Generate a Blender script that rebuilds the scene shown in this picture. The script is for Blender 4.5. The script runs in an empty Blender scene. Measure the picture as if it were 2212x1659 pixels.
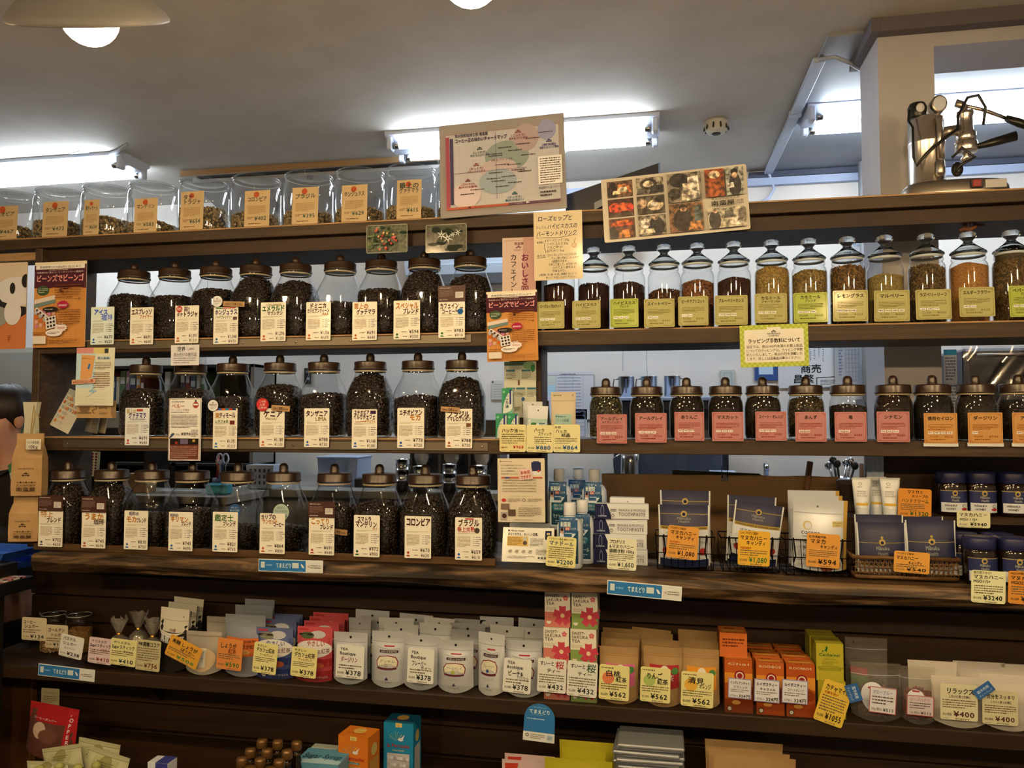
import bpy, math, random
import numpy as np
from mathutils import Vector, Matrix
random.seed(7); RS = np.random.RandomState(7)
SC = bpy.context.scene
COL = SC.collection
PI = math.pi

# ---------------------------------------------------------------- camera
F = 1661.0; YAW = math.radians(10.7); PITCH = math.atan(75.0 / F)
CAM = np.array([0.0, -2.4, 1.55])
cd = bpy.data.cameras.new('camera'); cd.sensor_width = 36; cd.lens = F / 2212 * 36
cd.clip_start = .02; cd.clip_end = 60
cam = bpy.data.objects.new('camera', cd); COL.objects.link(cam)
cam.location = CAM; cam.rotation_euler = (PI / 2 + PITCH, 0, YAW)
SC.camera = cam
_fw = np.array([-math.sin(YAW) * math.cos(PITCH), math.cos(YAW) * math.cos(PITCH), math.sin(PITCH)])
_rt = np.array([math.cos(YAW), math.sin(YAW), 0.0]); _up = np.cross(_rt, _fw)

# ---------------------------------------------------------------- world, light, exposure
w = bpy.data.worlds.new('room_air'); SC.world = w; w.use_nodes = True
w.node_tree.nodes['Background'].inputs[0].default_value = (1, .9, .78, 1)
w.node_tree.nodes['Background'].inputs[1].default_value = .03
SC.view_settings.view_transform = 'Standard'; SC.view_settings.look = 'None'
SC.view_settings.exposure = 0.97; SC.view_settings.gamma = 1; SC.view_settings.use_curve_mapping = False
cy = SC.cycles
cy.max_bounces = 10; cy.diffuse_bounces = 3; cy.glossy_bounces = 4; cy.transmission_bounces = 8
cy.transparent_max_bounces = 40; cy.caustics_reflective = False; cy.caustics_refractive = False
cy.use_denoising = True; cy.sample_clamp_indirect = 4.0; cy.use_light_tree = False
cy.use_adaptive_sampling = True; cy.adaptive_threshold = .03
WARM = (1.0, .67, .33)
LAMP_W = 7.5        # each hanging shop lamp before the shelves
LAMP_W2 = 25.0      # each shop lamp of the row behind the camera
LAMP_XY = [(-1.79, -1.144), (-1.05, -1.144), (-.31, -1.144), (.43, -1.144), (1.17, -1.144)]
LAMP_Z = 2.29
LAMP_BACK = [(-2.4, -3.1), (-1.2, -3.1), (0.0, -3.1), (1.2, -3.1), (2.4, -3.1)]     # the next row of lamps, behind the camera
TUBE_E = 27.0       # emission of the fluorescent tubes
TUBE_C = (.88, .95, 1.0)

# ---------------------------------------------------------------- picture -> place
def ray(u, v):
    return _fw + (u - 1106) / F * _rt + (829.5 - v) / F * _up
def P(u, v, Y):
    d = ray(u, v); t = (Y - CAM[1]) / d[1]; return CAM + t * d
def G(u, v, z):
    d = ray(u, v); t = (z - CAM[2]) / d[2]; return CAM + t * d
def X(u, Y, v=900):
    return P(u, v, Y)[0]

# ---------------------------------------------------------------- materials
def hx(s):
    s = s.lstrip('#'); c = [int(s[i:i + 2], 16) / 255 for i in (0, 2, 4)]
    return tuple(x / 12.92 if x <= .04045 else ((x + .055) / 1.055) ** 2.4 for x in c)
_M = {}
def newmat(key):
    m = bpy.data.materials.new(key); m.use_nodes = True; m.node_tree.nodes.clear()
    nt = m.node_tree; out = nt.nodes.new('ShaderNodeOutputMaterial')
    return m, nt, out
def bsdf(nt, out, rgb=(.5, .5, .5), rough=.6, metal=0, spec=.3, coat=0):
    b = nt.nodes.new('ShaderNodeBsdfPrincipled')
    b.inputs['Base Color'].default_value = (*rgb, 1); b.inputs['Roughness'].default_value = rough
    b.inputs['Metallic'].default_value = metal; b.inputs['Specular IOR Level'].default_value = spec
    b.inputs['Coat Weight'].default_value = coat; b.inputs['Coat Roughness'].default_value = .12
    nt.links.new(b.outputs[0], out.inputs[0]); return b
def daylit(h):
    """a colour read off under the warm shop lamps, turned back into the thing's own colour"""
    return tuple(min(.86, c * .86 / k) for c, k in zip(hx(h), (1.0, .82, .58)))
def col(h, rough=.6, metal=0, spec=.3, coat=0, raw=False):
    k = ('c', h, rough, metal, spec, coat, raw)
    if k not in _M:
        m, nt, out = newmat('paint_' + h.strip('#')); bsdf(nt, out, hx(h) if raw else daylit(h), rough, metal, spec, coat); _M[k] = m
    return _M[k]
def ink(h): return col(h, .75, 0, .1)
def paper(h): return col(h, .5, 0, .25, .25)
def plastic(h, r=.3): return col(h, r, 0, .5)
def metal(h, r=.25): return col(h, r, 1, .5, raw=True)
def noisy(key, c1, c2, scale=8, rough=.6, stretch=(1, 1, 1), bump=0, metal=0, detail=4, spec=.3, lo=.35, hi=.65, coat=0):
    if key in _M: return _M[key]
    m, nt, out = newmat(key); b = bsdf(nt, out, hx(c1), rough, metal, spec, coat)
    tc = nt.nodes.new('ShaderNodeTexCoord'); mp = nt.nodes.new('ShaderNodeMapping'); mp.inputs['Scale'].default_value = stretch
    n = nt.nodes.new('ShaderNodeTexNoise'); n.inputs['Scale'].default_value = scale; n.inputs['Detail'].default_value = detail
    r = nt.nodes.new('ShaderNodeValToRGB'); r.color_ramp.elements[0].position = lo; r.color_ramp.elements[1].position = hi
    r.color_ramp.elements[0].color = (*hx(c1), 1); r.color_ramp.elements[1].color = (*hx(c2), 1)
    L = nt.links.new
    L(tc.outputs['Object'], mp.inputs[0]); L(mp.outputs[0], n.inputs['Vector']); L(n.outputs['Fac'], r.inputs[0]); L(r.outputs[0], b.inputs['Base Color'])
    if bump:
        bp = nt.nodes.new('ShaderNodeBump'); bp.inputs['Strength'].default_value = bump; bp.inputs['Distance'].default_value = .004
        L(n.outputs['Fac'], bp.inputs['Height']); L(bp.outputs[0], b.inputs['Normal'])
    _M[key] = m; return m
def wood(key, c1, c2, c3, rough=.55, sx=1.2, sz=26, coat=0, swirl=2.5, lo=.3, hi=.72, mixf=.45):
    """grain running along X"""
    if key in _M: return _M[key]
    m, nt, out = newmat(key); b = bsdf(nt, out, hx(c1), rough, 0, .3, coat); L = nt.links.new
    tc = nt.nodes.new('ShaderNodeTexCoord'); mp = nt.nodes.new('ShaderNodeMapping'); mp.inputs['Scale'].default_value = (sx, sz * .5, sz)
    n1 = nt.nodes.new('ShaderNodeTexNoise'); n1.inputs['Scale'].default_value = 1.5; n1.inputs['Detail'].default_value = 6; n1.inputs['Distortion'].default_value = swirl * .3
    n2 = nt.nodes.new('ShaderNodeTexNoise'); n2.inputs['Scale'].default_value = 5; n2.inputs['Detail'].default_value = 8; n2.inputs['Roughness'].default_value = .7
    r = nt.nodes.new('ShaderNodeValToRGB'); e = r.color_ramp.elements
    e[0].position = lo; e[0].color = (*hx(c1), 1); e[1].position = hi; e[1].color = (*hx(c3), 1)
    k = e.new(.5); k.color = (*hx(c2), 1)
    mx = nt.nodes.new('ShaderNodeMix'); mx.data_type = 'FLOAT'; mx.inputs[0].default_value = mixf
    L(tc.outputs['Object'], mp.inputs[0]); L(mp.outputs[0], n1.inputs['Vector']); L(mp.outputs[0], n2.inputs['Vector'])
    L(n1.outputs['Fac'], mx.inputs[2]); L(n2.outputs['Fac'], mx.inputs[3]); L(mx.outputs[0], r.inputs[0]); L(r.outputs[0], b.inputs['Base Color'])
    bp = nt.nodes.new('ShaderNodeBump'); bp.inputs['Strength'].default_value = .35; bp.inputs['Distance'].default_value = .003
    L(mx.outputs[0], bp.inputs['Height']); L(bp.outputs[0], b.inputs['Normal'])
    _M[key] = m; return m
def glass(key='clear_glass', tint=(.975, .985, .98), edge=(.42, .46, .46), base=.065, rough=.01, frost=0):
    """thin-walled glass: a sheet that lets light straight through and mirrors more at grazing angles"""
    if key in _M: return _M[key]
    m, nt, out = newmat(key); L = nt.links.new; N = nt.nodes.new
    lw = N('ShaderNodeLayerWeight'); lw.inputs['Blend'].default_value = .5
    p4 = N('ShaderNodeMath'); p4.operation = 'POWER'; p4.inputs[1].default_value = 4.0; L(lw.outputs['Facing'], p4.inputs[0])
    ma = N('ShaderNodeMath'); ma.operation = 'MULTIPLY_ADD'; ma.inputs[1].default_value = .85; ma.inputs[2].default_value = base; L(p4.outputs[0], ma.inputs[0]); ma.use_clamp = True
    p5 = N('ShaderNodeMath'); p5.operation = 'POWER'; p5.inputs[1].default_value = 5.0; L(lw.outputs['Facing'], p5.inputs[0])
    mc = N('ShaderNodeMix'); mc.data_type = 'RGBA'; mc.inputs[6].default_value = (*tint, 1); mc.inputs[7].default_value = (*edge, 1); L(p5.outputs[0], mc.inputs[0])
    tr = N('ShaderNodeBsdfTransparent'); L(mc.outputs[2], tr.inputs[0])
    gl = N('ShaderNodeBsdfGlossy'); gl.inputs['Roughness'].default_value = rough
    mx = N('ShaderNodeMixShader'); L(ma.outputs[0], mx.inputs[0]); L(tr.outputs[0], mx.inputs[1]); L(gl.outputs[0], mx.inputs[2])
    last = mx
    if frost:
        df = N('ShaderNodeBsdfDiffuse'); df.inputs[0].default_value = (.8, .8, .78, 1)
        m2 = N('ShaderNodeMixShader'); m2.inputs[0].default_value = frost; L(mx.outputs[0], m2.inputs[1]); L(df.outputs[0], m2.inputs[2]); last = m2
    L(last.outputs[0], out.inputs[0]); _M[key] = m; return m
def solid_glass():
    if 'solid_glass' in _M: return _M['solid_glass']
    m, nt, out = newmat('solid_glass'); g = nt.nodes.new('ShaderNodeBsdfGlass'); g.inputs['IOR'].default_value = 1.45
    g.inputs['Color'].default_value = (.95, .97, .97, 1); g.inputs['Roughness'].default_value = .0
    nt.links.new(g.outputs[0], out.inputs[0]); _M['solid_glass'] = m; return m
def emit(key, rgb, e):
    if key in _M: return _M[key]
    m, nt, out = newmat(key); n = nt.nodes.new('ShaderNodeEmission'); n.inputs[0].default_value = (*rgb, 1); n.inputs[1].default_value = e
    nt.links.new(n.outputs[0], out.inputs[0]); _M[key] = m; return m
def grains(key, cs, rough=.5, spec=.3):
    """per-grain colour variation"""
    if key in _M: return _M[key]
    m, nt, out = newmat(key); b = bsdf(nt, out, hx(cs[0]), rough, 0, spec)
    g = nt.nodes.new('ShaderNodeNewGeometry'); r = nt.nodes.new('ShaderNodeValToRGB'); e = r.color_ramp.elements
    e[0].color = (*hx(cs[0]), 1); e[1].color = (*hx(cs[-1]), 1)
    for i, c in enumerate(cs[1:-1]):
        k = e.new((i + 1) / (len(cs) - 1)); k.color = (*hx(c), 1)
    nt.links.new(g.outputs['Random Per Island'], r.inputs[0]); nt.links.new(r.outputs[0], b.inputs['Base Color'])
    _M[key] = m; return m

# ---------------------------------------------------------------- mesh building
class MB:
    def __init__(s): s.v = []; s.f = []; s.m = []; s.s = []; s.mats = []; s.n = 0
    def mi(s, m):
        if m not in s.mats: s.mats.append(m)
        return s.mats.index(m)
    def add(s, vs, fs, m, smooth=False):
        i = s.mi(m); b = s.n; vs = [tuple(map(float, q)) for q in vs]; s.v += vs; s.n += len(vs)
        for q in fs: s.f.append(tuple(b + int(k) for k in q)); s.m.append(i); s.s.append(smooth)
        return s
    def box(s, x0, x1, y0, y1, z0, z1, m, b=0.0):
        if b <= 0:
            vs = [(x, y, z) for z in (z0, z1) for y in (y0, y1) for x in (x0, x1)]
            return s.add(vs, [(0, 2, 3, 1), (4, 5, 7, 6), (0, 1, 5, 4), (2, 6, 7, 3), (0, 4, 6, 2), (1, 3, 7, 5)], m)
        b = min(b, (x1 - x0) * .45, (y1 - y0) * .45, (z1 - z0) * .45)
        c = np.array([(x0 + x1) / 2, (y0 + y1) / 2, (z0 + z1) / 2]); h = np.array([x1 - x0, y1 - y0, z1 - z0]) / 2
        vs = []; ix = {}
        for sx in (-1, 1):
            for sy in (-1, 1):
                for sz in (-1, 1):
                    sg = np.array([sx, sy, sz])
                    for ax in range(3):
                        q = h - b; q[ax] = h[ax]; ix[(sx, sy, sz, ax)] = len(vs); vs.append(c + sg * q)
        fs = []
        for ax in range(3):
            o = [(1, 2), (2, 0), (0, 1)][ax]
            for sg in (-1, 1):
                q = []
                for a, bb in ((-1, -1), (1, -1), (1, 1), (-1, 1)):
                    k = [0, 0, 0]; k[ax] = sg; k[o[0]] = a; k[o[1]] = bb; q.append(ix[(*k, ax)])
                fs.append(q if sg > 0 else q[::-1])
        for ax in range(3):
            o = [(1, 2), (2, 0), (0, 1)][ax]
            for a in (-1, 1):
                for bb in (-1, 1):
                    k0 = [0, 0, 0]; k0[ax] = -1; k0[o[0]] = a; k0[o[1]] = bb; k1 = list(k0); k1[ax] = 1
                    q = [ix[(*k0, o[0])], ix[(*k1, o[0])], ix[(*k1, o[1])], ix[(*k0, o[1])]]
                    fs.append(q if a * bb < 0 else q[::-1])
        for sx in (-1, 1):
            for sy in (-1, 1):
                for sz in (-1, 1):
                    q = [ix[(sx, sy, sz, i)] for i in range(3)]; fs.append(q if sx * sy * sz > 0 else q[::-1])
        return s.add(vs, fs, m)
    def lathe(s, prof, m, n=28, c=(0, 0, 0), caps=True, ex=None, smooth=True, axis='z'):
        """prof: (radius, height); ex(height) -> superellipse exponent, 2 = round"""
        vs = []; fs = []; th = np.arange(n) * 2 * PI / n
        ct, st = np.cos(th), np.sin(th)
        for r, z in prof:
            e = ex(z) if ex else 2
            k = (np.abs(ct) ** e + np.abs(st) ** e) ** (-1 / e) if e != 2 else 1
            for a, bb in zip(r * ct * k, r * st * k):
                vs.append((c[0] + a, c[1] + bb, c[2] + z) if axis == 'z' else (c[0] + a, c[1] - z, c[2] + bb) if axis == 'y' else (c[0] + z, c[1] + a, c[2] + bb))
        for i in range(len(prof) - 1):
            for j in range(n):
                k = (j + 1) % n; fs.append((i * n + j, i * n + k, (i + 1) * n + k, (i + 1) * n + j))
        if caps:
            if prof[0][0] > 1e-6: fs.append(tuple(range(n))[::-1])
            if prof[-1][0] > 1e-6: fs.append(tuple((len(prof) - 1) * n + j for j in range(n)))
        return s.add(vs, fs, m, smooth)
    def tube(s, pts, r, m, n=8, caps=True):
        pts = [Vector(p) for p in pts]; vs = []; fs = []; N = len(pts)
        rs = r if isinstance(r, (list, tuple)) else [r] * N
        t0 = (pts[1] - pts[0]).normalized(); a = t0.orthogonal().normalized()
        for i, p in enumerate(pts):
            t = (pts[min(i + 1, N - 1)] - pts[max(i - 1, 0)]).normalized()
            a = (a - t * a.dot(t)).normalized(); b = t.cross(a)
            for j in range(n):
                q = 2 * PI * j / n; vs.append(p + (a * math.cos(q) + b * math.sin(q)) * rs[i])
        for i in range(N - 1):
            for j in range(n):
                k = (j + 1) % n; fs.append((i * n + j, i * n + k, (i + 1) * n + k, (i + 1) * n + j))
        if caps: fs.append(tuple(range(n))[::-1]); fs.append(tuple((N - 1) * n + j for j in range(n)))
        return s.add(vs, fs, m, True)
    def prism(s, pts, y0, y1, m, axis='y', smooth=False):
        """pts in (x,z), extruded along y (or (y,z) along x, or (x,y) along z)"""
        n = len(pts); f = {'y': lambda a, b, t: (a, t, b), 'x': lambda a, b, t: (t, a, b), 'z': lambda a, b, t: (a, b, t)}[axis]
        vs = [f(a, b, y0) for a, b in pts] + [f(a, b, y1) for a, b in pts]
        fs = [tuple(range(n)), tuple(range(n, 2 * n))[::-1]] + [((i + 1) % n, i, n + i, n + (i + 1) % n) for i in range(n)]
        if axis == 'z': fs = [q[::-1] for q in fs]
        return s.add(vs, fs, m, smooth)
    def grid(s, fn, nu, nv, m, smooth=True):
        vs = [fn(i / nu, j / nv) for j in range(nv + 1) for i in range(nu + 1)]
        fs = [(j * (nu + 1) + i, j * (nu + 1) + i + 1, (j + 1) * (nu + 1) + i + 1, (j + 1) * (nu + 1) + i) for j in range(nv) for i in range(nu)]
        return s.add(vs, fs, m, smooth)
    def ellipsoid(s, c, r, m, n=14, k=8):
        pr = [(math.sin(PI * i / k), -math.cos(PI * i / k)) for i in range(k + 1)]
        vs = []; fs = []
        for a, b in pr:
            for j in range(n):
                q = 2 * PI * j / n; vs.append((c[0] + r[0] * a * math.cos(q), c[1] + r[1] * a * math.sin(q), c[2] + r[2] * b))
        for i in range(k):
            for j in range(n):
                t = (j + 1) % n; fs.append((i * n + j, i * n + t, (i + 1) * n + t, (i + 1) * n + j))
        return s.add(vs, fs, m, True)
    def mesh(s, name):
        me = bpy.data.meshes.new(name); me.from_pydata(s.v, [], s.f)
        for m in s.mats: me.materials.append(m)
        if s.f:
            me.polygons.foreach_set('material_index', s.m); me.polygons.foreach_set('use_smooth', s.s)
        me.update(); return me
    def build(s, name, parent=None, loc=None, rot=None):
        return obj(name, s.mesh(name), parent, loc, rot)
def obj(name, me, parent=None, loc=None, rot=None):
    o = bpy.data.objects.new(name, me); COL.objects.link(o)
    if parent is not None: o.parent = parent
    if loc is not None: o.location = loc
    if rot is not None: o.rotation_euler = rot
    return o
def tag(o, label=None, cat=None, group=None, kind=None):
    if label: o['label'] = label
    if cat: o['category'] = cat
    if group: o['group'] = group
    if kind: o['kind'] = kind
    return o
def thing(name, label, cat, loc=(0, 0, 0), rz=0, group=None, rot=None):
    o = obj(name, None, None, loc, rot or (0, 0, rz)); o.empty_display_size = .05
    return tag(o, label, cat, group)
def struct(name, mb, label=None):
    o = mb.build(name); o['kind'] = 'structure'
    if label: o['label'] = label; o['category'] = name.split('_')[0]
    return o
def rrect(w, h, r, n=4, cx=0, cz=0):
    r = min(r, w / 2 - 1e-5, h / 2 - 1e-5); pts = []
    for sx, sz, a0 in ((1, 1, 0), (-1, 1, 90), (-1, -1, 180), (1, -1, 270)):
        for i in range(n + 1):
            a = math.radians(a0 + 90 * i / n); pts.append((cx + sx * (w / 2 - r) + r * math.cos(a), cz + sz * (h / 2 - r) + r * math.sin(a)))
    return pts

# ---------------------------------------------------------------- print: flat lettering and marks laid on a surface
_G = {}
def glyph(ch, bold):
    k = (ch, bold)
    if k in _G: return _G[k]
    c = bpy.data.curves.new('g', 'FONT'); c.body = ch; c.size = 1; c.resolution_u = 2
    o = bpy.data.objects.new('g', c)
    m = bpy.data.meshes.new_from_object(o)
    m.calc_loop_triangles()
    V = np.array([(v.co.x, v.co.y) for v in m.vertices]) if len(m.vertices) else np.zeros((0, 2))
    T = [tuple(t.vertices) for t in m.loop_triangles]
    if ord(ch) < 880 and len(V): adv = V[:, 0].max() + .07 if not ch.isdigit() else .56
    else: adv = .3 if ch == ' ' else 1.0
    bpy.data.objects.remove(o); bpy.data.curves.remove(c); bpy.data.meshes.remove(m)
    if bold > 0 and len(V):       # a heavier stroke: the same letter laid down again a hair aside
        b = min(bold, .022 if ord(ch) >= 0x4E00 else .05) * .8; n = len(V)
        V = np.concatenate([V + np.array(q) for q in ((-b, -b * .4), (b, b * .4), (-b * .3, b), (b * .3, -b))]); T = [tuple(i + n * j for i in t) for j in range(4) for t in T]
    _G[k] = (V, T, adv); return _G[k]
class Print:
    """x, y run 0..1 over the printed area (y up); fn(x, y, d) gives the point d metres proud of it"""
    def __init__(s, W, H, fn, mb=None, seed=0, step=.00025, curved=False):
        s.curved = curved
        s.W, s.H, s.fn, s.mb, s.d, s.st, s.r = W, H, fn, mb or MB(), .0003, step, random.Random(seed)
    def rect(s, x0, y0, x1, y1, c, n=1, m=1, up=True):
        if up: s.d += s.st
        vs = [s.fn(x0 + (x1 - x0) * i / n, y0 + (y1 - y0) * j / m, s.d) for j in range(m + 1) for i in range(n + 1)]
        fs = [(j * (n + 1) + i, j * (n + 1) + i + 1, (j + 1) * (n + 1) + i + 1, (j + 1) * (n + 1) + i) for j in range(m) for i in range(n)]
        s.mb.add(vs, fs, c if not isinstance(c, str) else ink(c), n + m > 2); return s
    def poly(s, pts, c, up=True):
        if up: s.d += s.st
        if s.curved:          # rings towards the middle, so that the patch follows a bulged face
            n = len(pts); cx = sum(a for a, b in pts) / n; cy_ = sum(b for a, b in pts) / n; vs = []; fs = []
            for k in range(4):
                t = 1 - k / 4; vs += [s.fn(cx + (a - cx) * t, cy_ + (b - cy_) * t, s.d) for a, b in pts]
                fs += [((k - 1) * n + i, (k - 1) * n + (i + 1) % n, k * n + (i + 1) % n, k * n + i) for i in range(n)] if k else []
            vs.append(s.fn(cx, cy_, s.d)); fs += [(3 * n + i, 3 * n + (i + 1) % n, 4 * n) for i in range(n)]
            s.mb.add(vs, fs, c if not isinstance(c, str) else ink(c)); return s
        s.mb.add([s.fn(a, b, s.d) for a, b in pts], [tuple(range(len(pts)))], c if not isinstance(c, str) else ink(c)); return s
    def ell(s, cx, cy, r, c, ry=None, n=18, up=True, a0=0, a1=360):
        """r as a share of the width"""
        ry = r if ry is None else ry; k = s.W / s.H
        full = a1 - a0 >= 360
        pts = [(cx + r * math.cos(math.radians(a0 + (a1 - a0) * i / n)), cy + ry * k * math.sin(math.radians(a0 + (a1 - a0) * i / n))) for i in range(n if full else n + 1)]
        return s.poly(pts, c, up)
    def frame(s, x0, y0, x1, y1, t, c):
        tx, ty = t, t * s.W / s.H
        s.d += s.st
        for q in ((x0, y0, x1, y0 + ty), (x0, y1 - ty, x1, y1), (x0, y0 + ty, x0 + tx, y1 - ty), (x1 - tx, y0 + ty, x1, y1 - ty)): s.rect(*q, c, up=False)
        return s
    def line(s, pts, t, c):
        s.d += s.st * .2; k = s.W / s.H
        for (a, b), (e, f) in zip(pts, pts[1:]):
            dx, dy = (e - a), (f - b) / k; L = math.hypot(dx, dy) or 1e-6; nx, ny = -dy / L * t / 2, dx / L * t / 2 * k
            s.poly([(a - nx, b - ny), (e - nx, f - ny), (e + nx, f + ny), (a + nx, b + ny)][::1], c, up=False)
        return s
    def text(s, t, x, y, h, c, w=None, al='l', jit=0, bold=0.0, vert=False, slant=0):
        """h: em height as a share of the print's height; w: stretch to this width; y is the baseline"""
        k = s.H / s.W; c = ink(c) if isinstance(c, str) else c
        gl = [glyph(q, bold) for q in t]; d = s.d + s.st * 1.2; i = s.mb.mi(c)
        if vert:
            for n, (V, T, adv) in enumerate(gl):
                if not len(V): continue
                nv = max(1, len(V) // 4) if bold > 0 else 10 ** 9
                vs = [s.fn(x + (a - .5) * h * k * (w or 1), y - (n + 1) * h + b * h, d + 4e-5 * (j // nv)) for j, (a, b) in enumerate(V)]; s.mb.add(vs, T, c)
            return s
        tot = sum(g[2] for g in gl) * h * k
        sx = (w / tot) if w else 1.0
        if not w: x = x - (tot / 2 if al == 'c' else tot if al == 'r' else 0)
        px = 0.0
        for V, T, adv in gl:
            if len(V):
                a = s.r.uniform(-jit, jit); sc = 1 + s.r.uniform(-jit, jit) * .8; oy = s.r.uniform(-jit, jit) * .35
                ca, sa = math.cos(a), math.sin(a); Q = V - np.array([adv / 2, .35])
                Q = np.stack([Q[:, 0] * ca - Q[:, 1] * sa, Q[:, 0] * sa + Q[:, 1] * ca], 1) * sc + np.array([adv / 2, .35 + oy])
                nv = max(1, len(V) // 4) if bold > 0 else 10 ** 9
                vs = [s.fn(x + (px + p + q * slant) * h * k * sx, y + q * h, d + 4e-5 * (j // nv)) for j, (p, q) in enumerate(Q)]; s.mb.add(vs, T, c)
            px += adv
        return s
    def lines(s, x0, y0, x1, y1, n, c, fill=.55, last=.7, gap=.12):
        """rows of marks for print too small to read"""
        c = ink(c) if isinstance(c, str) else c; d = s.d + s.st * 1.1; lh = (y1 - y0) / n; ch = lh * fill
        cw = ch * s.H / s.W
        for j in range(n):
            y = y1 - lh * (j + .5); x = x0; xe = x0 + (x1 - x0) * (1 if j < n - 1 else last)
            while x < xe - cw * .5:
                wd = cw * s.r.uniform(.55, 1.9); e = min(x + wd, xe); hh = ch * s.r.uniform(.28, .5)
                s.mb.add([s.fn(x, y - hh, d), s.fn(e, y - hh, d), s.fn(e, y + hh, d), s.fn(x, y + hh, d)], [(0, 1, 2, 3)], c)
                x = e + cw * s.r.uniform(.12, .45)
        return s
def flat(W, H, y=0.0):
    return lambda x, z, d: ((x - .5) * W, y - d, (z - .5) * H)

def sheet(name, label, cat, W, H, loc, base, draw=None, rot=(0, 0, 0), r=.004, group=None, th=.0012, seed=0, back=None, bend=0.0):
    """a paper card or poster: sheet + its lettering"""
    base = paper(base) if isinstance(base, str) else base
    def bf(x, z, d):
        x = min(1.0, max(0.0, x)); z = min(1.0, max(0.0, z)); t = ((x - .5) * 2) ** 2
        return ((x - .5) * W, bend * t - d, (z - .5) * H)
    mb = MB()
    if bend:
        mb.grid(lambda a, b: bf(a, b, 0), 8, 1, base); mb.grid(lambda a, b: bf(1 - a, b, -th), 8, 1, base)
    else:
        mb.prism(rrect(W, H, r), 0, th, base)
    o = mb.build(name, None, loc, rot); tag(o, label, cat, group)
    if draw:
        pr = Print(W, H, bf, seed=seed); draw(pr)
        if pr.mb.f: pr.mb.build('lettering', o)
    return o
def psheet(name, label, cat, u0, v0, u1, v1, Y, base, draw=None, **k):
    uc, vc = (u0 + u1) / 2, (v0 + v1) / 2; p = P(uc, vc, Y)
    W = P(u1, vc, Y)[0] - P(u0, vc, Y)[0]; H = P(uc, v0, Y)[2] - P(uc, v1, Y)[2]
    W = k.pop('w', W); H = k.pop('h', H)
    return sheet(name, label, cat, W, H, tuple(p), base, draw, **k)
# ================================================================ setting
CEIL = 2.9; WALLY = 1.92
ZT, Z2, Z3, ZC, ZL = 2.209, 1.830, 1.487, 1.093, .692     # top faces: top shelf, shelf two, shelf three, counter, lower shelf
EPS = .0007                                              # things rest this far above a board
CTY = -.12                                               # counter front
m_ceil = noisy('ceiling_paper', '#bdbbb6', '#b3b1ac', 5, .75, bump=.12)
m_ceil2 = noisy('ceiling_panel', '#8b919c', '#7f8692', 4, .6, bump=.2)
m_wall = noisy('white_plaster', '#d8d8d6', '#d0d1d0', 3, .7, bump=.05)
m_cream = noisy('cream_plaster', '#b4b5bd', '#abacb4', 4, .7)
m_trim = col('#6b5d53', .6)
m_dark = wood('dark_stained_wood', '#1c120b', '#2b1c11', '#3a2818')
m_shelf = wood('brown_shelf_wood', '#261d15', '#382c20', '#4c3e2d', sx=1.6, sz=40)
m_edge = wood('pale_board_edge', '#8a7050', '#9a7f5c', '#755d40', sx=3, sz=60)
m_counter = wood('live_edge_wood', '#150e08', '#3d2f20', '#6e5a42', .5, 1.6, 14, .0, 7, .40, .60, .25)
m_strip = metal('#6d675c', .5)
m_floor = wood('floor_boards', '#3b2a1c', '#4a3726', '#584332')
def slab(name, x0, x1, y0, y1, z0, z1, m, label=None):
    return struct(name, MB().box(x0, x1, y0, y1, z0, z1, m), label)
slab('floor', -5, 3.6, -4.6, WALLY, -.05, 0, m_floor)
slab('ceiling', -5, 3.6, -4.6, WALLY + .1, CEIL, CEIL + .05, m_ceil)
slab('wall_back', -5, 3.6, WALLY, WALLY + .1, 0, CEIL, m_wall)
slab('wall_left', -5.1, -5, -4.6, WALLY, 0, CEIL, m_cream)
slab('wall_right', 3.6, 3.7, -4.6, WALLY, 0, CEIL, m_cream)
slab('wall_front', -5, 3.6, -4.7, -4.6, 0, CEIL, m_cream)
# bluish papered ceiling field between the trunking and the right wall
slab('ceiling_field', .60, 3.59, .40, WALLY - .001, CEIL - .012, CEIL, m_ceil2)
# pillar and beam beside the grinder corner
px0, px1, pY = X(1913, .36), X(2037, .36), .36
slab('pillar', px0, px1, pY, pY + .23, 0, CEIL - .012, m_cream, 'cream square pillar behind the top shelf')
bz = P(2040, 97, pY)[2]
slab('beam', px1, 3.59, pY + .004, pY + .23, bz, CEIL - .012, m_cream, 'cream ceiling beam running from the pillar to the right')
tz = P(1915, 68, pY - .04)[2]
slab('trim_1', px0 - .0005, 3.59, pY - .045, pY - .001, tz, CEIL, m_trim)
slab('trim_2', px0 - .03, px0 - .001, pY - .045, pY + .26, tz, CEIL, m_trim)
# dark strip and pale rail where wall and ceiling meet
q = P(1650, 372, WALLY)[2]; q2 = P(1650, 386, WALLY)[2]
slab('trim_3', .5, 3.59, WALLY - .03, WALLY - .001, q2, CEIL - .013, col('#4c4d52', .6))
slab('trim_4', -.6, 3.59, WALLY - .035, WALLY - .001, q2 - .045, q2 - .005, col('#b9bcc0', .5))
# wall joints and a hairline crack in the plaster
mb = MB()
for u, va, vb in ((450, 560, 1000), (1345, 520, 800), (1397, 730, 1000)):
    p0 = P(u, va, WALLY); p1 = P(u, vb, WALLY)
    mb.tube([(p0[0] + random.uniform(-.004, .004), WALLY - .0005, p0[2] + (p1[2] - p0[2]) * i / 12) for i in range(13)], .0012, col('#8d8f92'), 4)
mb.build('wall_joint')['kind'] = 'structure'

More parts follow.
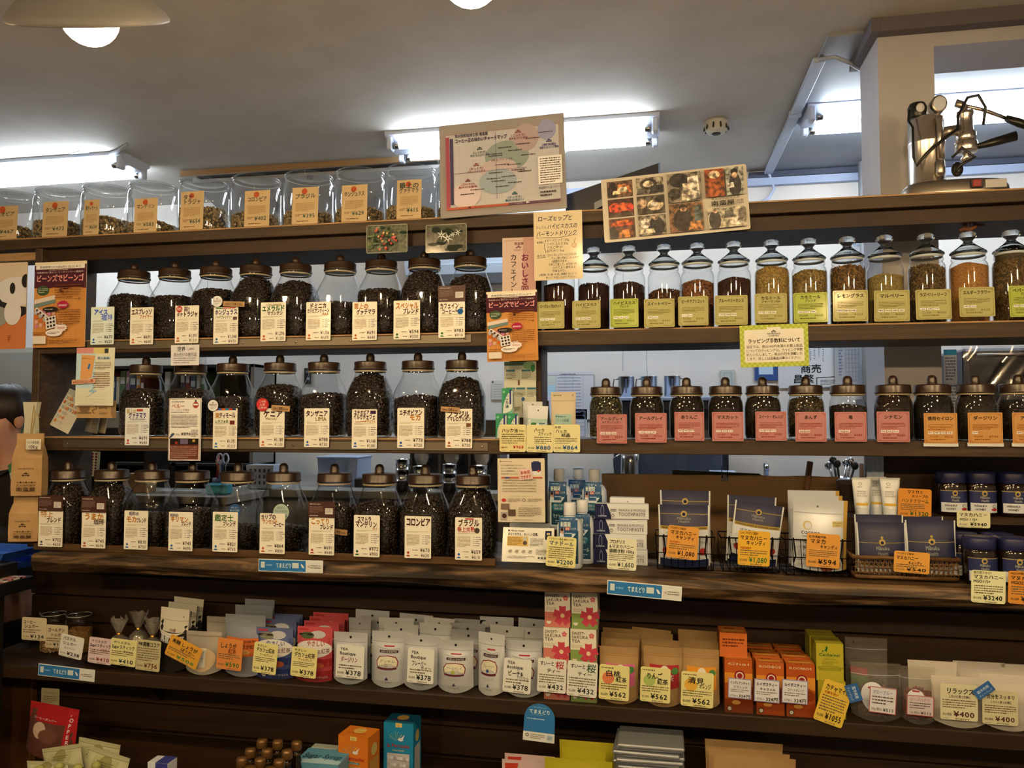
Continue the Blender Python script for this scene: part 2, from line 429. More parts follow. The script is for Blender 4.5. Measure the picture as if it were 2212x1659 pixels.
# curtain box on the ceiling behind the canisters
r = thing('curtain_box', 'pale wooden curtain box along the ceiling between the two tube lights', 'curtain box', (-1.9, 1.35, CEIL))
MB().box(-.65, 1.0, -.02, .0, -.028, 0, m_edge).build('front_rail', r)
MB().box(-.6, 1.0, .0, .10, -.012, 0, col('#15120f')).build('slot', r)
MB().prism([(.10, 0), (.56, 0), (.56, -.16), (.52, -.16), (.10, -.03)], -.65, 1.0, col('#a69a86', .6), 'x').build('sloped_panel', r)
for k in (-.25, .35): MB().box(k, k + .004, .3, .52, -.158, -.10, col('#6b6355')).build('panel_joint', r)

# trunking on the ceiling, with its loose cable
r = thing('cable_trunking', 'white plastic cable trunking running front to back across the ceiling', 'trunking', (.6, .55, CEIL - .012))
MB().box(-.022, .022, 0, 1.33, -.02, -.0005, plastic('#b8b6b0', .5), .003).build('channel', r)
MB().box(-.026, .026, .5, .53, -.023, -.0005, plastic('#c3c1ba', .5)).build('joint_cover', r)
MB().tube([(0, .0, -.01), (.05, -.02, -.015), (.10, .0, -.03), (.16, .06, -.035), (.19, .10, -.03)], .008, plastic('#a8a49a')).build('cable', r)
MB().tube([(0, 1.33, -.01), (.01, 1.345, -.03), (.03, 1.34, -.10), (.0, 1.33, -.15), (-.04, 1.33, -.17)], .008, plastic('#c3c3c3')).build('cable', r)

# twin fluorescent fittings
m_tube = emit('tube_light', TUBE_C, TUBE_E); m_fit = plastic('#c9c6be', .45)
def fitting(xc, label, ln=1.27):
    r = thing('fluorescent_light', label, 'ceiling light', (xc, 1.10, CEIL), group='twin tube lights on the ceiling')
    MB().prism([(-.115, -.018), (-.05, -.055), (.05, -.055), (.115, -.018), (.115, 0), (-.115, 0)], -ln / 2, ln / 2, m_fit, 'x').build('housing', r)
    for s in (-1, 1):
        MB().lathe([(.0158, -ln / 2 + .045), (.0158, ln / 2 - .045)], m_tube, 14, (0, s * .085, -.062), axis='x').build('tube', r)
        for e in (-1, 1):
            k = MB(); k.box(e * (ln / 2 - .02) - .014, e * (ln / 2 - .02) + .014, s * .085 - .022, s * .085 + .022, -.085, -.02, m_fit, .006)
            k.lathe([(.0165, -.014), (.0165, .014)], metal('#999999'), 12, (e * (ln / 2 - .05), s * .085, -.062), axis='x'); k.build('socket', r)
    return r
fitting(-.615, 'twin fluorescent tube light behind the taste chart board')
fitting(-2.647 - .635, 'twin fluorescent tube light at the left above the canisters')
fitting(.640 + .635, 'twin fluorescent tube light behind the lever espresso machine')
# paper tag and flaking strip on the ceiling by the left light
q = G(170, 331, CEIL)
tag(MB().box(-.06, .06, -.02, .02, -.002, 0, col('#d8dcd0')).build('ceiling_sticker', None, (q[0], q[1], CEIL - .001), (0, 0, -.35)), 'small white sticker on the ceiling by the left tube light', 'sticker')
q = G(222, 328, CEIL)
tag(MB().tube([(-.16, 0, -.004), (-.05, .02, -.012), (.1, .03, -.01), (.22, .02, -.004)], [.004, .011, .011, .004], col('#c9c9c2'), 6).build('ceiling_moulding_strip', None, (q[0], q[1], CEIL), (0, 0, -.5)), 'short loose strip of white moulding on the ceiling', 'moulding')

# smoke detector
q = G(1547, 262, CEIL)
r = thing('smoke_detector', 'round cream smoke detector on the ceiling', 'smoke detector', (q[0], q[1], CEIL))
MB().lathe([(.052, 0), (.056, -.008), (.054, -.02), (.046, -.045), (.036, -.056), (0, -.058)], plastic('#cbb994', .5), 24).build('body', r)
for i in range(10):
    a = i * 2 * PI / 10; k = MB(); k.box(-.004, .004, -.004, .004, -.013, .013, col('#3a3226'), .002)
    k.build('vent_slot', r, (.051 * math.cos(a), .051 * math.sin(a), -.031), (0, -.33 * math.cos(a), 0))
MB().lathe([(.02, -.057), (.02, -.0595), (0, -.0597)], col('#2a2620'), 16).build('sensor_cap', r)

# clip-on shop lamps hung in a row in front of the shelves
rr = ray(170, 45); rr = rr / np.linalg.norm(rr); rx = np.cross(rr, (0, 0, 1)); rx /= np.linalg.norm(rx); ru = np.cross(rx, rr)
nrm = Vector(.24 * rx - .955 * ru + .07 * rr).normalized()
lamp_rot = Vector((0, 0, -1)).rotation_difference(nrm).to_euler()
m_bulb = emit('lamp_bulb', WARM, LAMP_W * 12); m_bulb2 = emit('lamp_bulb_rear', WARM, LAMP_W2 * 12); m_shade = col('#8f8371', .45, 0, .4)
def lamp(x, y, label, rot=lamp_rot, mb_=m_bulb):
    r = thing('shop_lamp', label, 'lamp', (x, y, LAMP_Z), group='shop lamps hung in a row before the shelves', rot=rot)
    MB().ellipsoid((0, 0, .020), (.052, .052, .052), mb_, 20, 12).build('bulb', r)
    MB().lathe([(.14, .012), (.142, .016), (.135, .028), (.10, .062), (.055, .085), (.028, .095), (.026, .14), (0, .142)], m_shade, 40, caps=False).build('shade', r)
    MB().lathe([(.018, .04), (.018, .09)], col('#d8d2c4'), 16).build('lamp_holder', r)
    up = r.matrix_basis.to_3x3().inverted() @ Vector((0, 0, 1))
    top = Vector((0, 0, .14)); MB().tube([top, top + up * (CEIL - LAMP_Z - .125)], .005, col('#4a4138')).build('cord', r)
    return r
LL = ['shop lamp out past the left end of the shelves', 'shop lamp with a glowing round bulb above the canisters',
      'shop lamp above the taste chart with only its bulb showing', 'shop lamp above the photo collage and out of sight', 'shop lamp above the espresso machine and out of sight']
for (x, y), l in zip(LAMP_XY, LL): lamp(x, y, l)
for (x, y), l in zip(LAMP_BACK, ('first', 'second', 'third', 'fourth', 'fifth')): lamp(x, y, 'shop lamp behind the camera, %s from the left, out of sight' % l, (0, 0, 0), m_bulb2)

# ================================================================ shelving
XL = X(81, 0); XLo = X(66, 0); XR = 1.5
u = thing('shelving_unit', 'dark wooden shelving unit standing on the counter, open at the back', 'shelves', (0, 0, 0))
def board(name, x0, x1, y0, y1, z0, z1, m, edge=True):
    z1 -= EPS
    b = MB().box(x0, x1, y0, y1, z0, z1 - (.004 if edge else 0), m, .002).build(name, u)
    if edge: MB().box(x0, x1, y0, y1, z1 - .0045, z1, m_edge).build('pale_edge', b)
    return b
board('top_board', -3.3, XR, 0, .27, ZT - .040, ZT, m_shelf)
MB().box(XLo, XR, .03, .26, ZT - .085, ZT - .0405, m_dark).build('top_rail', u)
cx0, cx1 = X(1087, 0), X(1160, 0)
board('shelf_board', XL, cx1 - .0005, 0, .24, Z2 - .047, Z2, m_shelf)
board('shelf_board', cx1, XR, 0, .24, Z2 - .050, Z2, m_shelf)
board('shelf_board', XL, cx1 - .0005, 0, .24, Z3 - .050, Z3, m_shelf)
board('shelf_board', cx1, XR, 0, .24, Z3 - .046, Z3, m_shelf, False)
MB().box(XLo, XL, 0, .28, ZC, ZT - .041, m_shelf, .002).build('end_panel', u)
MB().box(cx0, cx1, .10, .239, ZC, ZT - .041, m_dark, .002).build('centre_post', u)
MB().box(X(1905, .24), XR, .245, .265, ZC, Z3 - .046, m_dark).build('back_panel', u)
def rail(ua, ub, z0, z1):
    xa, xb = X(ua, 0), X(ub, 0); s = MB().box(xa, xb, -.004, 0, z0, z1, m_strip, .001).build('metal_strip', u)
    for i in range(8):
        t = xa + .02 + (xb - xa - .04) * i / 7
        MB().lathe([(.004, 0), (.004, .0012), (.002, .0018), (0, .0018)], metal('#8a857a', .35), 12, (t, -.004, (z0 + z1) / 2), axis='y').build('screw', s)
rail(185, 1018, Z2 - .036, Z2 - .008); rail(138, 1055, Z3 - .040, Z3 - .012)

# ---------------------------------------------------------------- counter with a live edge
xa, xb = X(76, CTY), 1.6
c = thing('counter_top', 'thick dark wooden counter top with a wavy live edge', 'counter', (0, 0, 0))
mb = MB(); n = 160
def wob(x, k): return .010 * math.sin(x * 3.1 + k) + .006 * math.sin(x * 7.7 + 2 * k) + .003 * math.sin(x * 19 + k)
ring = []
for i in range(n + 1):
    x = xa + (xb - xa) * i / n; f = CTY + wob(x, 1) * .6; zb = ZC - .058 + wob(x, 4) * .55
    ring.append([(x, .42, ZC - EPS), (x, f + .012, ZC - EPS), (x, f + .002, ZC - .006), (x, f - .004 + wob(x, 9) * .3, ZC - .028), (x, f + .008, zb + .006), (x, f + .022, zb), (x, .42, zb)])
vs = [p for q in ring for p in q]; fs = []
for i in range(n):
    for j in range(6): fs.append((i * 7 + j, (i + 1) * 7 + j, (i + 1) * 7 + j + 1, i * 7 + j + 1))
fs = [q[::-1] for q in fs]; fs.append(tuple(range(7))); fs.append(tuple(n * 7 + j for j in range(7))[::-1])
mb.add(vs, fs, m_counter, False); mb.build('slab', c)
xs0, xs1 = X(84, -.035), X(1072, -.035)
MB().box(xs0, xs1, -.045, -.03, ZC - EPS, ZC + .022, wood('lip_wood', '#3a2a1a', '#4c3822', '#5e482f'), .002).build('front_lip', c)
# plank-clad front below the counter
r = struct('wall_counter_front', MB().box(X(72, .21, 1300), xb, .22, .26, 0, ZC - .06, col('#0d0805')))
z = .02; k = 0
while z < ZC - .075:
    h = [.098, .086, .105, .092][k % 4]; h = min(h, ZC - .068 - z)
    MB().box(X(72, .21, 1300), xb, .20 - .004 * (k % 2), .222, z, z + h - .006, m_dark, .003).build('plank', r); z += h; k += 1
# lower shelf and lowest tier
u2 = thing('lower_shelf', 'long dark shelf below the counter holding tea and sugar packs', 'shelf')
MB().box(X(-60, -.05), 1.6, -.05, .194, ZL - .045, ZL - EPS, wood('low_shelf_wood', '#1d140c', '#2a1e13', '#38291a'), .003).build('board', u2)
for uu in (262, 900, 1500): 
    x = X(uu, 0, 1520); MB().prism([(.05, ZL - .045), (.194, ZL - .045), (.194, ZL - .17), (.17, ZL - .17)], x, x + .03, m_dark, 'x').build('bracket', u2)
ZB = .395
u3 = thing('bottom_tier', 'dark wooden tier at the bottom of the counter front', 'shelf')
MB().box(X(32, -.2, 1640), 1.6, -.26, .194, ZB - .03, ZB - EPS, m_dark, .003).build('board', u3)
for x in (-2.1, -.4, 1.3): MB().box(x, x + .03, -.2, .19, 0, ZB - .03, m_dark).build('support', u3)
# ================================================================ jars
GL = glass()
m_lid = col('#2c1e13', .33, 0, .7, raw=True); m_gask = plastic('#a58f68', .5)
m_bean = grains('roasted_beans', ['#120a06', '#1d110a', '#2a190f', '#170d08'], .38, .5)
m_green = grains('green_beans', ['#6f6146', '#8d7d5b', '#a39270', '#5e5139'], .6)
_el = None
def unit_grain(kind):
    if kind == 'bean':
        n = 6; V = [(0, 0, -1)]
        for z in (-.5, .5):
            for j in range(n): a = 2 * PI * j / n; V.append((.87 * math.cos(a), .87 * math.sin(a), z))
        V.append((0, 0, 1)); T = []
        for j in range(n):
            k = (j + 1) % n; T += [(0, 1 + k, 1 + j), (1 + j, 1 + k, 7 + k), (1 + j, 7 + k, 7 + j), (7 + j, 7 + k, 13)]
        return np.array(V, float), np.array(T)
    if kind == 'leaf':      # a crumpled sliver
        V = np.array([(-1, -.6, 0), (1, -.4, .3), (.9, .7, -.2), (-.8, .5, .4), (0, 0, .9)], float)
        return V, np.array([(0, 1, 4), (1, 2, 4), (2, 3, 4), (3, 0, 4), (0, 2, 1), (0, 3, 2)])
def rotm(n, rs):
    q = rs.normal(size=(n, 4)); q /= np.linalg.norm(q, axis=1)[:, None]; a, b, c, d = q.T
    return np.stack([np.stack([1 - 2 * (c * c + d * d), 2 * (b * c - a * d), 2 * (b * d + a * c)], 1), np.stack([2 * (b * c + a * d), 1 - 2 * (b * b + d * d), 2 * (c * d - a * b)], 1), np.stack([2 * (b * d - a * c), 2 * (c * d + a * b), 1 - 2 * (b * b + c * c)], 1)], 1)
_F = {}
def fillmesh(key, prof, ex, level, mound, kind, size, mat, core, dens=1.0, seed=3):
    """grains heaped in a jar: a core body with real grains along the wall and over the top"""
    if key in _F: return _F[key]
    rs = np.random.RandomState(seed); pz = np.array([p[1] for p in prof]); pr = np.array([p[0] for p in prof])
    Rf = lambda z: np.interp(z, pz, pr)
    def rad(th, z):
        e = np.array([ex(q) for q in np.atleast_1d(z)]) if ex else 2.0
        return Rf(z) * (np.abs(np.cos(th)) ** e + np.abs(np.sin(th)) ** e) ** (-1 / e)
    z0 = pz[0] + max(size) * 1.3
    tilt = rs.uniform(-.05, .05)
    def top(th, t):      # height of heap at share t of the radius
        return level - mound * t ** 2 + tilt * t * np.cos(th) * Rf(level) + .003 * np.sin(3 * th + 1) * t
    s = np.array(size); U, T = unit_grain(kind)
    area = 2 * PI * Rf(level * .5) * (level - z0) * 1.12; nw = int(area / (s[0] * s[1] * 2.9) * dens)
    th = rs.uniform(0, 2 * PI, nw); zz = z0 + rs.uniform(0, 1, nw) * (np.maximum(top(th, 1.0), z0 + .004) - z0)
    R = rad(th, zz) - s[2] * 1.0
    pw = np.stack([R * np.cos(th), R * np.sin(th), zz], 1)
    nt = int(PI * Rf(level) ** 2 / (s[0] * s[1] * 2.9) * dens * 1.2); t = np.sqrt(rs.uniform(0, 1, nt)); th2 = rs.uniform(0, 2 * PI, nt)
    zt = top(th2, t); R2 = (rad(th2, zt) - s[2] * 1.6) * t
    pt = np.stack([R2 * np.cos(th2), R2 * np.sin(th2), zt + rs.uniform(-.3, .5, nt) * s[2]], 1)
    pos = np.concatenate([pw, pt]); n = len(pos)
    sc = rs.uniform(.8, 1.15, (n, 1)) * s[None, :]
    # wall grains lie flat against the glass, top grains lie any way
    M = rotm(n, rs)
    a = rs.uniform(0, PI, nw); er = np.stack([np.cos(th), np.sin(th), 0 * th], 1); et = np.stack([-np.sin(th), np.cos(th), 0 * th], 1); ez = np.array([0, 0, 1.0])[None]
    A = et * np.cos(a)[:, None] + ez * np.sin(a)[:, None]; B = -et * np.sin(a)[:, None] + ez * np.cos(a)[:, None]
    M[:nw] = np.stack([A, B, er], 2)
    W = np.einsum('nij,nkj->nki', M, U[None] * sc[:, None, :]) + pos[:, None, :]
    V = W.reshape(-1, 3); FT = (T[None] + (np.arange(n) * len(U))[:, None, None]).reshape(-1, 3)
    # core
    m = 24; tc = np.arange(m) * 2 * PI / m; zs = np.linspace(0, 1, 7); CV = []; 
    for q in zs:
        zc = z0 + q * (top(tc, 1.0) - .002 - z0); rc = rad(tc, zc) - s[2] * 1.25
        CV.append(np.stack([rc * np.cos(tc), rc * np.sin(tc), zc], 1))
    for q in (.66, .33):
        zc = top(tc, q) - .003; rc = (rad(tc, zc) - s[2]) * q; CV.append(np.stack([rc * np.cos(tc), rc * np.sin(tc), zc], 1))
    CV = np.concatenate(CV + [np.array([[0, 0, top(0, 0) - .003]])]); k = 9; CF = []
    for i in range(k - 1):
        for j in range(m): CF.append((i * m + j, i * m + (j + 1) % m, (i + 1) * m + (j + 1) % m, (i + 1) * m + j))
    for j in range(m): CF.append(((k - 1) * m + j, (k - 1) * m + (j + 1) % m, k * m))
    b = len(V); me = bpy.data.meshes.new('fill')
    me.from_pydata(np.concatenate([V, CV]).tolist(), [], FT.tolist() + [tuple(b + q for q in f) for f in CF])
    me.materials.append(mat); me.materials.append(core)
    ids = np.zeros(len(FT) + len(CF), np.int32); ids[len(FT):] = 1; me.polygons.foreach_set('material_index', ids)
    if kind == 'bean': me.polygons.foreach_set('use_smooth', [True] * len(ids))
    me.update(); _F[key] = me; return me

# ---- big bean jar
def big_prof(s):
    return [(r * s, z * s) for r, z in [(.0, .0), (.058, .0), (.068, .004), (.0745, .016), (.0755, .05), (.0755, .135), (.0735, .15), (.067, .172), (.058, .196), (.0525, .212), (.0505, .22), (.0505, .228)]]
def big_ex(s): return lambda z: 2.0 + 1.3 * max(0.0, min(1.0, (.2 * s - z) / (.06 * s)))
def lid_mesh(R, h, kr, kh, name='lid'):
    m = MB(); m.lathe([(R * .93, 0), (R * 1.03, .0), (R * 1.035, .0035), (R, .006), (R, h - .004), (R * .975, h - .001), (R * .93, h), (R * .4, h + .001), (0, h + .001)], m_lid, 36); return m.mesh(name)
def knob_mesh(kr, kh):
    m = MB(); m.lathe([(kr * 1.12, 0), (kr * 1.1, .002), (kr * .96, .004), (kr * 1.0, kh * .45), (kr * .92, kh * .7), (kr * .65, kh * .91), (kr * .3, kh * .985), (0, kh)], m_lid, 20); return m.mesh('knob')
_J = {}
def bean_jar(x, z, s, level, label, group, y=.085, rz=0.0):
    if ('b', s) not in _J:
        g = MB(); g.lathe(big_prof(s), GL, 44, ex=big_ex(s), caps=False)
        g.lathe([(.0505 * s, .228 * s), (.047 * s, .229 * s), (.047 * s, .222 * s)], GL, 44, caps=False)
        q = MB(); q.lathe([(.0525 * s, 0), (.0535 * s, .002), (.0525 * s, .005), (.049 * s, .005)], m_gask, 36, caps=False)
        _J['b', s] = (g.mesh('glass_body'), lid_mesh(.0545 * s, .028 * s, 0, 0), knob_mesh(.0148 * s, .029 * s), q.mesh('gasket'))
    g, l, k, q = _J['b', s]
    r = thing('bean_jar', label, 'jar', (x, y, z), rz, group)
    obj('glass_body', g, r); o = obj('lid', l, r, (0, 0, .2285 * s)); obj('knob', k, o, (0, 0, .029 * s)); obj('gasket', q, r, (0, 0, .2205 * s))
    lv = round(level, 2)
    inner = [(p - .003, h) for p, h in big_prof(s) if p > 0]
    me = fillmesh(('b', s, lv), inner, big_ex(s), lv, .012 if lv < .2 else .02, 'bean', (.0058, .0042, .0031), m_bean, col('#0c0704'), seed=int(lv * 1000))
    tag(obj('coffee_beans', me, r), kind='stuff'); return r
FULL = {0: 'nearly empty', 1: 'under half full', 2: 'half full', 3: 'well filled', 4: 'full to the neck'}
def lvw(l): return FULL[0 if l < .1 else 1 if l < .135 else 2 if l < .17 else 3 if l < .205 else 4]
R2J = [(290, .17, 'iced coffee and espresso cards'), (378, .16, 'toraja card'), (467, .18, 'honduras card'), (553, .22, 'emerald mountain card'), (639, .20, 'emerald mountain card, lighter lid'),
       (735, .12, 'dominica card'), (824, .16, 'red lettered guatemala card'), (917, .22, 'special blend card'), (1016, .20, 'caffeine free card')]
R2L = ['espresso card, first from the end panel', 'toraja card under the flyer clip', 'honduras card with round white sticker', 'honduras card but full to the neck', 'green lettered emerald mountain card', 'dominica card', 'cloud guatemala card', 'special blend card', 'decaf card with brown header']
for (uu, lv, _), l in zip(R2J, R2L):
    bean_jar(X(uu, .085, 590), Z2, 1.0, lv, 'brown-lidded bean jar, upper row, behind the %s' % l, 'bean jars on the second shelf', rz=random.uniform(-.08, .08))
R3J = [(316, .165), (412, .165), (503, .14), (605, .185), (700, .15), (800, .22), (903, .135), (998, .20)]
R3L = ['pale guatemala card', 'tall peru sheet', 'east timor card', 'kenya card with red sticker', 'tanzania card', 'yirgacheffe card', 'mocha card with orange letters', 'amarelo bourbon card']
for (uu, lv), l in zip(R3J, R3L):
    bean_jar(X(uu, .085, 800), Z3, 1.0, lv, 'brown-lidded bean jar, middle row, %s, behind the %s' % (lvw(lv), l), 'bean jars on the third shelf', rz=random.uniform(-.08, .08))
R4J = [(160, .22), (242, .22), (329, .12), (416, .14), (515, .09), (613, .09), (723, .17), (820, .18), (919, .20), (1022, .23)]
R4L = ['tokujo blend card', 'umaka coffee card', 'showa mocha card', 'showa kilimanjaro card', 'green lettered connoisseur card', 'caribbean sunset card', 'kotteri blend card', 'sumatra mandheling card', 'colombia card', 'tree-ripened brazil card']
for (uu, lv), l in zip(R4J, R4L):
    bean_jar(X(uu, .085, 1020), ZC, 1.06, lv, 'brown-lidded bean jar on the counter, %s, behind the %s' % (lvw(lv), l), 'bean jars on the counter', y=.055 if uu == 160 else .085, rz=random.uniform(-.08, .08))

# ---- herb jars with a glass knob stopper
HP = [(.0, 0), (.045, 0), (.0505, .004), (.0515, .02), (.0515, .165), (.0495, .176), (.0445, .184), (.043, .188)]
g = MB(); g.lathe(HP, GL, 36, caps=False); g.lathe([(.043, .188), (.046, .190), (.046, .196), (.0435, .198)], GL, 36, caps=False)
herb_glass = g.mesh('glass_body')
g = MB(); g.lathe([(.042, .199), (.0445, .200), (.0445, .2055), (.042, .2065)], plastic('#b9b8a8', .4), 36, caps=False); herb_gasket = g.mesh('gasket')
g = MB(); g.lathe([(.040, .2068), (.0490, .2085), (.0495, .2115), (.046, .2155), (.032, .2255), (.019, .236), (.0128, .2424), (0, .2424), (0, .2395), (.010, .2385), (.028, .2215), (.038, .2115), (.040, .2068)], solid_glass(), 36, caps=False); herb_lid = g.mesh('lid')
g = MB(); g.lathe([(0, .2425), (.0122, .2425), (.0120, .246), (.0150, .2505), (.0215, .2555), (.0242, .2615), (.0225, .2680), (.0165, .2730), (.008, .2755), (0, .2760)], solid_glass(), 28); herb_knob = g.mesh('knob')
HJ = [(1208, .16, ('#2b110d', '#3d1a14', '#1d0b09'), 'rosehip', .0024), (1283, .155, ('#1e0f0d', '#2c1613', '#3a1c17'), 'hibiscus flower', .005), (1359, .155, ('#1f120f', '#2d1a15', '#45291f'), 'hibiscus blend', .0045),
      (1435, .13, ('#27150f', '#3b2115', '#6b4a24'), 'sweet berry', .005), (1507, .155, ('#4d2c1d', '#7b5233', '#92683f', '#3a2016'), 'peach apricot', .004), (1586, .16, ('#261411', '#38201b', '#4a2a23'), 'blueberry cassis', .0038),
      (1668, .19, ('#7b6538', '#9b824a', '#b49a5c', '#5d4c2a'), 'german chamomile', .0035), (1749, .175, ('#5f4f2e', '#8a7547', '#a38c56', '#493a20'), 'chamomile blend', .0042), (1832, .185, ('#4c3a22', '#6d5533', '#84683f', '#3a2c1a'), 'glared lemongrass', .0065),
      (1913, .155, ('#6e6238', '#8a7b48', '#a2935a'), 'mulberry', .0022), (2003, .18, ('#3e3220', '#5b4a2f', '#73603e'), 'raspberry leaf', .006), (2094, .18, ('#8a5f30', '#a87a42', '#b98c52'), 'elder flower', .002), (2188, .22, ('#463822', '#5e4c2f', '#74603c'), 'peppermint', .0055)]
for uu, lv, cs, nm, sz in HJ:
    r = thing('herb_jar', 'clear knob-stoppered glass jar of %s behind its square card' % nm, 'jar', (X(uu, .075, 650), .075, Z2), random.uniform(0, 6), 'herb jars on the second shelf')
    obj('glass_body', herb_glass, r); obj('gasket', herb_gasket, r); o = obj('lid', herb_lid, r); obj('knob', herb_knob, o)
    me = fillmesh(('h', nm), [(p - .002, h) for p, h in HP if p > 0], None, lv, .012, 'leaf', (sz, sz * .55, sz * .3), grains('herb_' + nm.replace(' ', '_'), cs, .8), col(cs[0], .9), dens=1.25, seed=len(nm) * 7 + uu)
    tag(obj('dried_herbs', me, r), kind='stuff')
q = X(2094, .075, 500)
r = thing('root_figure', 'small knotted brown root lying on the elder flower jar stopper', 'root', (q, .075, Z2 + .2745))
MB().tube([(-.026, 0, .004), (-.014, .004, .010), (.0, 0, .007), (.012, -.003, .012), (.024, .002, .024), (.038, 0, .021), (.045, 0, .03)], [.005, .008, .0075, .006, .0075, .006, .003], noisy('root_bark', '#4a2d1c', '#6b452c', 60, .8), 8).build('root', r)
MB().tube([(-.006, 0, .010), (-.012, 0, .022), (-.018, 0, .032)], [.006, .005, .0025], noisy('root_bark', '', ''), 8).build('twig', r)

# ---- tea jars with brown caps
TP = [(.0, 0), (.044, 0), (.050, .004), (.0525, .014), (.053, .10), (.0515, .113), (.048, .124), (.0455, .131), (.0455, .138)]
g = MB(); g.lathe(TP, GL, 36, ex=lambda z: 2.0 + .6 * max(0, min(1, (.12 - z) / .03)), caps=False); tea_glass = g.mesh('glass_body')
tea_lid = lid_mesh(.0495, .026, 0, 0); tea_knob = knob_mesh(.0142, .0275)
g = MB(); g.lathe([(.0475, .133), (.0485, .135), (.0475, .138), (.044, .138)], m_gask, 32, caps=False); tea_gasket = g.mesh('gasket')
BLK = ('#14100b', '#1f1812', '#2a2017'); 
TJ = [(1309, .135, ('#1c1a12', '#2b2a1c', '#4a4a33', '#7b7556'), 'manhattan earl grey', 'coral', .0052), (1397, .135, BLK, 'earl grey', 'coral', .003), (1483, .135, BLK, 'red apple', 'coral', .003), (1567, .135, BLK, 'muscat', 'coral', .003),
      (1647, .132, ('#15120c', '#241c12', '#3a2d1a'), 'sweet orange', 'coral', .003), (1740, .128, ('#221c12', '#3d3320', '#5a4c30'), 'apricot', 'coral', .0065), (1831, .105, BLK, 'strawberry', 'coral', .0035), (1929, .135, ('#1d150e', '#2b2016', '#382a1c'), 'cinnamon', 'coral', .0028),
      (2014, .135, ('#181410', '#241d16'), 'ceylon', 'orange', .0028), (2107, .135, ('#1a1610', '#292117', '#362b1d'), 'darjeeling', 'orange', .0028), (2200, .11, BLK, 'assam', 'orange', .0035)]
for uu, lv, cs, nm, cc, sz in TJ:
    r = thing('tea_jar', 'squat brown-capped glass jar of %s tea behind its %s card' % (nm, cc), 'jar', (X(uu, .08, 860), .08, Z3), random.uniform(-.1, .1), 'tea jars on the third shelf')
    obj('glass_body', tea_glass, r); obj('gasket', tea_gasket, r); o = obj('lid', tea_lid, r, (0, 0, .1385)); obj('knob', tea_knob, o, (0, 0, .027))
    me = fillmesh(('t', nm), [(p - .002, h) for p, h in TP if p > 0], lambda z: 2.0 + .6 * max(0, min(1, (.12 - z) / .03)), lv, .008, 'leaf', (sz, sz * .45, sz * .35), grains('tea_' + nm.replace(' ', '_'), cs, .8), col(cs[0], .9), dens=1.25, seed=uu)
    tag(obj('tea_leaves', me, r), kind='stuff')

# ---- wide canisters of green beans on the top shelf
CP = [(.0, 0), (.078, 0), (.085, .004), (.0875, .014), (.0875, .150), (.085, .164), (.079, .174), (.0775, .178)]
g = MB(); g.lathe(CP, GL, 40, caps=False); g.lathe([(.0775, .178), (.081, .180), (.081, .184), (.078, .186)], GL, 40, caps=False); can_glass = g.mesh('glass_body')
g = MB(); g.lathe([(.074, .186), (.083, .186), (.0845, .189), (.083, .193), (.070, .196), (.066, .1945), (.03, .194), (0, .194)], GL, 40, caps=False); can_lid = g.mesh('lid')
CJ = [(30, .06, 'ethiopia', '¥467'), (129, .075, 'tanzania'), (232, .075, 'east timor'), (332, .05, 'mandheling'), (441, .09, 'toraja'), (554, .06, 'colombia'), (667, .055, 'brazil'), (778, .06, 'honduras'), (888, .055, 'supreme guatemala'), (1000, .075, '')]
for i, c_ in enumerate(CJ):
    uu, lv, nm = c_[:3]
    lb = 'wide clear glass canister of green coffee beans behind the kraft %s tag' % nm if nm else 'wide clear glass canister of green beans half hidden by the taste chart'
    r = thing('glass_canister', lb, 'canister', (X(uu, .1, 450), .1, ZT), random.uniform(0, 6), 'green bean canisters on the top shelf')
    obj('glass_body', can_glass, r); obj('lid', can_lid, r)
    me = fillmesh(('c', lv), [(p - .003, h) for p, h in CP if p > 0], None, lv, .004, 'bean', (.0055, .0042, .0032), m_green, col('#4a3f2c', .8), seed=int(lv * 1000))
    tag(obj('green_coffee_beans', me, r), kind='stuff')
# ================================================================ price cards on the shelves
BR, OR_, GR, BL, RD, DK = '#3a1a14', '#b5701c', '#2f5d24', '#23498f', '#a81f1c', '#241a14'
CARDY = -.0105
def coffee_draw(lines, p1, p2, logo='#b5561c', extra=None):
    def d(p):
        for t, x0, y, h, w, c in lines: p.text(t, x0, y, h * 1.08, c, w=w, jit=.10, bold=.05)
        p.lines(.10, .605, .90, .645, 2, '#9a9a58', last=.5)
        p.lines(.08, .30, .57, .565, 9, '#a58f68', .6)
        for i, k in enumerate((4, 5, 3, 4, 3)):
            y = .535 - i * .048; p.rect(.66, y, .74, y + .008, '#4a3a2c', up=False)
            p.lines(.77, y - .012, .77 + .045 * k, y + .020, 1, '#3d3040', last=1)
        p.lines(.30, .175, .60, .215, 1, '#6b5a48'); p.lines(.36, .055, .60, .09, 1, '#6b5a48')
        p.text('¥' + p1, .60, .155, .125, '#33251d', w=.36, bold=.02); p.text('¥' + p2, .62, .035, .11, '#4a3b31', w=.32, bold=.014)
        p.ell(.14, .13, .045, logo, up=True, n=12); p.poly([(.06, .04), (.22, .04), (.18, .075), (.10, .075)], logo)
        if extra: extra(p)
    return d
CC = 0
def coffee(u0, v0, u1, v1, label, lines, p1, p2, base='#efe0bd', logo='#b5561c', header=None, extra=None, row=''):
    global CC; CC += 1; CARDY = -.0105 if v1 < 1000 else -.056
    o = psheet('price_card', label, 'price card', u0, v0, u1, v1, CARDY, base, coffee_draw(lines, p1, p2, logo, extra), group='coffee price cards', seed=CC, r=.003)
    if header:
        psheet('header_card', header, 'header card', u0 - 1, v0 - 33, u1 + 1, v0 + 1, CARDY - .0035, '#432419', HDR, group='brown header cards', seed=CC, r=.001)
    return o
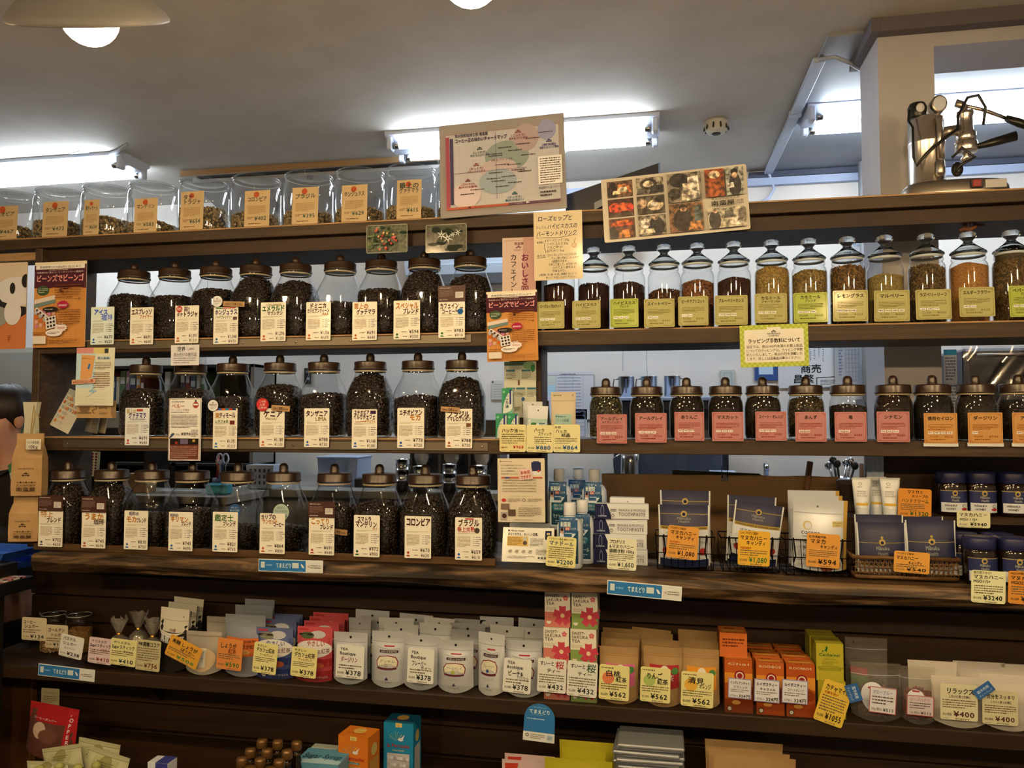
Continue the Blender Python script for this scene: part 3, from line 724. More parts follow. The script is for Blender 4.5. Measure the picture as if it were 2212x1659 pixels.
def HDR(p):
    p.lines(.06, .78, .60, .92, 1, '#b59a86', last=.8); p.lines(.05, .30, .56, .72, 6, '#8a6b5a'); p.rect(.64, .22, .93, .60, '#d8cbb4')
    p.lines(.67, .26, .90, .56, 4, '#8f7f70'); p.lines(.06, .06, .5, .18, 1, '#b59a86')
T = lambda *a: a
coffee(196, 663, 246, 744, 'iced coffee price card beside the end panel, bluish glare painted into its paper', [T('アイス', .12, .80, .15, .62, '#2456b0'), T('珈琲', .45, .66, .16, .50, '#3a62b8')], '670', '620', '#dfe2e6', '#2b6aa8')  # bluish white glare is painted into the base colour of this card
coffee(281, 664, 331, 744, 'espresso fire price card at 691 yen', [T('エスプレッソ', .06, .82, .15, .88, BR), T('ファイヤー', .40, .70, .12, .55, OR_)], '691', '640')
def x_tor(p): p.ell(.18, .905, .13, '#b32a22'); p.text('熟', .07, .87, .10, '#efe0bd', w=.22)
coffee(378, 660, 429, 741, 'toraja price card with a red circle at 1,091 yen', [T('旨!', .36, .86, .13, .25, BR), T('タナ', .06, .72, .10, .28, BR), T('トラジャ', .34, .71, .14, .62, BR)], '1,091', '1,010', extra=x_tor)
def x_hon(p): p.rect(.80, .645, .96, .73, '#55463a'); p.rect(.10, .955, .4, .985, '#3d7a4a'); p.rect(.4, .955, .9, .985, '#b33a2a')
coffee(461, 663, 514, 743, 'honduras price card below a round white sticker', [T('ホンジュラス', .05, .80, .15, .92, '#2b2a4a'), T('ハードフレンドリー', .08, .69, .09, .68, '#2f5d3a')], '1,048', '970', logo='#2f6a8a', extra=x_hon)
coffee(563, 653, 617, 737, 'emerald mountain price card with green letters', [T('COLOMBIA', .22, .90, .08, .6, '#a58f5a'), T('エメラルド', .05, .78, .16, .9, GR), T('マウンテン', .26, .68, .10, .62, BR)], '1,296', '1,200')
coffee(661, 652, 714, 735, 'dominica caribbean queen price card', [T('ドミニカ', .14, .84, .14, .7, BR), T('カリビアンクィーン', .05, .72, .12, .9, BR), T('AAA', .66, .65, .08, .26, OR_)], '1,156', '1,070')
coffee(761, 652, 814, 735, 'cloud guatemala price card with an orange first line', [T('雲上の', .06, .83, .15, .6, OR_), T('グァテマラ', .16, .68, .14, .78, BR)], '691', '640')
coffee(850, 649, 907, 733, 'special blend price card at 594 yen', [T('スペシャル', .08, .80, .17, .86, OR_), T('ブレンド', .34, .66, .15, .62, BR)], '594', '550', logo='#2f6a2f')
def x_dec(p): p.ell(.83, .71, .11, '#2a5a80')
coffee(947, 650, 1004, 730, 'decaf coffee price card with a blue dot', [T('カフェイン', .05, .80, .17, .72, BR), T('レス', .62, .71, .14, .34, BR), T('コーヒー', .12, .66, .14, .52, BR)], '983', '910', logo='#2f6a2f', header='brown header card above the decaf price card', extra=x_dec)
# third shelf
def x_red(p): p.rect(.48, .91, .74, .965, '#b03a2a')
coffee(270, 881, 322, 962, 'pale guatemala price card in front of the first middle row jar', [T('極上の', .06, .86, .12, .40, '#b89040'), T('グァテマラ', .14, .73, .16, .74, '#2c1c48'), T('TUKUMI DIARY', .20, .67, .06, .66, '#7a7a8a')], '691', '640', '#e2dcd4', '#b03a2a', extra=x_red)
def x_tim(p):
    for i, c in enumerate(('#b03a2a', '#2f5a9a', '#c85a1c', '#2f7a8a', '#b03a2a', '#2a3a5a')): p.rect(.05 + .15 * i, .95, .05 + .15 * (i + 1), 1.0, c, up=False)
    p.rect(.70, .60, .90, .70, '#6b2a24')
coffee(460, 882, 512, 970, 'east timor price card with a coloured strip along the top', [T('東', .08, .76, .14, .2, OR_), T('ティモール', .26, .77, .14, .66, BR), T('レテフォホ', .08, .64, .09, .56, GR)], '1,091', '1,010', logo='#2f6a9a', extra=x_tim)
coffee(561, 882, 614, 966, 'kenya price card under a red round sticker', [T('ケニア', .14, .78, .19, .78, BR), T('MASAI', .24, .70, .08, .44, '#a08a5a')], '1,188', '1,100')
coffee(657, 882, 711, 966, 'tanzania price card with LIMA in thin letters', [T('タンザニア', .06, .80, .16, .88, BR), T('LIMA', .44, .68, .12, .46, '#9a8450')], '788', '730', logo='#2f5a9a')
def x_yir(p): p.rect(.74, .88, .96, .965, '#3a2038'); p.line([(.12, .675), (.55, .69)], .02, '#c0503a')
coffee(760, 884, 814, 969, 'ethiopia yirgacheffe price card at 1,166 yen', [T('エチオピア', .08, .87, .12, .62, BR), T('イルガチェフェ', .06, .75, .14, .88, BR), T('ナチュラル', .52, .66, .08, .42, OR_)], '1,166', '1,080', logo='#2f5a9a', extra=x_yir)
coffee(858, 881, 916, 968, 'ethiopian mocha price card with big orange mocha', [T('エチオピアン', .07, .82, .15, .86, BR), T('モカ', .45, .69, .17, .44, OR_)], '778', '720', logo='#2f5a9a')
def x_ama(p): p.rect(.78, .55, .95, .63, '#7a4a2a')
coffee(962, 883, 1020, 968, 'brazil amarelo bourbon price card at 788 yen', [T('ブラジル', .08, .80, .17, .82, BR), T('アマレロブルボン', .05, .69, .12, .9, BR)], '788', '730', logo='#a0522a', extra=x_ama)
# counter row
coffee(83, 1103, 135, 1181, 'tokujo blend price card at the counter end', [T('特上', .08, .83, .17, .52, OR_), T('ブレンド', .32, .68, .15, .62, BR)], '702', '650', logo='#5a5a5a', header='brown header card above the tokujo blend price card')
coffee(176, 1106, 228, 1184, 'umaka coffee price card in orange hiragana', [T('うまか', .10, .80, .19, .80, OR_), T('珈琲', .50, .67, .15, .44, BR)], '745', '690', logo='#a04a2a', header='brown header card above the umaka coffee price card')
coffee(268, 1103, 319, 1187, 'showa mocha blend price card', [T('昭和の', .20, .88, .10, .42, '#2c2c50'), T('モカ', .08, .71, .17, .46, OR_), T('ブレンド', .52, .70, .13, .42, BR)], '810', '750', logo='#2f5a8a')
coffee(364, 1106, 416, 1190, 'showa kilimanjaro blend price card', [T('昭和の', .06, .88, .08, .34, '#2c2c50'), T('キリマン', .08, .75, .15, .74, OR_), T('ブレンド', .52, .66, .11, .42, BR)], '745', '690', logo='#2f6a8a')
coffee(459, 1106, 513, 1192, 'green lettered connoisseur blend price card', [T('鑑定士', .08, .78, .17, .76, GR), T('ブレンド', .40, .66, .13, .54, BR)], '821', '760', logo='#2f6a9a')
coffee(561, 1109, 615, 1196, 'caribbean sunset coffee price card', [T('カリブの', .04, .86, .13, .60, BR), T('サンセット', .10, .75, .12, .62, OR_), T('コーヒー', .54, .68, .12, .42, BR)], '864', '800')
coffee(667, 1117, 722, 1199, 'kotteri blend price card', [T('こってり', .08, .82, .17, .74, OR_), T('ブレンド', .42, .68, .14, .54, BR)], '691', '640', logo='#a82a22', header='brown header card above the kotteri blend price card')
coffee(764, 1113, 820, 1203, 'sumatra mandheling price card at 972 yen', [T('スマトラ', .14, .85, .13, .54, BR), T('マンデリン', .06, .72, .15, .84, BR), T('G-1', .72, .66, .07, .2, OR_)], '972', '900', logo='#2f5a2f')
coffee(874, 1115, 931, 1206, 'colombia price card at 670 yen', [T('コロンビア', .05, .78, .19, .92, BR)], '670', '620', logo='#a82a22')
def x_bra(p): p.ell(.82, .70, .10, '#4a4030'); p.rect(.38, .955, .70, .985, '#a82a22')
coffee(983, 1118, 1041, 1210, 'tree-ripened brazil price card with red second line', [T('ブラジル', .10, .80, .17, .80, BR), T('樹上完熟', .08, .67, .12, .66, RD)], '659', '610', logo='#2f5a9a', extra=x_bra)

# peru sheet
def peru(p):
    p.frame(.015, .01, .985, .99, .012, '#6b3a2a'); p.text('ペルー', .08, .845, .075, '#a82a22', w=.42, bold=.02); p.lines(.08, .925, .66, .955, 1, '#4a3a34')
    p.text('ラ・フロリダ農協', .08, .80, .032, '#7a2a22', w=.55); p.lines(.07, .765, .84, .785, 1, '#5a4a40')
    p.lines(.07, .52, .90, .74, 10, '#5f5348', .5); p.ell(.83, .89, .09, '#a0402f'); p.rect(.76, .885, .90, .91, '#e8dcc4'); p.ell(.83, .955, .03, '#3a3a3a')
    p.text('¥896', .40, .405, .065, '#26241f', w=.30, bold=.02); p.text('100g', .22, .41, .032, '#3a342c', w=.14); p.lines(.70, .38, .92, .50, 5, '#6b5c4c')
    p.poly([(.02, .35), (.06, .385), (.10, .43), (.17, .445), (.20, .425), (.15, .40), (.10, .375), (.05, .355)], '#33445a')
    p.rect(.06, .025, .94, .255, '#6b3524'); p.rect(.06, .255, .94, .355, '#241a14'); p.rect(.38, .265, .62, .345, '#6b5a6a'); p.rect(.22, .265, .30, .305, '#a03020'); p.rect(.76, .30, .84, .34, '#c09040')
    p.lines(.09, .04, .90, .235, 6, '#b08a72', .5)
psheet('info_sheet', 'tall cream peru coffee sheet hanging on the middle shelf edge', 'sheet', 364, 860, 434, 995, CARDY - .002, '#efe4ca', peru, r=.002, seed=81)

# round stickers and kraft slips
def disc(u, v, r, label, base, draw, Y=-.016):
    p = P(u, v, Y); R = r * (P(u + 10, v, Y)[0] - P(u - 10, v, Y)[0]) / 20
    m = MB(); m.prism([(R * math.cos(a * PI / 14), R * math.sin(a * PI / 14)) for a in range(28)], 0, .0012, paper(base))
    o = m.build('round_sticker', None, tuple(p)); tag(o, label, 'sticker', 'round stickers on the price cards')
    pr = Print(2 * R, 2 * R, flat(2 * R, 2 * R), seed=int(u)); draw(pr); pr.mb.build('lettering', o)
disc(469, 651, 11, 'white round sticker on the honduras card', '#e6dcc8', lambda p: (p.text('▲', .5, .70, .18, '#6b5a48', al='c'), p.lines(.16, .42, .84, .66, 2, '#7a5a3a', last=1), p.lines(.28, .2, .72, .36, 2, '#9a8a78')))
disc(460, 876, 11, 'white round sticker on the east timor card', '#e6dcd4', lambda p: (p.text('▲', .5, .70, .18, '#6b5a48', al='c'), p.lines(.16, .42, .84, .66, 2, '#7a5a5a', last=1), p.lines(.28, .2, .72, .36, 2, '#9a8a78')))
disc(567, 874, 13, 'red round sticker on the kenya card', '#c22a22', lambda p: (p.text('この頃', .24, .66, .2, '#e8d8c0', w=.52), p.text('人気', .27, .42, .22, '#e8d8c0', w=.46), p.text('上昇中!', .14, .18, .2, '#e8d8c0', w=.72)))
disc(507, 1103, 13, 'dark blue round sticker on the connoisseur card', '#2a4a6e', lambda p: (p.text('味とよい', .2, .68, .16, '#c8d0d4', w=.6), p.text('当ったり旧か', .1, .44, .2, '#d4dade', w=.8), p.text('おススメです', .18, .22, .15, '#b8c4cc', w=.62)))
disc(607, 1107, 17, 'pale green round sticker on the caribbean card', '#a9b79a', lambda p: (p.text('カルキコ', .24, .72, .15, '#26322a', w=.5, jit=.1), p.text('ブレンド 好きは', .1, .52, .15, '#26322a', w=.8, jit=.1), p.text('オススメ!', .14, .22, .24, '#1c2420', w=.74, jit=.1, bold=.02)))
def slip(u0, v0, u1, v1, label, t, tilt):
    psheet('kraft_slip', label, 'label', u0, v0, u1, v1, -.017, '#b08450', lambda p: p.text(t, .08, .22, .62, '#3a2a1a', w=.84, jit=.08, bold=.015), group='kraft slips on the price cards', rot=(0, math.radians(tilt), 0), r=.001, seed=int(u0))
slip(482, 651, 528, 662, 'kraft paper slip across the honduras card', '25HC7 今展 5.22K', 3)
slip(586, 876, 626, 888, 'kraft paper slip across the kenya card', '23hrt 深煎 brest', 4)
slip(952, 879, 992, 890, 'kraft paper slip across the amarelo bourbon card', '26hrt 深煎 brest', 4)
slip(711, 1143, 750, 1155, 'kraft paper slip across the kotteri card', '26hrt 芦原 brest', 5)

# herb and tea cards
def square_draw(t1, t2, tags, price, dark, white='#ece2c4'):
    def d(p):
        f = .05; p.frame(.04, .04, .96, .96, .008, dark)
        for sx in (0, 1):
            for sy in (0, 1):
                x, y = (.04, .04) if not sx else (.96, .04); y = .04 if not sy else .96
                ex = .12 if not sx else .88; ey = .12 if not sy else .88
                p.line([(x, ey), (ex, y)], .012, dark)
        if t2: p.text(t1, .5, .80, .13, '#2e2718', al='c', bold=.03, w=None) if len(t1) < 7 else p.text(t1, .12, .80, .12, '#2e2718', w=.76, bold=.03); 
        else:
            L = min(.78, .14 * len(t1)); p.text(t1, .5 - L / 2, .77, .14, '#2e2718', w=L, bold=.035)
        if t2: L = min(.62, .085 * len(t2)); p.text(t2, .5 - L / 2, .69, .10, '#2e2718', w=L, bold=.02)
        p.lines(.13, .44, .87, .64, 4, dark, .5)
        for i in range(tags): p.rect(.12 + .19 * i, .31, .28 + .19 * i, .385, white, up=(i == 0)); p.lines(.14 + .19 * i, .33, .27 + .19 * i, .37, 1, '#4a3a2a', .7, last=1)
        p.text('税込価格', .16, .20, .075, dark, w=.26); p.text(price, .60, .19, .10, dark, w=.26, bold=.01); p.lines(.18, .10, .84, .17, 1, dark, .6)
    return d
HC = [(1160, 651, 1219, 710, 'ローズヒップEXカット', '', 3, '¥324', 0, 'rosehip'), (1236, 649, 1297, 709, 'ハイビスカス', 'フラワー', 3, '¥270', 0, 'hibiscus flower'), (1318, 645, 1379, 707, 'ハイビスカス', 'ブレンド', 3, '¥430', 1, 'hibiscus blend'),
      (1391, 645, 1457, 707, 'スイートベリー', '', 2, '¥440', 0, 'sweet berry'), (1465, 640, 1530, 703, 'ピーチアプリコット', '', 2, '¥440', 0, 'peach apricot'), (1544, 638, 1615, 702, 'ブルーベリーカシス', '', 3, '¥440', 0, 'blueberry cassis'),
      (1630, 634, 1700, 697, 'カモミール', 'ジャーマンEX', 3, '¥300', 0, 'german chamomile'), (1714, 632, 1788, 696, 'カモミール', 'ブレンド', 3, '¥430', 1, 'chamomile blend'), (1799, 627, 1875, 694, 'レモングラス', '', 3, '¥324', 0, 'glossy lemongrass'),
      (1888, 627, 1965, 694, 'マルベリー', '', 4, '¥440', 0, 'mulberry'), (1978, 625, 2055, 690, 'ラズベリーリーフ', '', 3, '¥300', 0, 'raspberry leaf'), (2072, 620, 2149, 684, 'エルダーフラワー', '', 2, '¥430', 0, 'elder flower'), (2180, 616, 2254, 684, 'ペパーミント', 'ブレンド', 3, '¥430', 1, 'peppermint')]
for i, (a, b, c_, d_, t1, t2, tg, pr_, gr, nm) in enumerate(HC):
    psheet('herb_card', 'square %s herb card reading %s' % ('bright green' if gr else 'olive', nm), 'price card', a, b, c_, d_, CARDY, paper('#a2a83a' if gr else '#a99c58'), square_draw(t1, t2, tg, pr_, '#6b6a2a' if gr else '#7a6c32'), group='square herb cards', seed=100 + i, r=.004, rot=(random.uniform(-.05, .02), random.uniform(-.012, .012), 0))
TC = [(1289, 895, 1354, 958, 'アールグレイ', 'N.Y.マンハッタン', 3, '¥594', 0, 'manhattan earl grey'), (1372, 892, 1440, 956, 'アールグレイ', '', 3, '¥756', 0, 'plain earl grey'), (1457, 890, 1521, 952, '赤りんご', '', 3, '¥690', 0, 'red apple'), (1538, 890, 1606, 953, 'マスカット', '', 3, '¥680', 0, 'muscat'),
      (1632, 889, 1699, 952, 'スイート・オレンジ', '', 3, '¥680', 0, 'sweet orange'), (1718, 890, 1785, 954, 'あんず', '', 2, '¥680', 0, 'apricot'), (1803, 890, 1872, 954, '苺', '', 2, '¥680', 0, 'strawberry'), (1894, 889, 1965, 955, 'シナモン', '', 3, '¥680', 0, 'cinnamon'),
      (1996, 892, 2068, 958, '徳用セイロン', '', 4, '¥410', 1, 'ceylon'), (2091, 891, 2166, 958, 'ダージリン', '', 1, '¥730', 1, 'darjeeling'), (2187, 891, 2262, 958, 'アッサム', '', 2, '¥680', 1, 'assam')]
for i, (a, b, c_, d_, t1, t2, tg, pr_, og, nm) in enumerate(TC):
    o = psheet('tea_card', 'square %s tea card reading %s' % ('orange' if og else 'coral pink', nm), 'price card', a, b, c_, d_, CARDY, paper('#c68a44' if og else '#b57264'), square_draw(t1, t2, tg, pr_, '#9a5418' if og else '#8f3526', '#f0ddc0'), group='square tea cards', seed=140 + i, r=.002)
    if og:
        W = X(c_, CARDY) - X(a, CARDY); MB().box(-W * .52, W * .52, .001, .004, -.052, -.042, paper('#d8ccb4')).build('card_holder', o)

# kraft tags in front of the canisters
def kraft_draw(t, price, small='¥'):
    def d(p):
        p.ell(.47, .885, .11, '#b3502c'); 
        for i, q in enumerate(t): p.text(q, .10, .70 - .13 * i + (.10 if len(t) > 1 else 0), .15, '#2b3a34', w=.80 if len(q) > 2 else .45, jit=.1, bold=.02)
        p.lines(.14, .34, .86, .58, 7, '#9a7440', .5); p.lines(.12, .20, .40, .27, 2, '#7a5a30')
        p.text(price, .42, .165, .15, '#2f4a3a', w=.48, jit=.08, bold=.018); p.lines(.18, .05, .88, .10, 1, '#6b4c28')
    return d
KC = [(-25, 444, 37, 513, ['エチオピア'], '¥467', 'ethiopia'), (92, 434, 146, 510, ['タンザニア'], '¥473', 'tanzania'), (181, 430, 214, 506, ['東ティモール'], '¥654', 'east timor'), (290, 427, 339, 501, ['マンデリン'], '¥583', 'mandheling'), (390, 412, 439, 492, ['タナ', 'トラジャ'], '¥654', 'toraja'),
      (528, 410, 582, 488, ['コロンビア'], '¥402', 'colombia'), (631, 403, 687, 483, ['ブラジル'], '¥395', 'brazil'), (738, 398, 793, 476, ['ホンジュラス'], '¥629', 'honduras'), (857, 387, 910, 469, ['最上の', 'グァテマラ'], '¥415', 'supreme guatemala')]
for i, (a, b, c_, d_, t, pr_, nm) in enumerate(KC):
    h = P((a + c_) / 2, b, -.003)[2] - ZT
    o = psheet('kraft_tag', 'kraft paper tag reading %s before the green bean canisters' % nm, 'price tag', a, b, c_, d_, .004, '#c2a06c', kraft_draw(t, pr_), group='kraft tags on the top shelf', seed=170 + i, r=.001, h=h, rot=(-.03, 0, 0))
    o.location.z = ZT + h / 2 + .0005
# ================================================================ posters and flyers
def hat(p, x, y, s, c):
    """the shop's hat-and-moustache mark"""
    k = p.W / p.H
    p.ell(x, y + .30 * s * k, .36 * s, c, ry=.30 * s, a0=0, a1=180, n=12); p.poly([(x - .7 * s, y + .24 * s * k), (x + .45 * s, y + .24 * s * k), (x + .9 * s, y + .62 * s * k), (x + .40 * s, y + .34 * s * k), (x - .6 * s, y + .33 * s * k)], c, up=False)
    for q in (-.52, .52): p.ell(x + q * s, y - .06 * s * k, .30 * s, c, ry=.16 * s, n=10, up=False)
    p.ell(x, y + .0 * k, .26 * s, c, ry=.12 * s, n=10, up=False)
# taste chart
def chart(p):
    p.rect(.03, .05, .97, .90, '#b79a86'); p.rect(.055, .10, .955, .885, '#e2d3c4')
    for i in range(16): p.line([(.11 + i * .055, .15), (.11 + i * .055, .86)], .0012, '#c8b4a8')
    for i in range(11): p.line([(.10, .17 + i * .07), (.94, .17 + i * .07)], .0012, '#c8b4a8')
    p.ell(.545, .60, .175, '#a8ad9c', n=28, ry=.125); p.ell(.70, .78, .10, '#cfaea0', n=24, ry=.11); p.ell(.865, .84, .072, '#a39cb0', n=24, ry=.082); p.ell(.48, .47, .15, '#d2b6a8', n=26, ry=.085); p.ell(.47, .34, .15, '#a9aea8', n=26, ry=.10); p.ell(.21, .22, .12, '#d6bcac', n=24, ry=.10)
    p.line([(.46, .15), (.46, .86)], .003, '#6b5a6a'); p.line([(.10, .46), (.70, .46)], .003, '#6b5a6a')
    p.rect(.055, .10, .085, .86, '#a04a52'); p.rect(.09, .13, .115, .84, '#4a3f52')
    p.rect(.055, .075, .55, .10, '#b05a3c'); p.rect(.55, .075, .955, .10, '#6b4a52')
    p.text('炭火焙煎珈琲工房 南蛮屋', .13, .845, .042, '#3a2a3a', w=.27, bold=.03); p.text('コーヒー豆の味わいチャートマップ', .13, .79, .05, '#33243a', w=.42, bold=.04)
    for x, y, c, a, b in ((.64, .84, '#8a3a4a', '(こってり)', '濃厚なコクと苦味'), (.33, .70, '#3a4a44', '(しっかり)', '飲みごたえコクと苦味'), (.30, .53, '#8a3a3a', '(おっとり)', 'バランスのとれた'), (.23, .37, '#8a3a3a', '(さわやか)', '軽やかな酸味'), (.60, .19, '#2f5a58', '(すっきり)', '軽めの味わい'), (.88, .71, '#3a3a6a', '(超深煎)', '深煎りのコクと苦味')):
        hat(p, x, y, .028, c); p.text(a, x - .055, y - .045, .028, c, w=.11, bold=.03); p.text(b, x - .075, y - .075, .026, c, w=.15, bold=.03)
    p.text('(極上ブレンド)', .42, .555, .028, '#5a2a2a', w=.17)
    for x, y in ((.48, .68), (.62, .70), (.40, .62), (.56, .64), (.40, .60), (.66, .58), (.45, .50), (.55, .49), (.40, .42), (.58, .43), (.63, .41), (.38, .36), (.50, .37), (.42, .33), (.55, .30), (.45, .27), (.25, .26), (.17, .22), (.70, .75), (.80, .80)):
        p.lines(x, y, x + .11, y + .02, 1, '#55443c', .6, last=1)
    p.rect(.79, .26, .975, .555, '#eee2d0'); p.lines(.805, .27, .965, .54, 11, '#4a3a34', .5); p.text('南蛮屋の人気ベスト3', .79, .215, .026, '#4a2a2a', w=.17); p.lines(.80, .13, .93, .20, 2, '#5a4a44')
    p.text('あっさり', .28, .078, .02, '#3a1a14', w=.06); p.text('こってり', .60, .078, .02, '#eadccc', w=.06)
    p.poly([(.22, .0875), (.25, .098), (.25, .077)], '#3a2a2a'); p.poly([(.72, .0875), (.69, .098), (.69, .077)], '#e8dccc')
o = psheet('taste_chart', 'large tilted coffee taste chart board in clear film on the top shelf', 'chart', 948, 256, 1219, 462, -.012, '#b4a290', chart, rot=(-.04, -.035, 0), r=.004, th=.004, seed=5)
MB().box(-.21, .21, -.0035, -.0028, -.158, .158, glass('clear_film', base=.07)).build('clear_sleeve', o)
def grainy(c):
    v = [int(c[i:i + 2], 16) for i in (1, 3, 5)]; f = lambda k: '#' + ''.join('%02x' % max(0, min(255, int(q * k + 6))) for q in v)
    return noisy('photo_' + c[1:], f(.45), f(1.25), 75, .4, lo=.38, hi=.62, coat=.3)
# photo collage of the roastery
def collage(p):
    R = random.Random(3)
    def ph(x0, y0, x1, y1, tone, marks):
        p.rect(x0, y0, x1, y1, grainy(tone))
        for kind, cx, cy, rx, ry, c in marks:
            X0, Y0 = x0 + (x1 - x0) * cx, y0 + (y1 - y0) * cy; w_, h_ = (x1 - x0) * rx, (y1 - y0) * ry
            if kind == 'e':
                pts = [(min(x1, max(x0, X0 + w_ * math.cos(2 * PI * i / 12))), min(y1, max(y0, Y0 + h_ * math.sin(2 * PI * i / 12)))) for i in range(12)]
            else:
                pts = [(min(x1, max(x0, X0 + w_ * q)), min(y1, max(y0, Y0 + h_ * t))) for q, t in ((-1, -1), (1, -.8), (.8, 1), (-.7, .9))]
            p.poly(pts, grainy(c))
    pe, pq = 'e', 'q'
    ph(.04, .69, .22, .95, '#5a4436', [(pe, .2, .35, .25, .4, '#241c18'), (pe, .22, .8, .14, .16, '#1c1614'), (pq, .65, .5, .3, .3, '#b8744a'), (pq, .6, .45, .2, .16, '#d8c8b0'), (pq, .35, .3, .15, .12, '#cbb89c')])
    ph(.04, .38, .22, .665, '#3a1c14', [(pe, .3, .5, .28, .3, '#c8442a'), (pe, .62, .55, .22, .25, '#d85a30'), (pe, .85, .5, .14, .24, '#b03a24'), (pq, .5, .12, .5, .12, '#4a3a30')])
    ph(.04, .045, .22, .355, '#5a3424', [(pq, .5, .75, .45, .14, '#c84a22'), (pq, .5, .8, .35, .08, '#e0682c'), (pq, .55, .2, .25, .22, '#a8703c'), (pe, .12, .2, .22, .4, '#1f1a18')])
    ph(.245, .69, .435, .95, '#8a877c', [(pe, .45, .6, .32, .34, '#3c3a36'), (pe, .45, .6, .2, .2, '#c8c2b0'), (pq, .75, .25, .3, .25, '#2a2c30'), (pq, .2, .2, .2, .2, '#4a4a48')])
    ph(.245, .38, .435, .665, '#4a4640', [(pe, .15, .6, .2, .3, '#a89480'), (pe, .65, .45, .3, .3, '#b8ac98'), (pq, .6, .5, .15, .12, '#e0d8c8'), (pe, .85, .75, .2, .2, '#2a2826')])
    ph(.245, .045, .435, .355, '#7a786c', [(pe, .65, .4, .3, .5, '#26282c'), (pe, .62, .85, .1, .12, '#c0a890'), (pe, .25, .6, .18, .25, '#ddd6c6'), (pq, .3, .2, .3, .12, '#c8c0b0')])
    ph(.46, .505, .69, .955, '#6d6a62', [(pe, .35, .75, .3, .25, '#2a2a2c'), (pq, .75, .45, .2, .42, '#d6d0c4'), (pq, .55, .35, .14, .3, '#bdb6a8'), (pe, .2, .3, .2, .2, '#3a3836')])
    ph(.46, .045, .69, .485, '#6b503a', [(pe, .4, .4, .28, .42, '#2b2624'), (pe, .42, .86, .13, .09, '#1c1816'), (pe, .43, .78, .10, .08, '#b8917a'), (pq, .75, .2, .2, .16, '#a87848'), (pq, .85, .6, .12, .3, '#4a5a5a')])
    ph(.715, .53, .845, .955, '#7a3f22', [(pe, .5, .8, .3, .14, '#c8b8a0'), (pe, .5, .3, .4, .3, '#8f4d2a')])
    ph(.855, .53, .975, .955, '#8d9490', [(pe, .5, .35, .35, .45, '#26292e'), (pe, .5, .82, .2, .13, '#18181c'), (pe, .5, .7, .16, .1, '#c8a890'), (pq, .25, .35, .2, .1, '#d8d4c8')])
    ph(.72, .045, .975, .35, '#9a978a', [(pe, .18, .4, .16, .5, '#2c2e30'), (pe, .19, .85, .07, .1, '#b8a08c'), (pe, .75, .3, .2, .2, '#d0ccc0'), (pq, .55, .65, .14, .2, '#4a4a44'), (pq, .9, .6, .12, .3, '#55524a')])
    p.text('炭火焙煎珈琲工房', .75, .478, .04, '#2a2420', w=.19); p.text('南蛮屋', .745, .39, .085, '#241f1c', w=.16, bold=.03); p.text('創業', .915, .425, .034, '#2a2420', w=.05); p.text('1984', .915, .39, .034, '#2a2420', w=.05)
psheet('photo_collage', 'laminated collage of roastery photographs hung on the top shelf edge', 'photo collage', 1299, 371, 1614, 510, -.012, '#cbb896', collage, rot=(0, -.055, 0), r=.006, seed=6)
# two small flower photographs
def berries(p):
    p.rect(.02, .03, .98, .97, grainy('#3a4432'))
    R = random.Random(4)
    for i in range(26): p.ell(R.uniform(.06, .94), R.uniform(.06, .92), R.uniform(.03, .1), R.choice(['#2c3a24', '#55613a', '#6b6e4a', '#232b1c', '#7a765a']), ry=R.uniform(.02, .06), n=8)
    for i in range(22): p.ell(.25 + .5 * R.random(), R.uniform(.1, .85), .028, R.choice(['#b8483a', '#c86a52', '#a83830', '#c99a5a']), n=8)
def blossom(p):
    p.rect(.02, .03, .98, .97, grainy('#37392c')); R = random.Random(5)
    for i in range(14): p.ell(R.uniform(.1, .9), R.uniform(.1, .9), R.uniform(.06, .14), R.choice(['#2c2f22', '#4a4c3a', '#24281c']), ry=R.uniform(.03, .08), n=9)
    for cx, cy, s in ((.40, .60, .13), (.55, .48, .14), (.80, .66, .10), (.68, .60, .08)):
        for j in range(6):
            a = j * PI / 3 + cx * 9; k = p.W / p.H
            p.poly([(cx + s * .2 * math.cos(a - .7), cy + k * s * .2 * math.sin(a - .7)), (cx + s * math.cos(a), cy + k * s * math.sin(a)), (cx + s * .2 * math.cos(a + .7), cy + k * s * .2 * math.sin(a + .7))], '#d8d2b8')
psheet('flower_photo', 'small laminated photo of red coffee cherries under the top shelf', 'photograph', 791, 485, 880, 546, -.006, '#8a8468', berries, r=.006, group='flower photographs under the top shelf')
psheet('flower_photo', 'small laminated photo of white coffee blossom under the top shelf', 'photograph', 919, 484, 1008, 545, -.006, '#8a8468', blossom, r=.006, group='flower photographs under the top shelf')
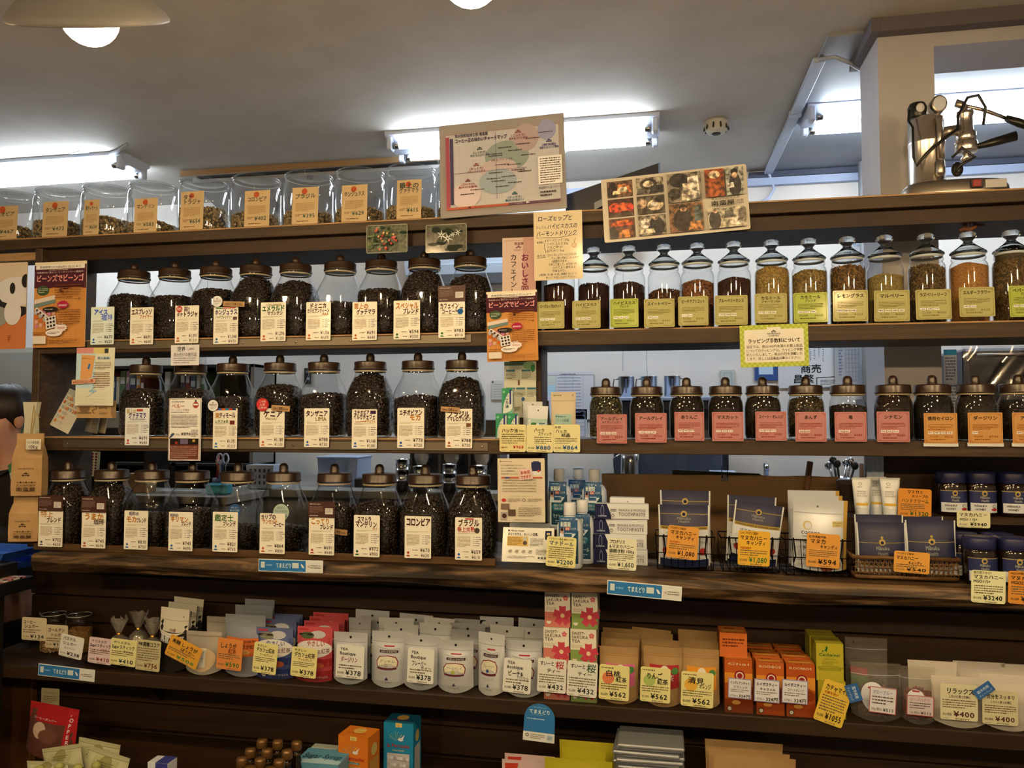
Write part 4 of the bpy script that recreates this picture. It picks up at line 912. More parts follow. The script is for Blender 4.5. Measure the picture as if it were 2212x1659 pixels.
# bingo campaign posters
def bingo(p):
    p.rect(.0, .0, 1, .72, '#c8853f'); 
    for i in range(9): p.line([(.06 + i * .11, .0), (.07 + i * .11, .72)], .004, '#ab7442')
    p.rect(0, .70, 1, .965, '#4a2026'); p.poly([(0, .70), (.2, .68), (.4, .70), (.6, .675), (.8, .70), (1, .68), (1, .72), (0, .72)], '#4a2026')
    p.rect(.03, .915, .97, .968, '#e8d8b8'); p.text('実施期間:2024年8月31日(土)まで', .10, .928, .030, '#2a1a14', w=.80, bold=.012); p.lines(.28, .895, .80, .912, 1, '#c8b090')
    p.text('南蛮屋2024 夏のコーヒーキャンペーン開催中!', .05, .868, .024, '#d8c4a8', w=.90)
    p.text('ビーンズでビーンゴ', .045, .775, .085, '#f0e0c8', w=.91, bold=.055); p.d += .0003; p.text('ビーンズでビーンゴ', .05, .778, .082, '#c22a20', w=.90, bold=.012)
    p.ell(.18, .665, .12, '#3d4c2e', ry=.085); p.lines(.09, .635, .27, .695, 3, '#b8b894')
    p.poly([(.02, .50), (.42, .56), (.42, .61), (.02, .56)], '#d8c0a4'); p.poly([(.02, .46), (.43, .52), (.42, .56), (.02, .51)], '#6b7a6a')
    for j in range(4):
        for i in range(5): p.ell(.07 + i * .085, .25 + j * .052 + i * .012, .036, ['#c87a8a', '#d8a080', '#c8642c', '#b0a8a0', '#d09098'][(i + j) % 5], n=10)
    p.poly([(.05, .44), (.09, .47), (.36, .34), (.32, .31)], '#d8ccb8'); 
    for i in range(4): p.ell(.10 + i * .065, .435 - i * .032, .022, '#4a2a24', n=8)
    p.poly([(.26, .34), (.46, .37), (.49, .235), (.29, .205)], '#e4d8c4')
    for j in range(3):
        for i in range(3): p.ell(.31 + i * .06 + j * .01, .325 - j * .043 + i * .008, .022, '#3a2a24', n=8)
    p.ell(.37, .44, .15, '#2c2420', ry=.045, n=20); p.lines(.26, .43, .48, .45, 1, '#c8b8a0')
    def burst(cx, cy, r, c):
        k = p.W / p.H; p.poly([(cx + (r if i % 2 else r * .78) * math.cos(i * PI / 12), cy + (r if i % 2 else r * .78) * .62 * k * math.sin(i * PI / 12)) for i in range(24)], c)
    burst(.61, .49, .12, '#a8203c'); p.text('BINGO', .53, .472, .032, '#f0d8c8', w=.16, bold=.03)
    burst(.58, .225, .13, '#e8d4bc'); p.text('BINGO', .52, .21, .03, '#b03a30', w=.14, bold=.02)
    p.ell(.45, .165, .16, '#e8d8c0', ry=.06, n=20); p.lines(.33, .15, .57, .18, 2, '#4a3424')
    p.text('ー0', .82, .545, .035, '#2a1a14', w=.13, bold=.03); p.ell(.565, .655, .03, '#4a2a20', n=10)
    p.lines(.45, .56, .95, .73, 6, '#7a4218', .45); p.lines(.52, .25, .95, .44, 7, '#7a4218', .45); p.rect(.05, .04, .30, .13, '#dcc8a8'); p.frame(.33, .04, .95, .095, .004, '#7a4218'); p.lines(.36, .05, .92, .085, 2, '#7a4218', .5); p.lines(.05, .135, .28, .18, 2, '#7a4218')
psheet('bingo_poster', 'orange bean bingo campaign poster hung by the end panel', 'poster', 73, 565, 185, 750, -.013, '#e2cba0', bingo, r=.002, seed=9, group='bingo posters')
psheet('bingo_poster', 'orange bean bingo campaign poster on the centre post', 'poster', 1051, 628, 1161, 780, -.018, '#e2cba0', bingo, r=.002, seed=9, group='bingo posters', rot=(0, -.02, 0))
# decaf banner
def banner(p):
    p.rect(0, 0, .62, 1, '#c9a98c'); p.rect(.62, 0, 1, 1, '#b88a74'); p.line([(.04, .945), (.96, .955)], .01, '#8a6a58')
    p.text('南蛮屋', .36, .875, .05, '#5a3434', w=.28, bold=.02); hat(p, .49, .825, .10, '#5a3434'); p.lines(.34, .765, .64, .80, 2, '#7a5a50')
    p.text('おいしさ回', .68, .735, .137, '#6b1f3c', vert=True, bold=.03, w=1); p.text('カフェインレ', .34, .735, .118, '#3c3028', vert=True, bold=.02, w=1)
psheet('decaf_banner', 'tall pink-beige banner with vertical purple lettering on the centre post', 'banner', 1085, 513, 1157, 638, -.006, '#c4a68c', banner, r=.001, seed=10)
# recipe note
def recipe(p):
    k = '#2b2f36'
    p.text('ローズヒップと', .08, .865, .085, k, w=.72, jit=.12, bold=.02, slant=.15); p.text('かんたん', .05, .755, .055, '#55585a', w=.22, jit=.12); p.text('ハイビスカスの', .28, .75, .08, k, w=.62, jit=.12, bold=.012, slant=.1)
    p.text('バーモントドリンク', .05, .645, .085, k, w=.84, jit=.12, bold=.015, slant=.1); p.line([(.05, .625), (.5, .61), (.9, .65)], .008, k)
    p.text('材料', .06, .535, .045, k, w=.14, jit=.1); p.line([(.25, .59), (.22, .52), (.22, .47), (.25, .40)], .008, k)
    for i, t in enumerate(('ローズヒップ 100g', 'ハイビスカス 20g', 'りんご酢 1ℓ', 'はちみつ 1kg')): p.text(t, .27, .56 - i * .05, .045, k, w=[.46, .44, .36, .36][i], jit=.12)
    p.ell(.83, .49, .05, '#b8866a', n=14); p.ell(.83, .49, .04, '#d2b685', n=14); p.line([(.83, .53), (.86, .60)], .01, '#6b7a5a')
    p.text('作り方', .06, .335, .045, k, w=.18, jit=.1); p.line([(.06, .325), (.24, .33)], .006, k)
    for i, (x, t, w_) in enumerate(((.28, '①ローズヒップとハイビスカスを', .60), (.36, 'りんご酢と密封ビンに入れて', .56), (.36, '1週間おきます', .32), (.30, '②あとで濾して、はちみつを', .58), (.38, '入れてよく混ぜると', .48), (.38, '出来上がり♪', .30))): p.text(t, x, .345 - i * .046, .042, k, w=w_, jit=.12)
    p.text('(炭酸 お湯 牛乳 焼酎 などで', .10, .065, .036, '#4a4c4e', w=.78, jit=.1); p.text('割って お召し上がり下さい)', .24, .022, .036, '#4a4c4e', w=.6, jit=.1)
psheet('recipe_note', 'handwritten rosehip drink recipe sheet hung at the centre post', 'note', 1153, 456, 1258, 604, -.013, '#d6bd8c', recipe, rot=(0, -.012, 0), r=.003, seed=11)
# wrapping notice
def wrap(p):
    p.rect(.0, .0, 1, 1, '#a8ac3a')
    for i in range(26):
        for j in range(16):
            if (i + j) % 2 and (i < 3 or i > 22 or j < 2 or j > 13): p.rect(i / 26, j / 16, (i + 1) / 26, (j + 1) / 16, '#bcbf52', up=(i + j == 1))
    p.d += .0003; p.poly([(q[0] + .5, q[1] + .5) for q in rrect(.87, .78, .03, 3)], '#e6d6b4')
    p.rect(.40, .87, .60, .94, '#e6d6b4'); hat(p, .5, .83, .045, '#3a3430'); p.text('NANBANYA', .40, .765, .055, '#3a3430', w=.20, bold=.02); p.text('COFFEE', .425, .715, .05, '#3a3430', w=.15, bold=.02)
    p.text('ラッピング手数料について', .115, .575, .115, '#33291c', w=.77, bold=.03)
    for i, t in enumerate(('当店では、税込540円未満のお買上商品', 'についてのラッピングは、ラッピング手数', '料といたしまして、税込55円を頂戴いた', 'します。詳しくは店員迄お尋ねください。')): p.text(t, .09, .455 - i * .095, .078, '#4a3c2a', w=.82, bold=.006)
psheet('wrapping_notice', 'green-bordered wrapping fee notice hung below the herb jars', 'sign', 1598, 701, 1746, 792, -.011, '#a8ac3a', wrap, rot=(0, -.018, 0), r=.005, seed=12)
# blue flyer with its slip, kraft poster behind, pandas, postcard holder
def bolt(p):
    p.rect(.0, .0, 1, 1, '#dcd3ac'); p.rect(0, .30, .5, .90, '#bccfc8'); p.rect(0, .90, .55, 1, '#d68a7a'); p.rect(.45, .90, .85, 1, '#d8c070')
    p.rect(.74, .905, .84, .985, '#3a3a38'); p.poly([(.12, .42), (.42, .48), (.50, .86), (.14, .88)], '#d89a58'); p.text('海琴ねシ', .14, .80, .035, '#7a5a3a', w=.24)
    p.line([(.33, .63), (.36, .72)], .05, '#2f6a9a'); p.text('青の衝撃!', .56, .80, .05, '#6a8a98', w=.34, bold=.02); p.lines(.50, .62, .92, .76, 5, '#7a6a50', .5); p.lines(.46, .30, .90, .58, 9, '#8a5a4a', .5)
    p.poly([(.55, .34), (.34, .24), (.48, .23), (.26, .12), (.58, .26), (.45, .27)], '#8fb4b8')
    for i in range(8): p.line([(.1 + i * .105, .03), (.1 + i * .105, .20)], .003, '#c8bc94')
    for i in range(5): p.line([(.08, .03 + i * .042), (.86, .03 + i * .042)], .003, '#c8bc94')
def cups(p):
    p.ell(.20, .62, .14, '#7a5a38', ry=.12, a0=180, a1=360); p.rect(.06, .62, .34, .66, '#7a5a38'); p.ell(.2, .30, .2, '#7a5a38', ry=.025); hat(p, .68, .60, .14, '#7a5a38'); p.text('南蛮屋', .58, .22, .14, '#8a6a44', w=.22); p.line([(.46, .25), (.40, .45), (.52, .55), (.48, .75)], .02, '#6b4c2c'); p.ell(.98, .45, .10, '#8a6a44', ry=.2)
psheet('kraft_poster', 'kraft paper poster printed with cups behind the blue flyer', 'poster', 166, 866, 250, 903, .006, '#b48c54', cups, r=.001)
psheet('blue_flyer', 'pale flyer with a blue lightning bolt hung below the end of shelf two', 'flyer', 164, 751, 246, 876, -.006, '#e0d8b8', bolt, r=.002, rot=(0, .012, 0), seed=13)
psheet('date_slip', 'small pale slip with a red handwritten date on the blue flyer', 'label', 155, 819, 205, 829, -.012, '#d8a878', lambda p: p.text('6月22日(土)入荷', .06, .22, .7, '#a8321c', w=.86, jit=.1, bold=.03), rot=(0, -.05, 0), r=.001)
def world_note(p):
    p.text('世界', .22, .70, .26, '#3a3a3c', w=.3, jit=.1, bold=.02); p.text('し8882', .58, .74, .16, '#3a3a3c', w=.26, jit=.1); p.text('自分だけの割引品', .10, .45, .2, '#4a4848', w=.82, jit=.1, bold=.01); p.lines(.10, .08, .90, .40, 3, '#8a8078', .5)
psheet('small_note', 'small white handwritten note hung above the second middle row jar', 'note', 369, 745, 430, 789, -.008, '#dcd2c0', world_note, r=.002, seed=14)
def pandas(p):
    p.rect(0, 0, 1, .46, '#c4713c'); p.rect(0, .46, 1, 1, '#cfb590'); p.poly([(0, .46), (.3, .52), (.7, .44), (1, .40), (1, .30), (0, .30)], '#c4713c')
    p.ell(.05, .62, .55, '#b39a80', ry=.38); p.ell(.78, .66, .42, '#d8ccb8', ry=.26); p.ell(.08, .68, .16, '#2a241f', ry=.24); p.ell(.06, .74, .10, '#d8ccb8', ry=.16)
    p.poly([(.28, .62), (.36, .66), (.52, .55), (.75, .50), (1, .48), (1, .40), (.8, .33), (.7, .44), (.4, .50)], '#2a2622'); p.ell(.72, .70, .055, '#2a241f', ry=.10); p.ell(.98, .78, .08, '#2a241f', ry=.12); p.ell(.46, .38, .20, '#8f8a78', ry=.17); p.ell(.74, .42, .17, '#d8ccb8', ry=.22); p.ell(.2, .55, .10, '#6b3a34', ry=.1)
    p.line([(0, .08), (.3, .02), (.45, 0)], .02, '#8a3a20'); p.ell(.35, .17, .05, '#dcc8a8', ry=.06); p.lines(.66, .08, .72, .16, 4, '#7a3a20')
psheet('panda_poster', 'orange and beige poster of two pandas at the far left', 'poster', -50, 568, 57, 754, .012, '#cfb590', pandas, r=.008, seed=15)
# the dark rail that the left posters hang from
tag(MB().box(-.75, 0, 0, .03, -.03, .0, wood('pale_board_edge', '', '', ''), .002).build('hanging_rail', None, (XLo - .002, .02, P(60, 545, .02)[2])), 'short wooden rail jutting left from the end panel', 'rail')
# mint leaflet, opening card and small sheets near the centre post
def mint_leaf(p):
    p.rect(0, .0, 1, 1, '#c9c09a'); p.rect(.0, .93, .7, 1, '#55654a'); p.ell(.78, .93, .2, '#7f9a6a', ry=.12); p.ell(.9, .88, .07, '#3d7a44', ry=.12)
    for x, y in ((.06, .82), (.55, .82), (.06, .50), (.38, .50), (.72, .50), (.58, .20)): p.rect(x, y, x + .28, y + .035, '#3f6a6a'); p.lines(x, y - .13, x + .3, y - .015, 5, '#6b664c', .5)
    p.rect(.44, .58, .49, .67, '#6b3a20'); p.ell(.6, .33, .05, '#3a5a7a', ry=.06); p.lines(.08, .10, .5, .20, 4, '#6b664c')
psheet('mint_leaflet', 'green mint leaflet pinned to the centre post below the bingo poster', 'leaflet', 1089, 781, 1158, 902, .094, '#cfc6a4', mint_leaf, r=.001, seed=16)
# ================================================================ packages
def pouch(name, label, cat, loc, W, H, D, base, draw=None, rz=0.0, lean=0.0, group=None, seed=0, notch=.016, topshare=.84, gl=.0, tilt=0.0, fillm=None):
    """a stand-up pouch: two bulged faces, sealed sides and top, gusset below"""
    base = col(base, .42, 0, .4) if isinstance(base, str) else base
    def th(s, t):
        a = max(0.0, 1 - (2 * s - 1) ** 2) ** .55; b = 1.0 if t < .25 else max(0.0, 1 - ((t - .25) / (topshare - .25)) ** 1.6)
        return D / 2 * a * b + .0006
    def zz(s, t): return notch * (2 * s - 1) ** 2 * (1 - t) + H * t
    def fr(s, t, d=0): return ((s - .5) * W * (1 - .02 * math.sin(PI * t)), -th(s, t) - d, zz(s, t))
    def bk(s, t): q = fr(s, t); return (q[0], -q[1], q[2])
    r = thing(name, label, cat, loc, 0, group, rot=(-lean, tilt, rz))
    m = MB(); m.grid(lambda a, b: fr(a, b), 12, 12, base); m.grid(lambda a, b: bk(1 - a, b), 12, 12, base); m.grid(lambda a, b: (fr(a, 0)[0], (b - .5) * -2 * -th(a, 0), zz(a, 0)) if 0 else (fr(a, 0)[0], th(a, 0) * (1 - 2 * b), zz(a, 0)), 12, 2, base)
    m.build('pouch_body', r)
    if draw:
        p = Print(W, H, lambda x, y, d: fr(min(1, max(0, x)), min(1, max(0, y)), d), seed=seed, curved=True); draw(p)
        if p.mb.f: p.mb.build('lettering', r)
    return r
def carton(name, label, cat, loc, W, D, H, base, front=None, top=None, right=None, left=None, rz=0.0, group=None, seed=0, b=.0015):
    """a card box; loc is the middle of its front bottom edge"""
    base = col(base, .5, 0, .3) if isinstance(base, str) else base
    r = thing(name, label, cat, loc, rz, group)
    MB().box(-W / 2, W / 2, 0, D, 0, H, base, b).build('carton_body', r)
    m = MB()
    if front: front(Print(W, H, lambda x, y, d: ((x - .5) * W, -d, y * H), m, seed))
    if top: top(Print(W, D, lambda x, y, d: ((x - .5) * W, y * D, H + d), m, seed))
    if right: right(Print(D, H, lambda x, y, d: (W / 2 + d, x * D, y * H), m, seed))
    if left: left(Print(D, H, lambda x, y, d: (-W / 2 - d, D - x * D, y * H), m, seed))
    if m.f: m.build('lettering', r)
    return r
def pbox(name, label, cat, u0, u1, v0, v1, z, D, base, **k):
    """carton whose front face spans the picture rectangle, standing at height z"""
    q = G((u0 + u1) / 2, v1, z); Y = q[1]; W = P(u1, v1, Y)[0] - P(u0, v1, Y)[0]; H = k.pop('H', None) or (P((u0 + u1) / 2, v0, Y)[2] - z)
    return carton(name, label, cat, (q[0], Y, z), W, D, H, base, **k)
def ppouch(name, label, cat, u0, u1, v0, v1, z, D, base, draw=None, Y=None, **k):
    uc = (u0 + u1) / 2
    if Y is None: Y = G(uc, v1, z)[1] + D / 2
    W = P(u1, (v0 + v1) / 2, Y)[0] - P(u0, (v0 + v1) / 2, Y)[0]; H = P(uc, v0, Y)[2] - z
    return pouch(name, label, cat, (X(uc, Y, (v0 + v1) / 2), Y, z + .0005), W, H, D, base, draw, **k)
NC = 300
def note(u0, v0, u1, v1, Y, label, base, draw, tilt=0, name='price_card', lean=0, r=.006, group='handwritten price cards', stand=True):
    global NC; NC += 1
    vc = (v0 + v1) / 2; o = psheet(name, label, 'price card', u0, v0, u1, v1, Y, base, draw, rot=(-lean, math.radians(tilt), 0), r=r, seed=NC, group=group)
    if stand: MB().tube([(0, .0015, -.01), (0, .012, -.02)], .002, plastic('#cfcfc4')).build('clip', o)
    return o
def hand(lines, price, pc='#23201c', small=(.10, .28, .90, .44, 3), sc='#6b5c40', pr=(.36, .10, .20, .56)):
    """handwritten card: (text, x, baseline, height, width, colour) rows, rows of small writing, big price"""
    def d(p):
        for t, x, y, h, w_, c in lines: p.text(t, x, y, h, c, w=w_, jit=.11, bold=.03)
        if small: p.lines(*small[:4], small[4], sc, .55)
        if price:
            p.text('税込価格', .06, pr[1] + .02, pr[2] * .42, '#5a4c34', w=.24, jit=.06); p.text('¥' + price, pr[0], pr[1], pr[2], pc, w=pr[3], jit=.08, bold=.03)
        p.lines(.06, .02, .30, .06, 1, '#9a8a68', .6); p.lines(.40, .015, .92, .065, 1, '#7a6a4c', .6)
    return d
YEL, ORG, WHT = '#e4d484', '#da9438', '#e8dfc8'

# ---------------------------------------------------------------- counter goods
def man_poster(p):
    p.text('■ Mānuka Health', .05, .945, .022, '#4a3a2c', w=.26)
    for i, t in enumerate(('のどの調子が気になる方に', 'おいしく糖質を摂取したい方に', '日々の健康管理に', '変調を感じるときに')): p.text(t, .07, .88 - i * .045, .026, '#6b5a44', w=[.48, .55, .32, .36][i])
    p.rect(.72, .78, .92, .94, '#2b2f48'); p.rect(.76, .92, .88, .955, '#2b3250'); p.rect(.72, .74, .92, .80, '#e0d4c0'); p.ell(.87, .80, .025, '#b03a2a')
    p.rect(.08, .685, .95, .71, '#b5563a'); p.rect(.16, .685, .26, .71, '#4a4a7a')
    for i in range(6): p.line([(.08, .685 - i * .043), (.95, .685 - i * .043)], .003, '#b8a080')
    p.line([(.19, .47), (.19, .69)], .003, '#b8a080'); p.line([(.28, .47), (.28, .69)], .003, '#b8a080')
    for i in range(5): p.lines(.10, .65 - i * .043, .90, .67 - i * .043, 1, '#7a6248', .5, last=.9)
    p.ell(.13, .345, .05, '#b8322c', n=12, ry=.035); p.ell(.56, .35, .035, '#4a3a2c', n=6); p.ell(.56, .35, .025, '#d9c4a0', n=6); p.lines(.22, .32, .48, .375, 3, '#8a7456'); p.lines(.64, .32, .94, .375, 3, '#8a7456'); p.text('マヌカハニーのグレード', .25, .40, .018, '#5a4834', w=.5)
    p.rect(.07, .20, .25, .29, '#7a6048'); p.rect(.22, .10, .38, .20, '#5a4632'); p.rect(.06, .04, .20, .16, '#a89a88'); p.ell(.14, .10, .05, '#4a2a20')
    p.text('マヌカハニーの楽しみ方', .5, .255, .02, '#5a4834', w=.32); p.lines(.44, .09, .92, .24, 5, '#6b5840', .4); p.lines(.35, .03, .92, .05, 1, '#8a7456')
psheet('honey_poster', 'beige manuka honey information poster on the centre post', 'poster', 1075, 990, 1177, 1128, -.022, '#d8c49c', man_poster, rot=(0, -.012, 0), r=.002, seed=20)
psheet('tasting_slip', 'small pink slip offering a tasting on the honey poster', 'label', 1120, 1013, 1150, 1036, -.027, '#dcb8a0', lambda p: (p.text('お味見', .14, .55, .34, '#b02a20', w=.72, jit=.1, bold=.02), p.text('できます', .12, .12, .34, '#b02a20', w=.78, jit=.1, bold=.02)), rot=(0, -.12, 0), r=.001)
def man_leaf(p):
    p.text('■ Mānuka Health', .10, .88, .07, '#3a3830', w=.32, bold=.02); p.text('あなたを守る、おいしい習慣。', .10, .765, .10, '#2f2c24', w=.62, bold=.02)
    p.rect(.09, .46, .50, .74, '#d0a858'); p.lines(.11, .48, .37, .72, 6, '#8a6a34'); p.ell(.44, .67, .04, '#b8b09a'); p.ell(.44, .55, .04, '#5a4a3a'); p.lines(.54, .46, .80, .70, 6, '#7a7260', .5); p.rect(.83, .66, .95, .92, '#23283a'); p.rect(.86, .80, .92, .86, '#c8b070')
    for i in range(4): p.ell(.16 + i * .13, .30, .035, '#b0a68c'); p.line([(.12 + i * .13, .28), (.2 + i * .13, .34)], .008, '#6b6450')
    p.lines(.66, .22, .92, .38, 4, '#8a8270', .5); p.lines(.10, .10, .64, .18, 2, '#8a8270', .5)
    for i in range(3): p.ell(.72 + i * .06, .13, .02, '#4a463c', n=10)
o = note(1085, 1140, 1196, 1214, -.062, 'folded manuka honey leaflet standing on the counter', '#e4d9bc', man_leaf, name='leaflet', lean=.25, r=.002, group=None, stand=False); o['category'] = 'leaflet'
pbox('white_box', 'flat white box standing behind the honey leaflet', 'box', 1100, 1188, 1131, 1212, ZC, .015, '#d8d2c0', top=lambda p: p.rect(.1, .1, .9, .9, '#c8c2b0'))
# mouthwash bottles
cap_m = plastic('#ddd6c4', .4); bot_m = plastic('#d9d6cc', .35)
def mouthwash(u, vcap, z, Y, label):
    H = .205; x = X(u, Y, vcap + 70)
    r = thing('mouthwash_bottle', label, 'bottle', (x, Y, z), random.uniform(-.08, .12), 'white mouthwash bottles on the counter')
    m = MB(); prof = [(.0, 0), (.036, 0), (.039, .004), (.0395, .10), (.0385, .128), (.032, .142), (.022, .150), (.016, .155), (.016, .165)]
    m.lathe(prof, bot_m, 32, ex=lambda z_: 3.2 if z_ < .13 else 2.4 if z_ < .146 else 2, caps=False); m.build('bottle_body', r)
    m = MB(); m.lathe([(.0185, .160), (.019, .162), (.0185, .195), (.017, .198), (0, .1985)], cap_m, 28); m.build('cap', r)
    def lab(x, y, d): return ((x - .5) * .058 + .004, -.0402 - d, .012 + y * .112)
    p = Print(.058, .112, lab, seed=3)
    p.rect(.0, .0, 1, .86, '#d4d6d0', n=1); p.poly([(.08, .05), (.98, .05), (.98, .95), (.62, .70), (.08, .70)], '#24424e'); p.poly([(.22, .68), (.72, .68), (.88, .60), (.72, .46), (.22, .46), (.08, .57)], '#2f6a72')
    p.text('hustee', .42, .80, .07, '#6b8a84', w=.24); p.text('液体ハミガキ', .22, .585, .085, '#dfe6e0', w=.56); p.text('低刺激 浸透', .24, .495, .075, '#dfe6e0', w=.46); p.text('マナトール', .16, .26, .13, '#dfe6e0', w=.74, bold=.01); p.lines(.3, .1, .8, .2, 2, '#a8c4c0')
    p.mb.build('front_label', r)
    # printed collar card hung round the neck
    def clr(x, y, d):
        q = (x - .5); return (q * .058, -.036 - d - .006 * (1 - (2 * q) ** 2) + .018 * max(0, y - .75), .098 + y * .060)
    m = MB(); m.grid(lambda a, b: clr(a, b, 0), 6, 4, paper('#21506e')); c = m.build('neck_card', r)
    p = Print(.058, .06, clr, seed=4); p.lines(.1, .84, .8, .93, 1, '#9ab4bc'); p.text('新開発', .10, .52, .28, '#e8ece4', w=.56, bold=.02); p.rect(.36, .33, .60, .50, '#b8402c'); p.text('薬用', .38, .36, .13, '#e8ece4', w=.2); p.text('ハミガキ', .62, .36, .15, '#e8ece4', w=.32); p.rect(.08, .12, .28, .44, '#c89a84'); p.ell(.18, .36, .08, '#2a221e', ry=.09); p.lines(.34, .14, .92, .24, 1, '#c8d4d4'); p.mb.build('lettering', c)
    return r
yb = G(1231, 1217, ZC)[1]; rz_ = .092
tag(MB().box(X(1188, .14, 1150), X(1305, .14, 1150),   .120, .30, ZC, ZC + rz_ - .0006, m_dark, .002).build('riser_block'), 'dark wooden riser block under the back mouthwash bottles', 'riser')
mouthwash(1231, 1074, ZC, -.012, 'white mouthwash bottle standing in front beside the yellow card')
mouthwash(1258, 1066, ZC, .074, 'white mouthwash bottle half hidden behind the front one')
mouthwash(1208, 1010, ZC + rz_, .163, 'white mouthwash bottle on the riser nearest the honey poster')
mouthwash(1250, 1006, ZC + rz_, .252, 'white mouthwash bottle on the riser behind the other two')
mouthwash(1284, 1011, ZC + rz_, .168, 'white mouthwash bottle on the riser nearest the toothpaste')
note(1180, 1160, 1244, 1225, -.092, 'yellow price card before the mouthwash bottles at 2200 yen', YEL, hand([('マヌカハニー配合 液体ハミガキ', .08, .90, .07, .84, '#6b5c30'), ('マナドール', .08, .72, .17, .84, '#2a4a58')], '2200', '#2a4a58', small=(.08, .26, .92, .68, 6)), 3)
# toothpaste cartons, lying on each other
def tp(p):
    p.poly([(0, 0), (.31, 0), (.29, .4), (.22, 1), (0, 1)], '#23243c'); p.ell(.14, .55, .035, '#8a8c9a', ry=.11); p.ell(.14, .55, .026, '#23243c', ry=.09); p.text('cosana', .06, .16, .17, '#c8c8cc', w=.16, bold=.02)
    p.rect(.29, .62, .40, .665, '#33302c'); p.rect(.29, .52, .40, .565, '#33302c'); p.text('MANUKA & PROPOLIS', .44, .52, .24, '#5a564e', w=.50); p.text('TOOTHPASTE', .44, .22, .34, '#4a463f', w=.50)
    for i in range(6): p.ell(.335 + .022 * math.cos(i * PI / 3), .24 + .10 * math.sin(i * PI / 3), .009, '#4a463f', n=8)
q = G(1340, 1222, ZC); yt = q[1]; Wt = X(1400, yt, 1200) - X(1283, yt, 1200); ht = .047
for i in range(4):
    carton('toothpaste_carton', ['white and navy toothpaste carton, lowest of the stack', 'white and navy toothpaste carton, second from the bottom of the stack', 'white and navy toothpaste carton, third from the bottom of the stack', 'white and navy toothpaste carton with its whole front showing, top of the stack'][i],
           'toothpaste', (q[0] + (0, -.002, .0, .005)[i], yt + .012 + (.0, .001, .002, -.004)[i], ZC + i * (ht + .0006)), Wt, .036, ht, '#dcd5c2', tp, rz=(.0, .01, -.01, .02)[i], group='toothpaste cartons')
carton('toothpaste_carton', 'plain white end of a toothpaste carton lying behind the stack top', 'toothpaste', (q[0] + .02, yt + .055, ZC), .11, .036, .205, '#e0d9c6', lambda p: p.rect(.5, .93, .53, .95, '#8a8478'), group='toothpaste cartons')
note(1312, 1164, 1375, 1231, G(1343, 1232, ZC)[1], 'cream price card before the toothpaste at 1650 yen', '#e6dcae', hand([('プロポリス', .06, .85, .13, .54, '#23201c'), ('&マヌカハニー', .06, .70, .13, .84, '#23201c'), ('歯磨き粉 100g', .06, .55, .13, .86, '#23201c')], '1,650', small=(.06, .28, .90, .52, 4)), 2)
# wire baskets
wire = metal('#1c1a18', .5)
def wire_basket(u0, u1, v0, v1, label, depth=.13):
    q = G((u0 + u1) / 2, v1, ZC); Y = q[1]; W = P(u1, v1, Y)[0] - P(u0, v1, Y)[0]; H = P((u0 + u1) / 2, v0, Y)[2] - ZC
    r = thing('wire_basket', label, 'basket', (q[0], Y + .004, ZC + .002), 0, 'black wire baskets on the counter')
    b = .93
    for z_, k, nm in ((H, 1.0, 'rim_wire'), (H * .5, .965, 'side_wire'), (.001, b, 'base_wire')):
        w = W / 2 * k; MB().tube([(-w, 0, z_), (w, 0, z_), (w, depth, z_), (-w, depth, z_), (-w, 0, z_)], .0024 if z_ == H else .0015, wire, 6).build(nm, r)
    for i in range(9):
        t = -1 + 2 * i / 8; MB().tube([(t * W / 2, 0, H), (t * W / 2 * b, 0, .001), (t * W / 2 * b, depth, .001), (t * W / 2, depth, H)], .0013, wire, 5).build('upright_wire', r)
    for s in (-1, 1): MB().tube([(s * W * .36, -.001, H), (s * W * .36, -.004, H + .006), (s * W * .33, -.004, H * .55), (s * W * .36, -.003, H * .36)], .0022, wire, 6).build('hook_wire', r)
    return r, Y, W, H
def navy_bag(title=True):
    def d(p):
        p.rect(0, 0, .030, 1, '#d4cdb8', m=8); p.rect(.97, 0, 1, 1, '#d4cdb8', m=8)
        p.rect(.03, .0, .97, .60, '#cfc9b8', n=6, m=6); p.rect(.03, .60, .97, .655, '#a8873a', n=6); p.rect(.03, 0, .97, .12, '#1c2138', n=6, m=2)
        p.rect(.03, .85, .97, .858, '#b0924a', n=6); p.ell(.5, .855, .065, '#b0924a', n=10); p.ell(.5, .85, .035, '#1f2540', n=10); p.text('Mānuka', .36, .765, .06, '#8f8a78', w=.28, bold=.02); p.text('Health', .39, .715, .06, '#8f8a78', w=.22, bold=.02)
        p.text('MĀNUKA HONEY & PROPOLIS CANDIES', .06, .615, .036, '#2a2a2a', w=.88, bold=.02); p.text('マヌカハニー', .14, .50, .08, '#4a463c', w=.5); p.text('キャンディ', .14, .41, .08, '#4a463c', w=.4)
        p.ell(.14, .25, .07, '#b03028', n=12); p.ell(.86, .25, .07, '#b03028', n=12)
    return d
NAVY = col('#141c44', .42, 0, .5, raw=True)
r, Y, W, H = wire_basket(1416, 1545, 1161, 1233, 'black wire basket of navy candy bags below the orange 1080 card')
ppouch('candy_bag', 'navy and white honey candy bag at the front of the first wire basket', 'candy bag', 1422, 1533, 1091, 1228, ZC + .006, .035, NAVY, navy_bag(), Y=Y + .035, group='navy candy bags', notch=.006, topshare=.9)
ppouch('candy_bag', 'navy and white honey candy bag behind the front one in the first wire basket', 'candy bag', 1426, 1535, 1060, 1220, ZC + .006, .035, NAVY, navy_bag(), Y=Y + .085, group='navy candy bags', notch=.006, topshare=.9, rz=-.05)
r, Y, W, H = wire_basket(1558, 1688, 1165, 1238, 'black wire basket of leaning navy bags below the yellow 1080 card')
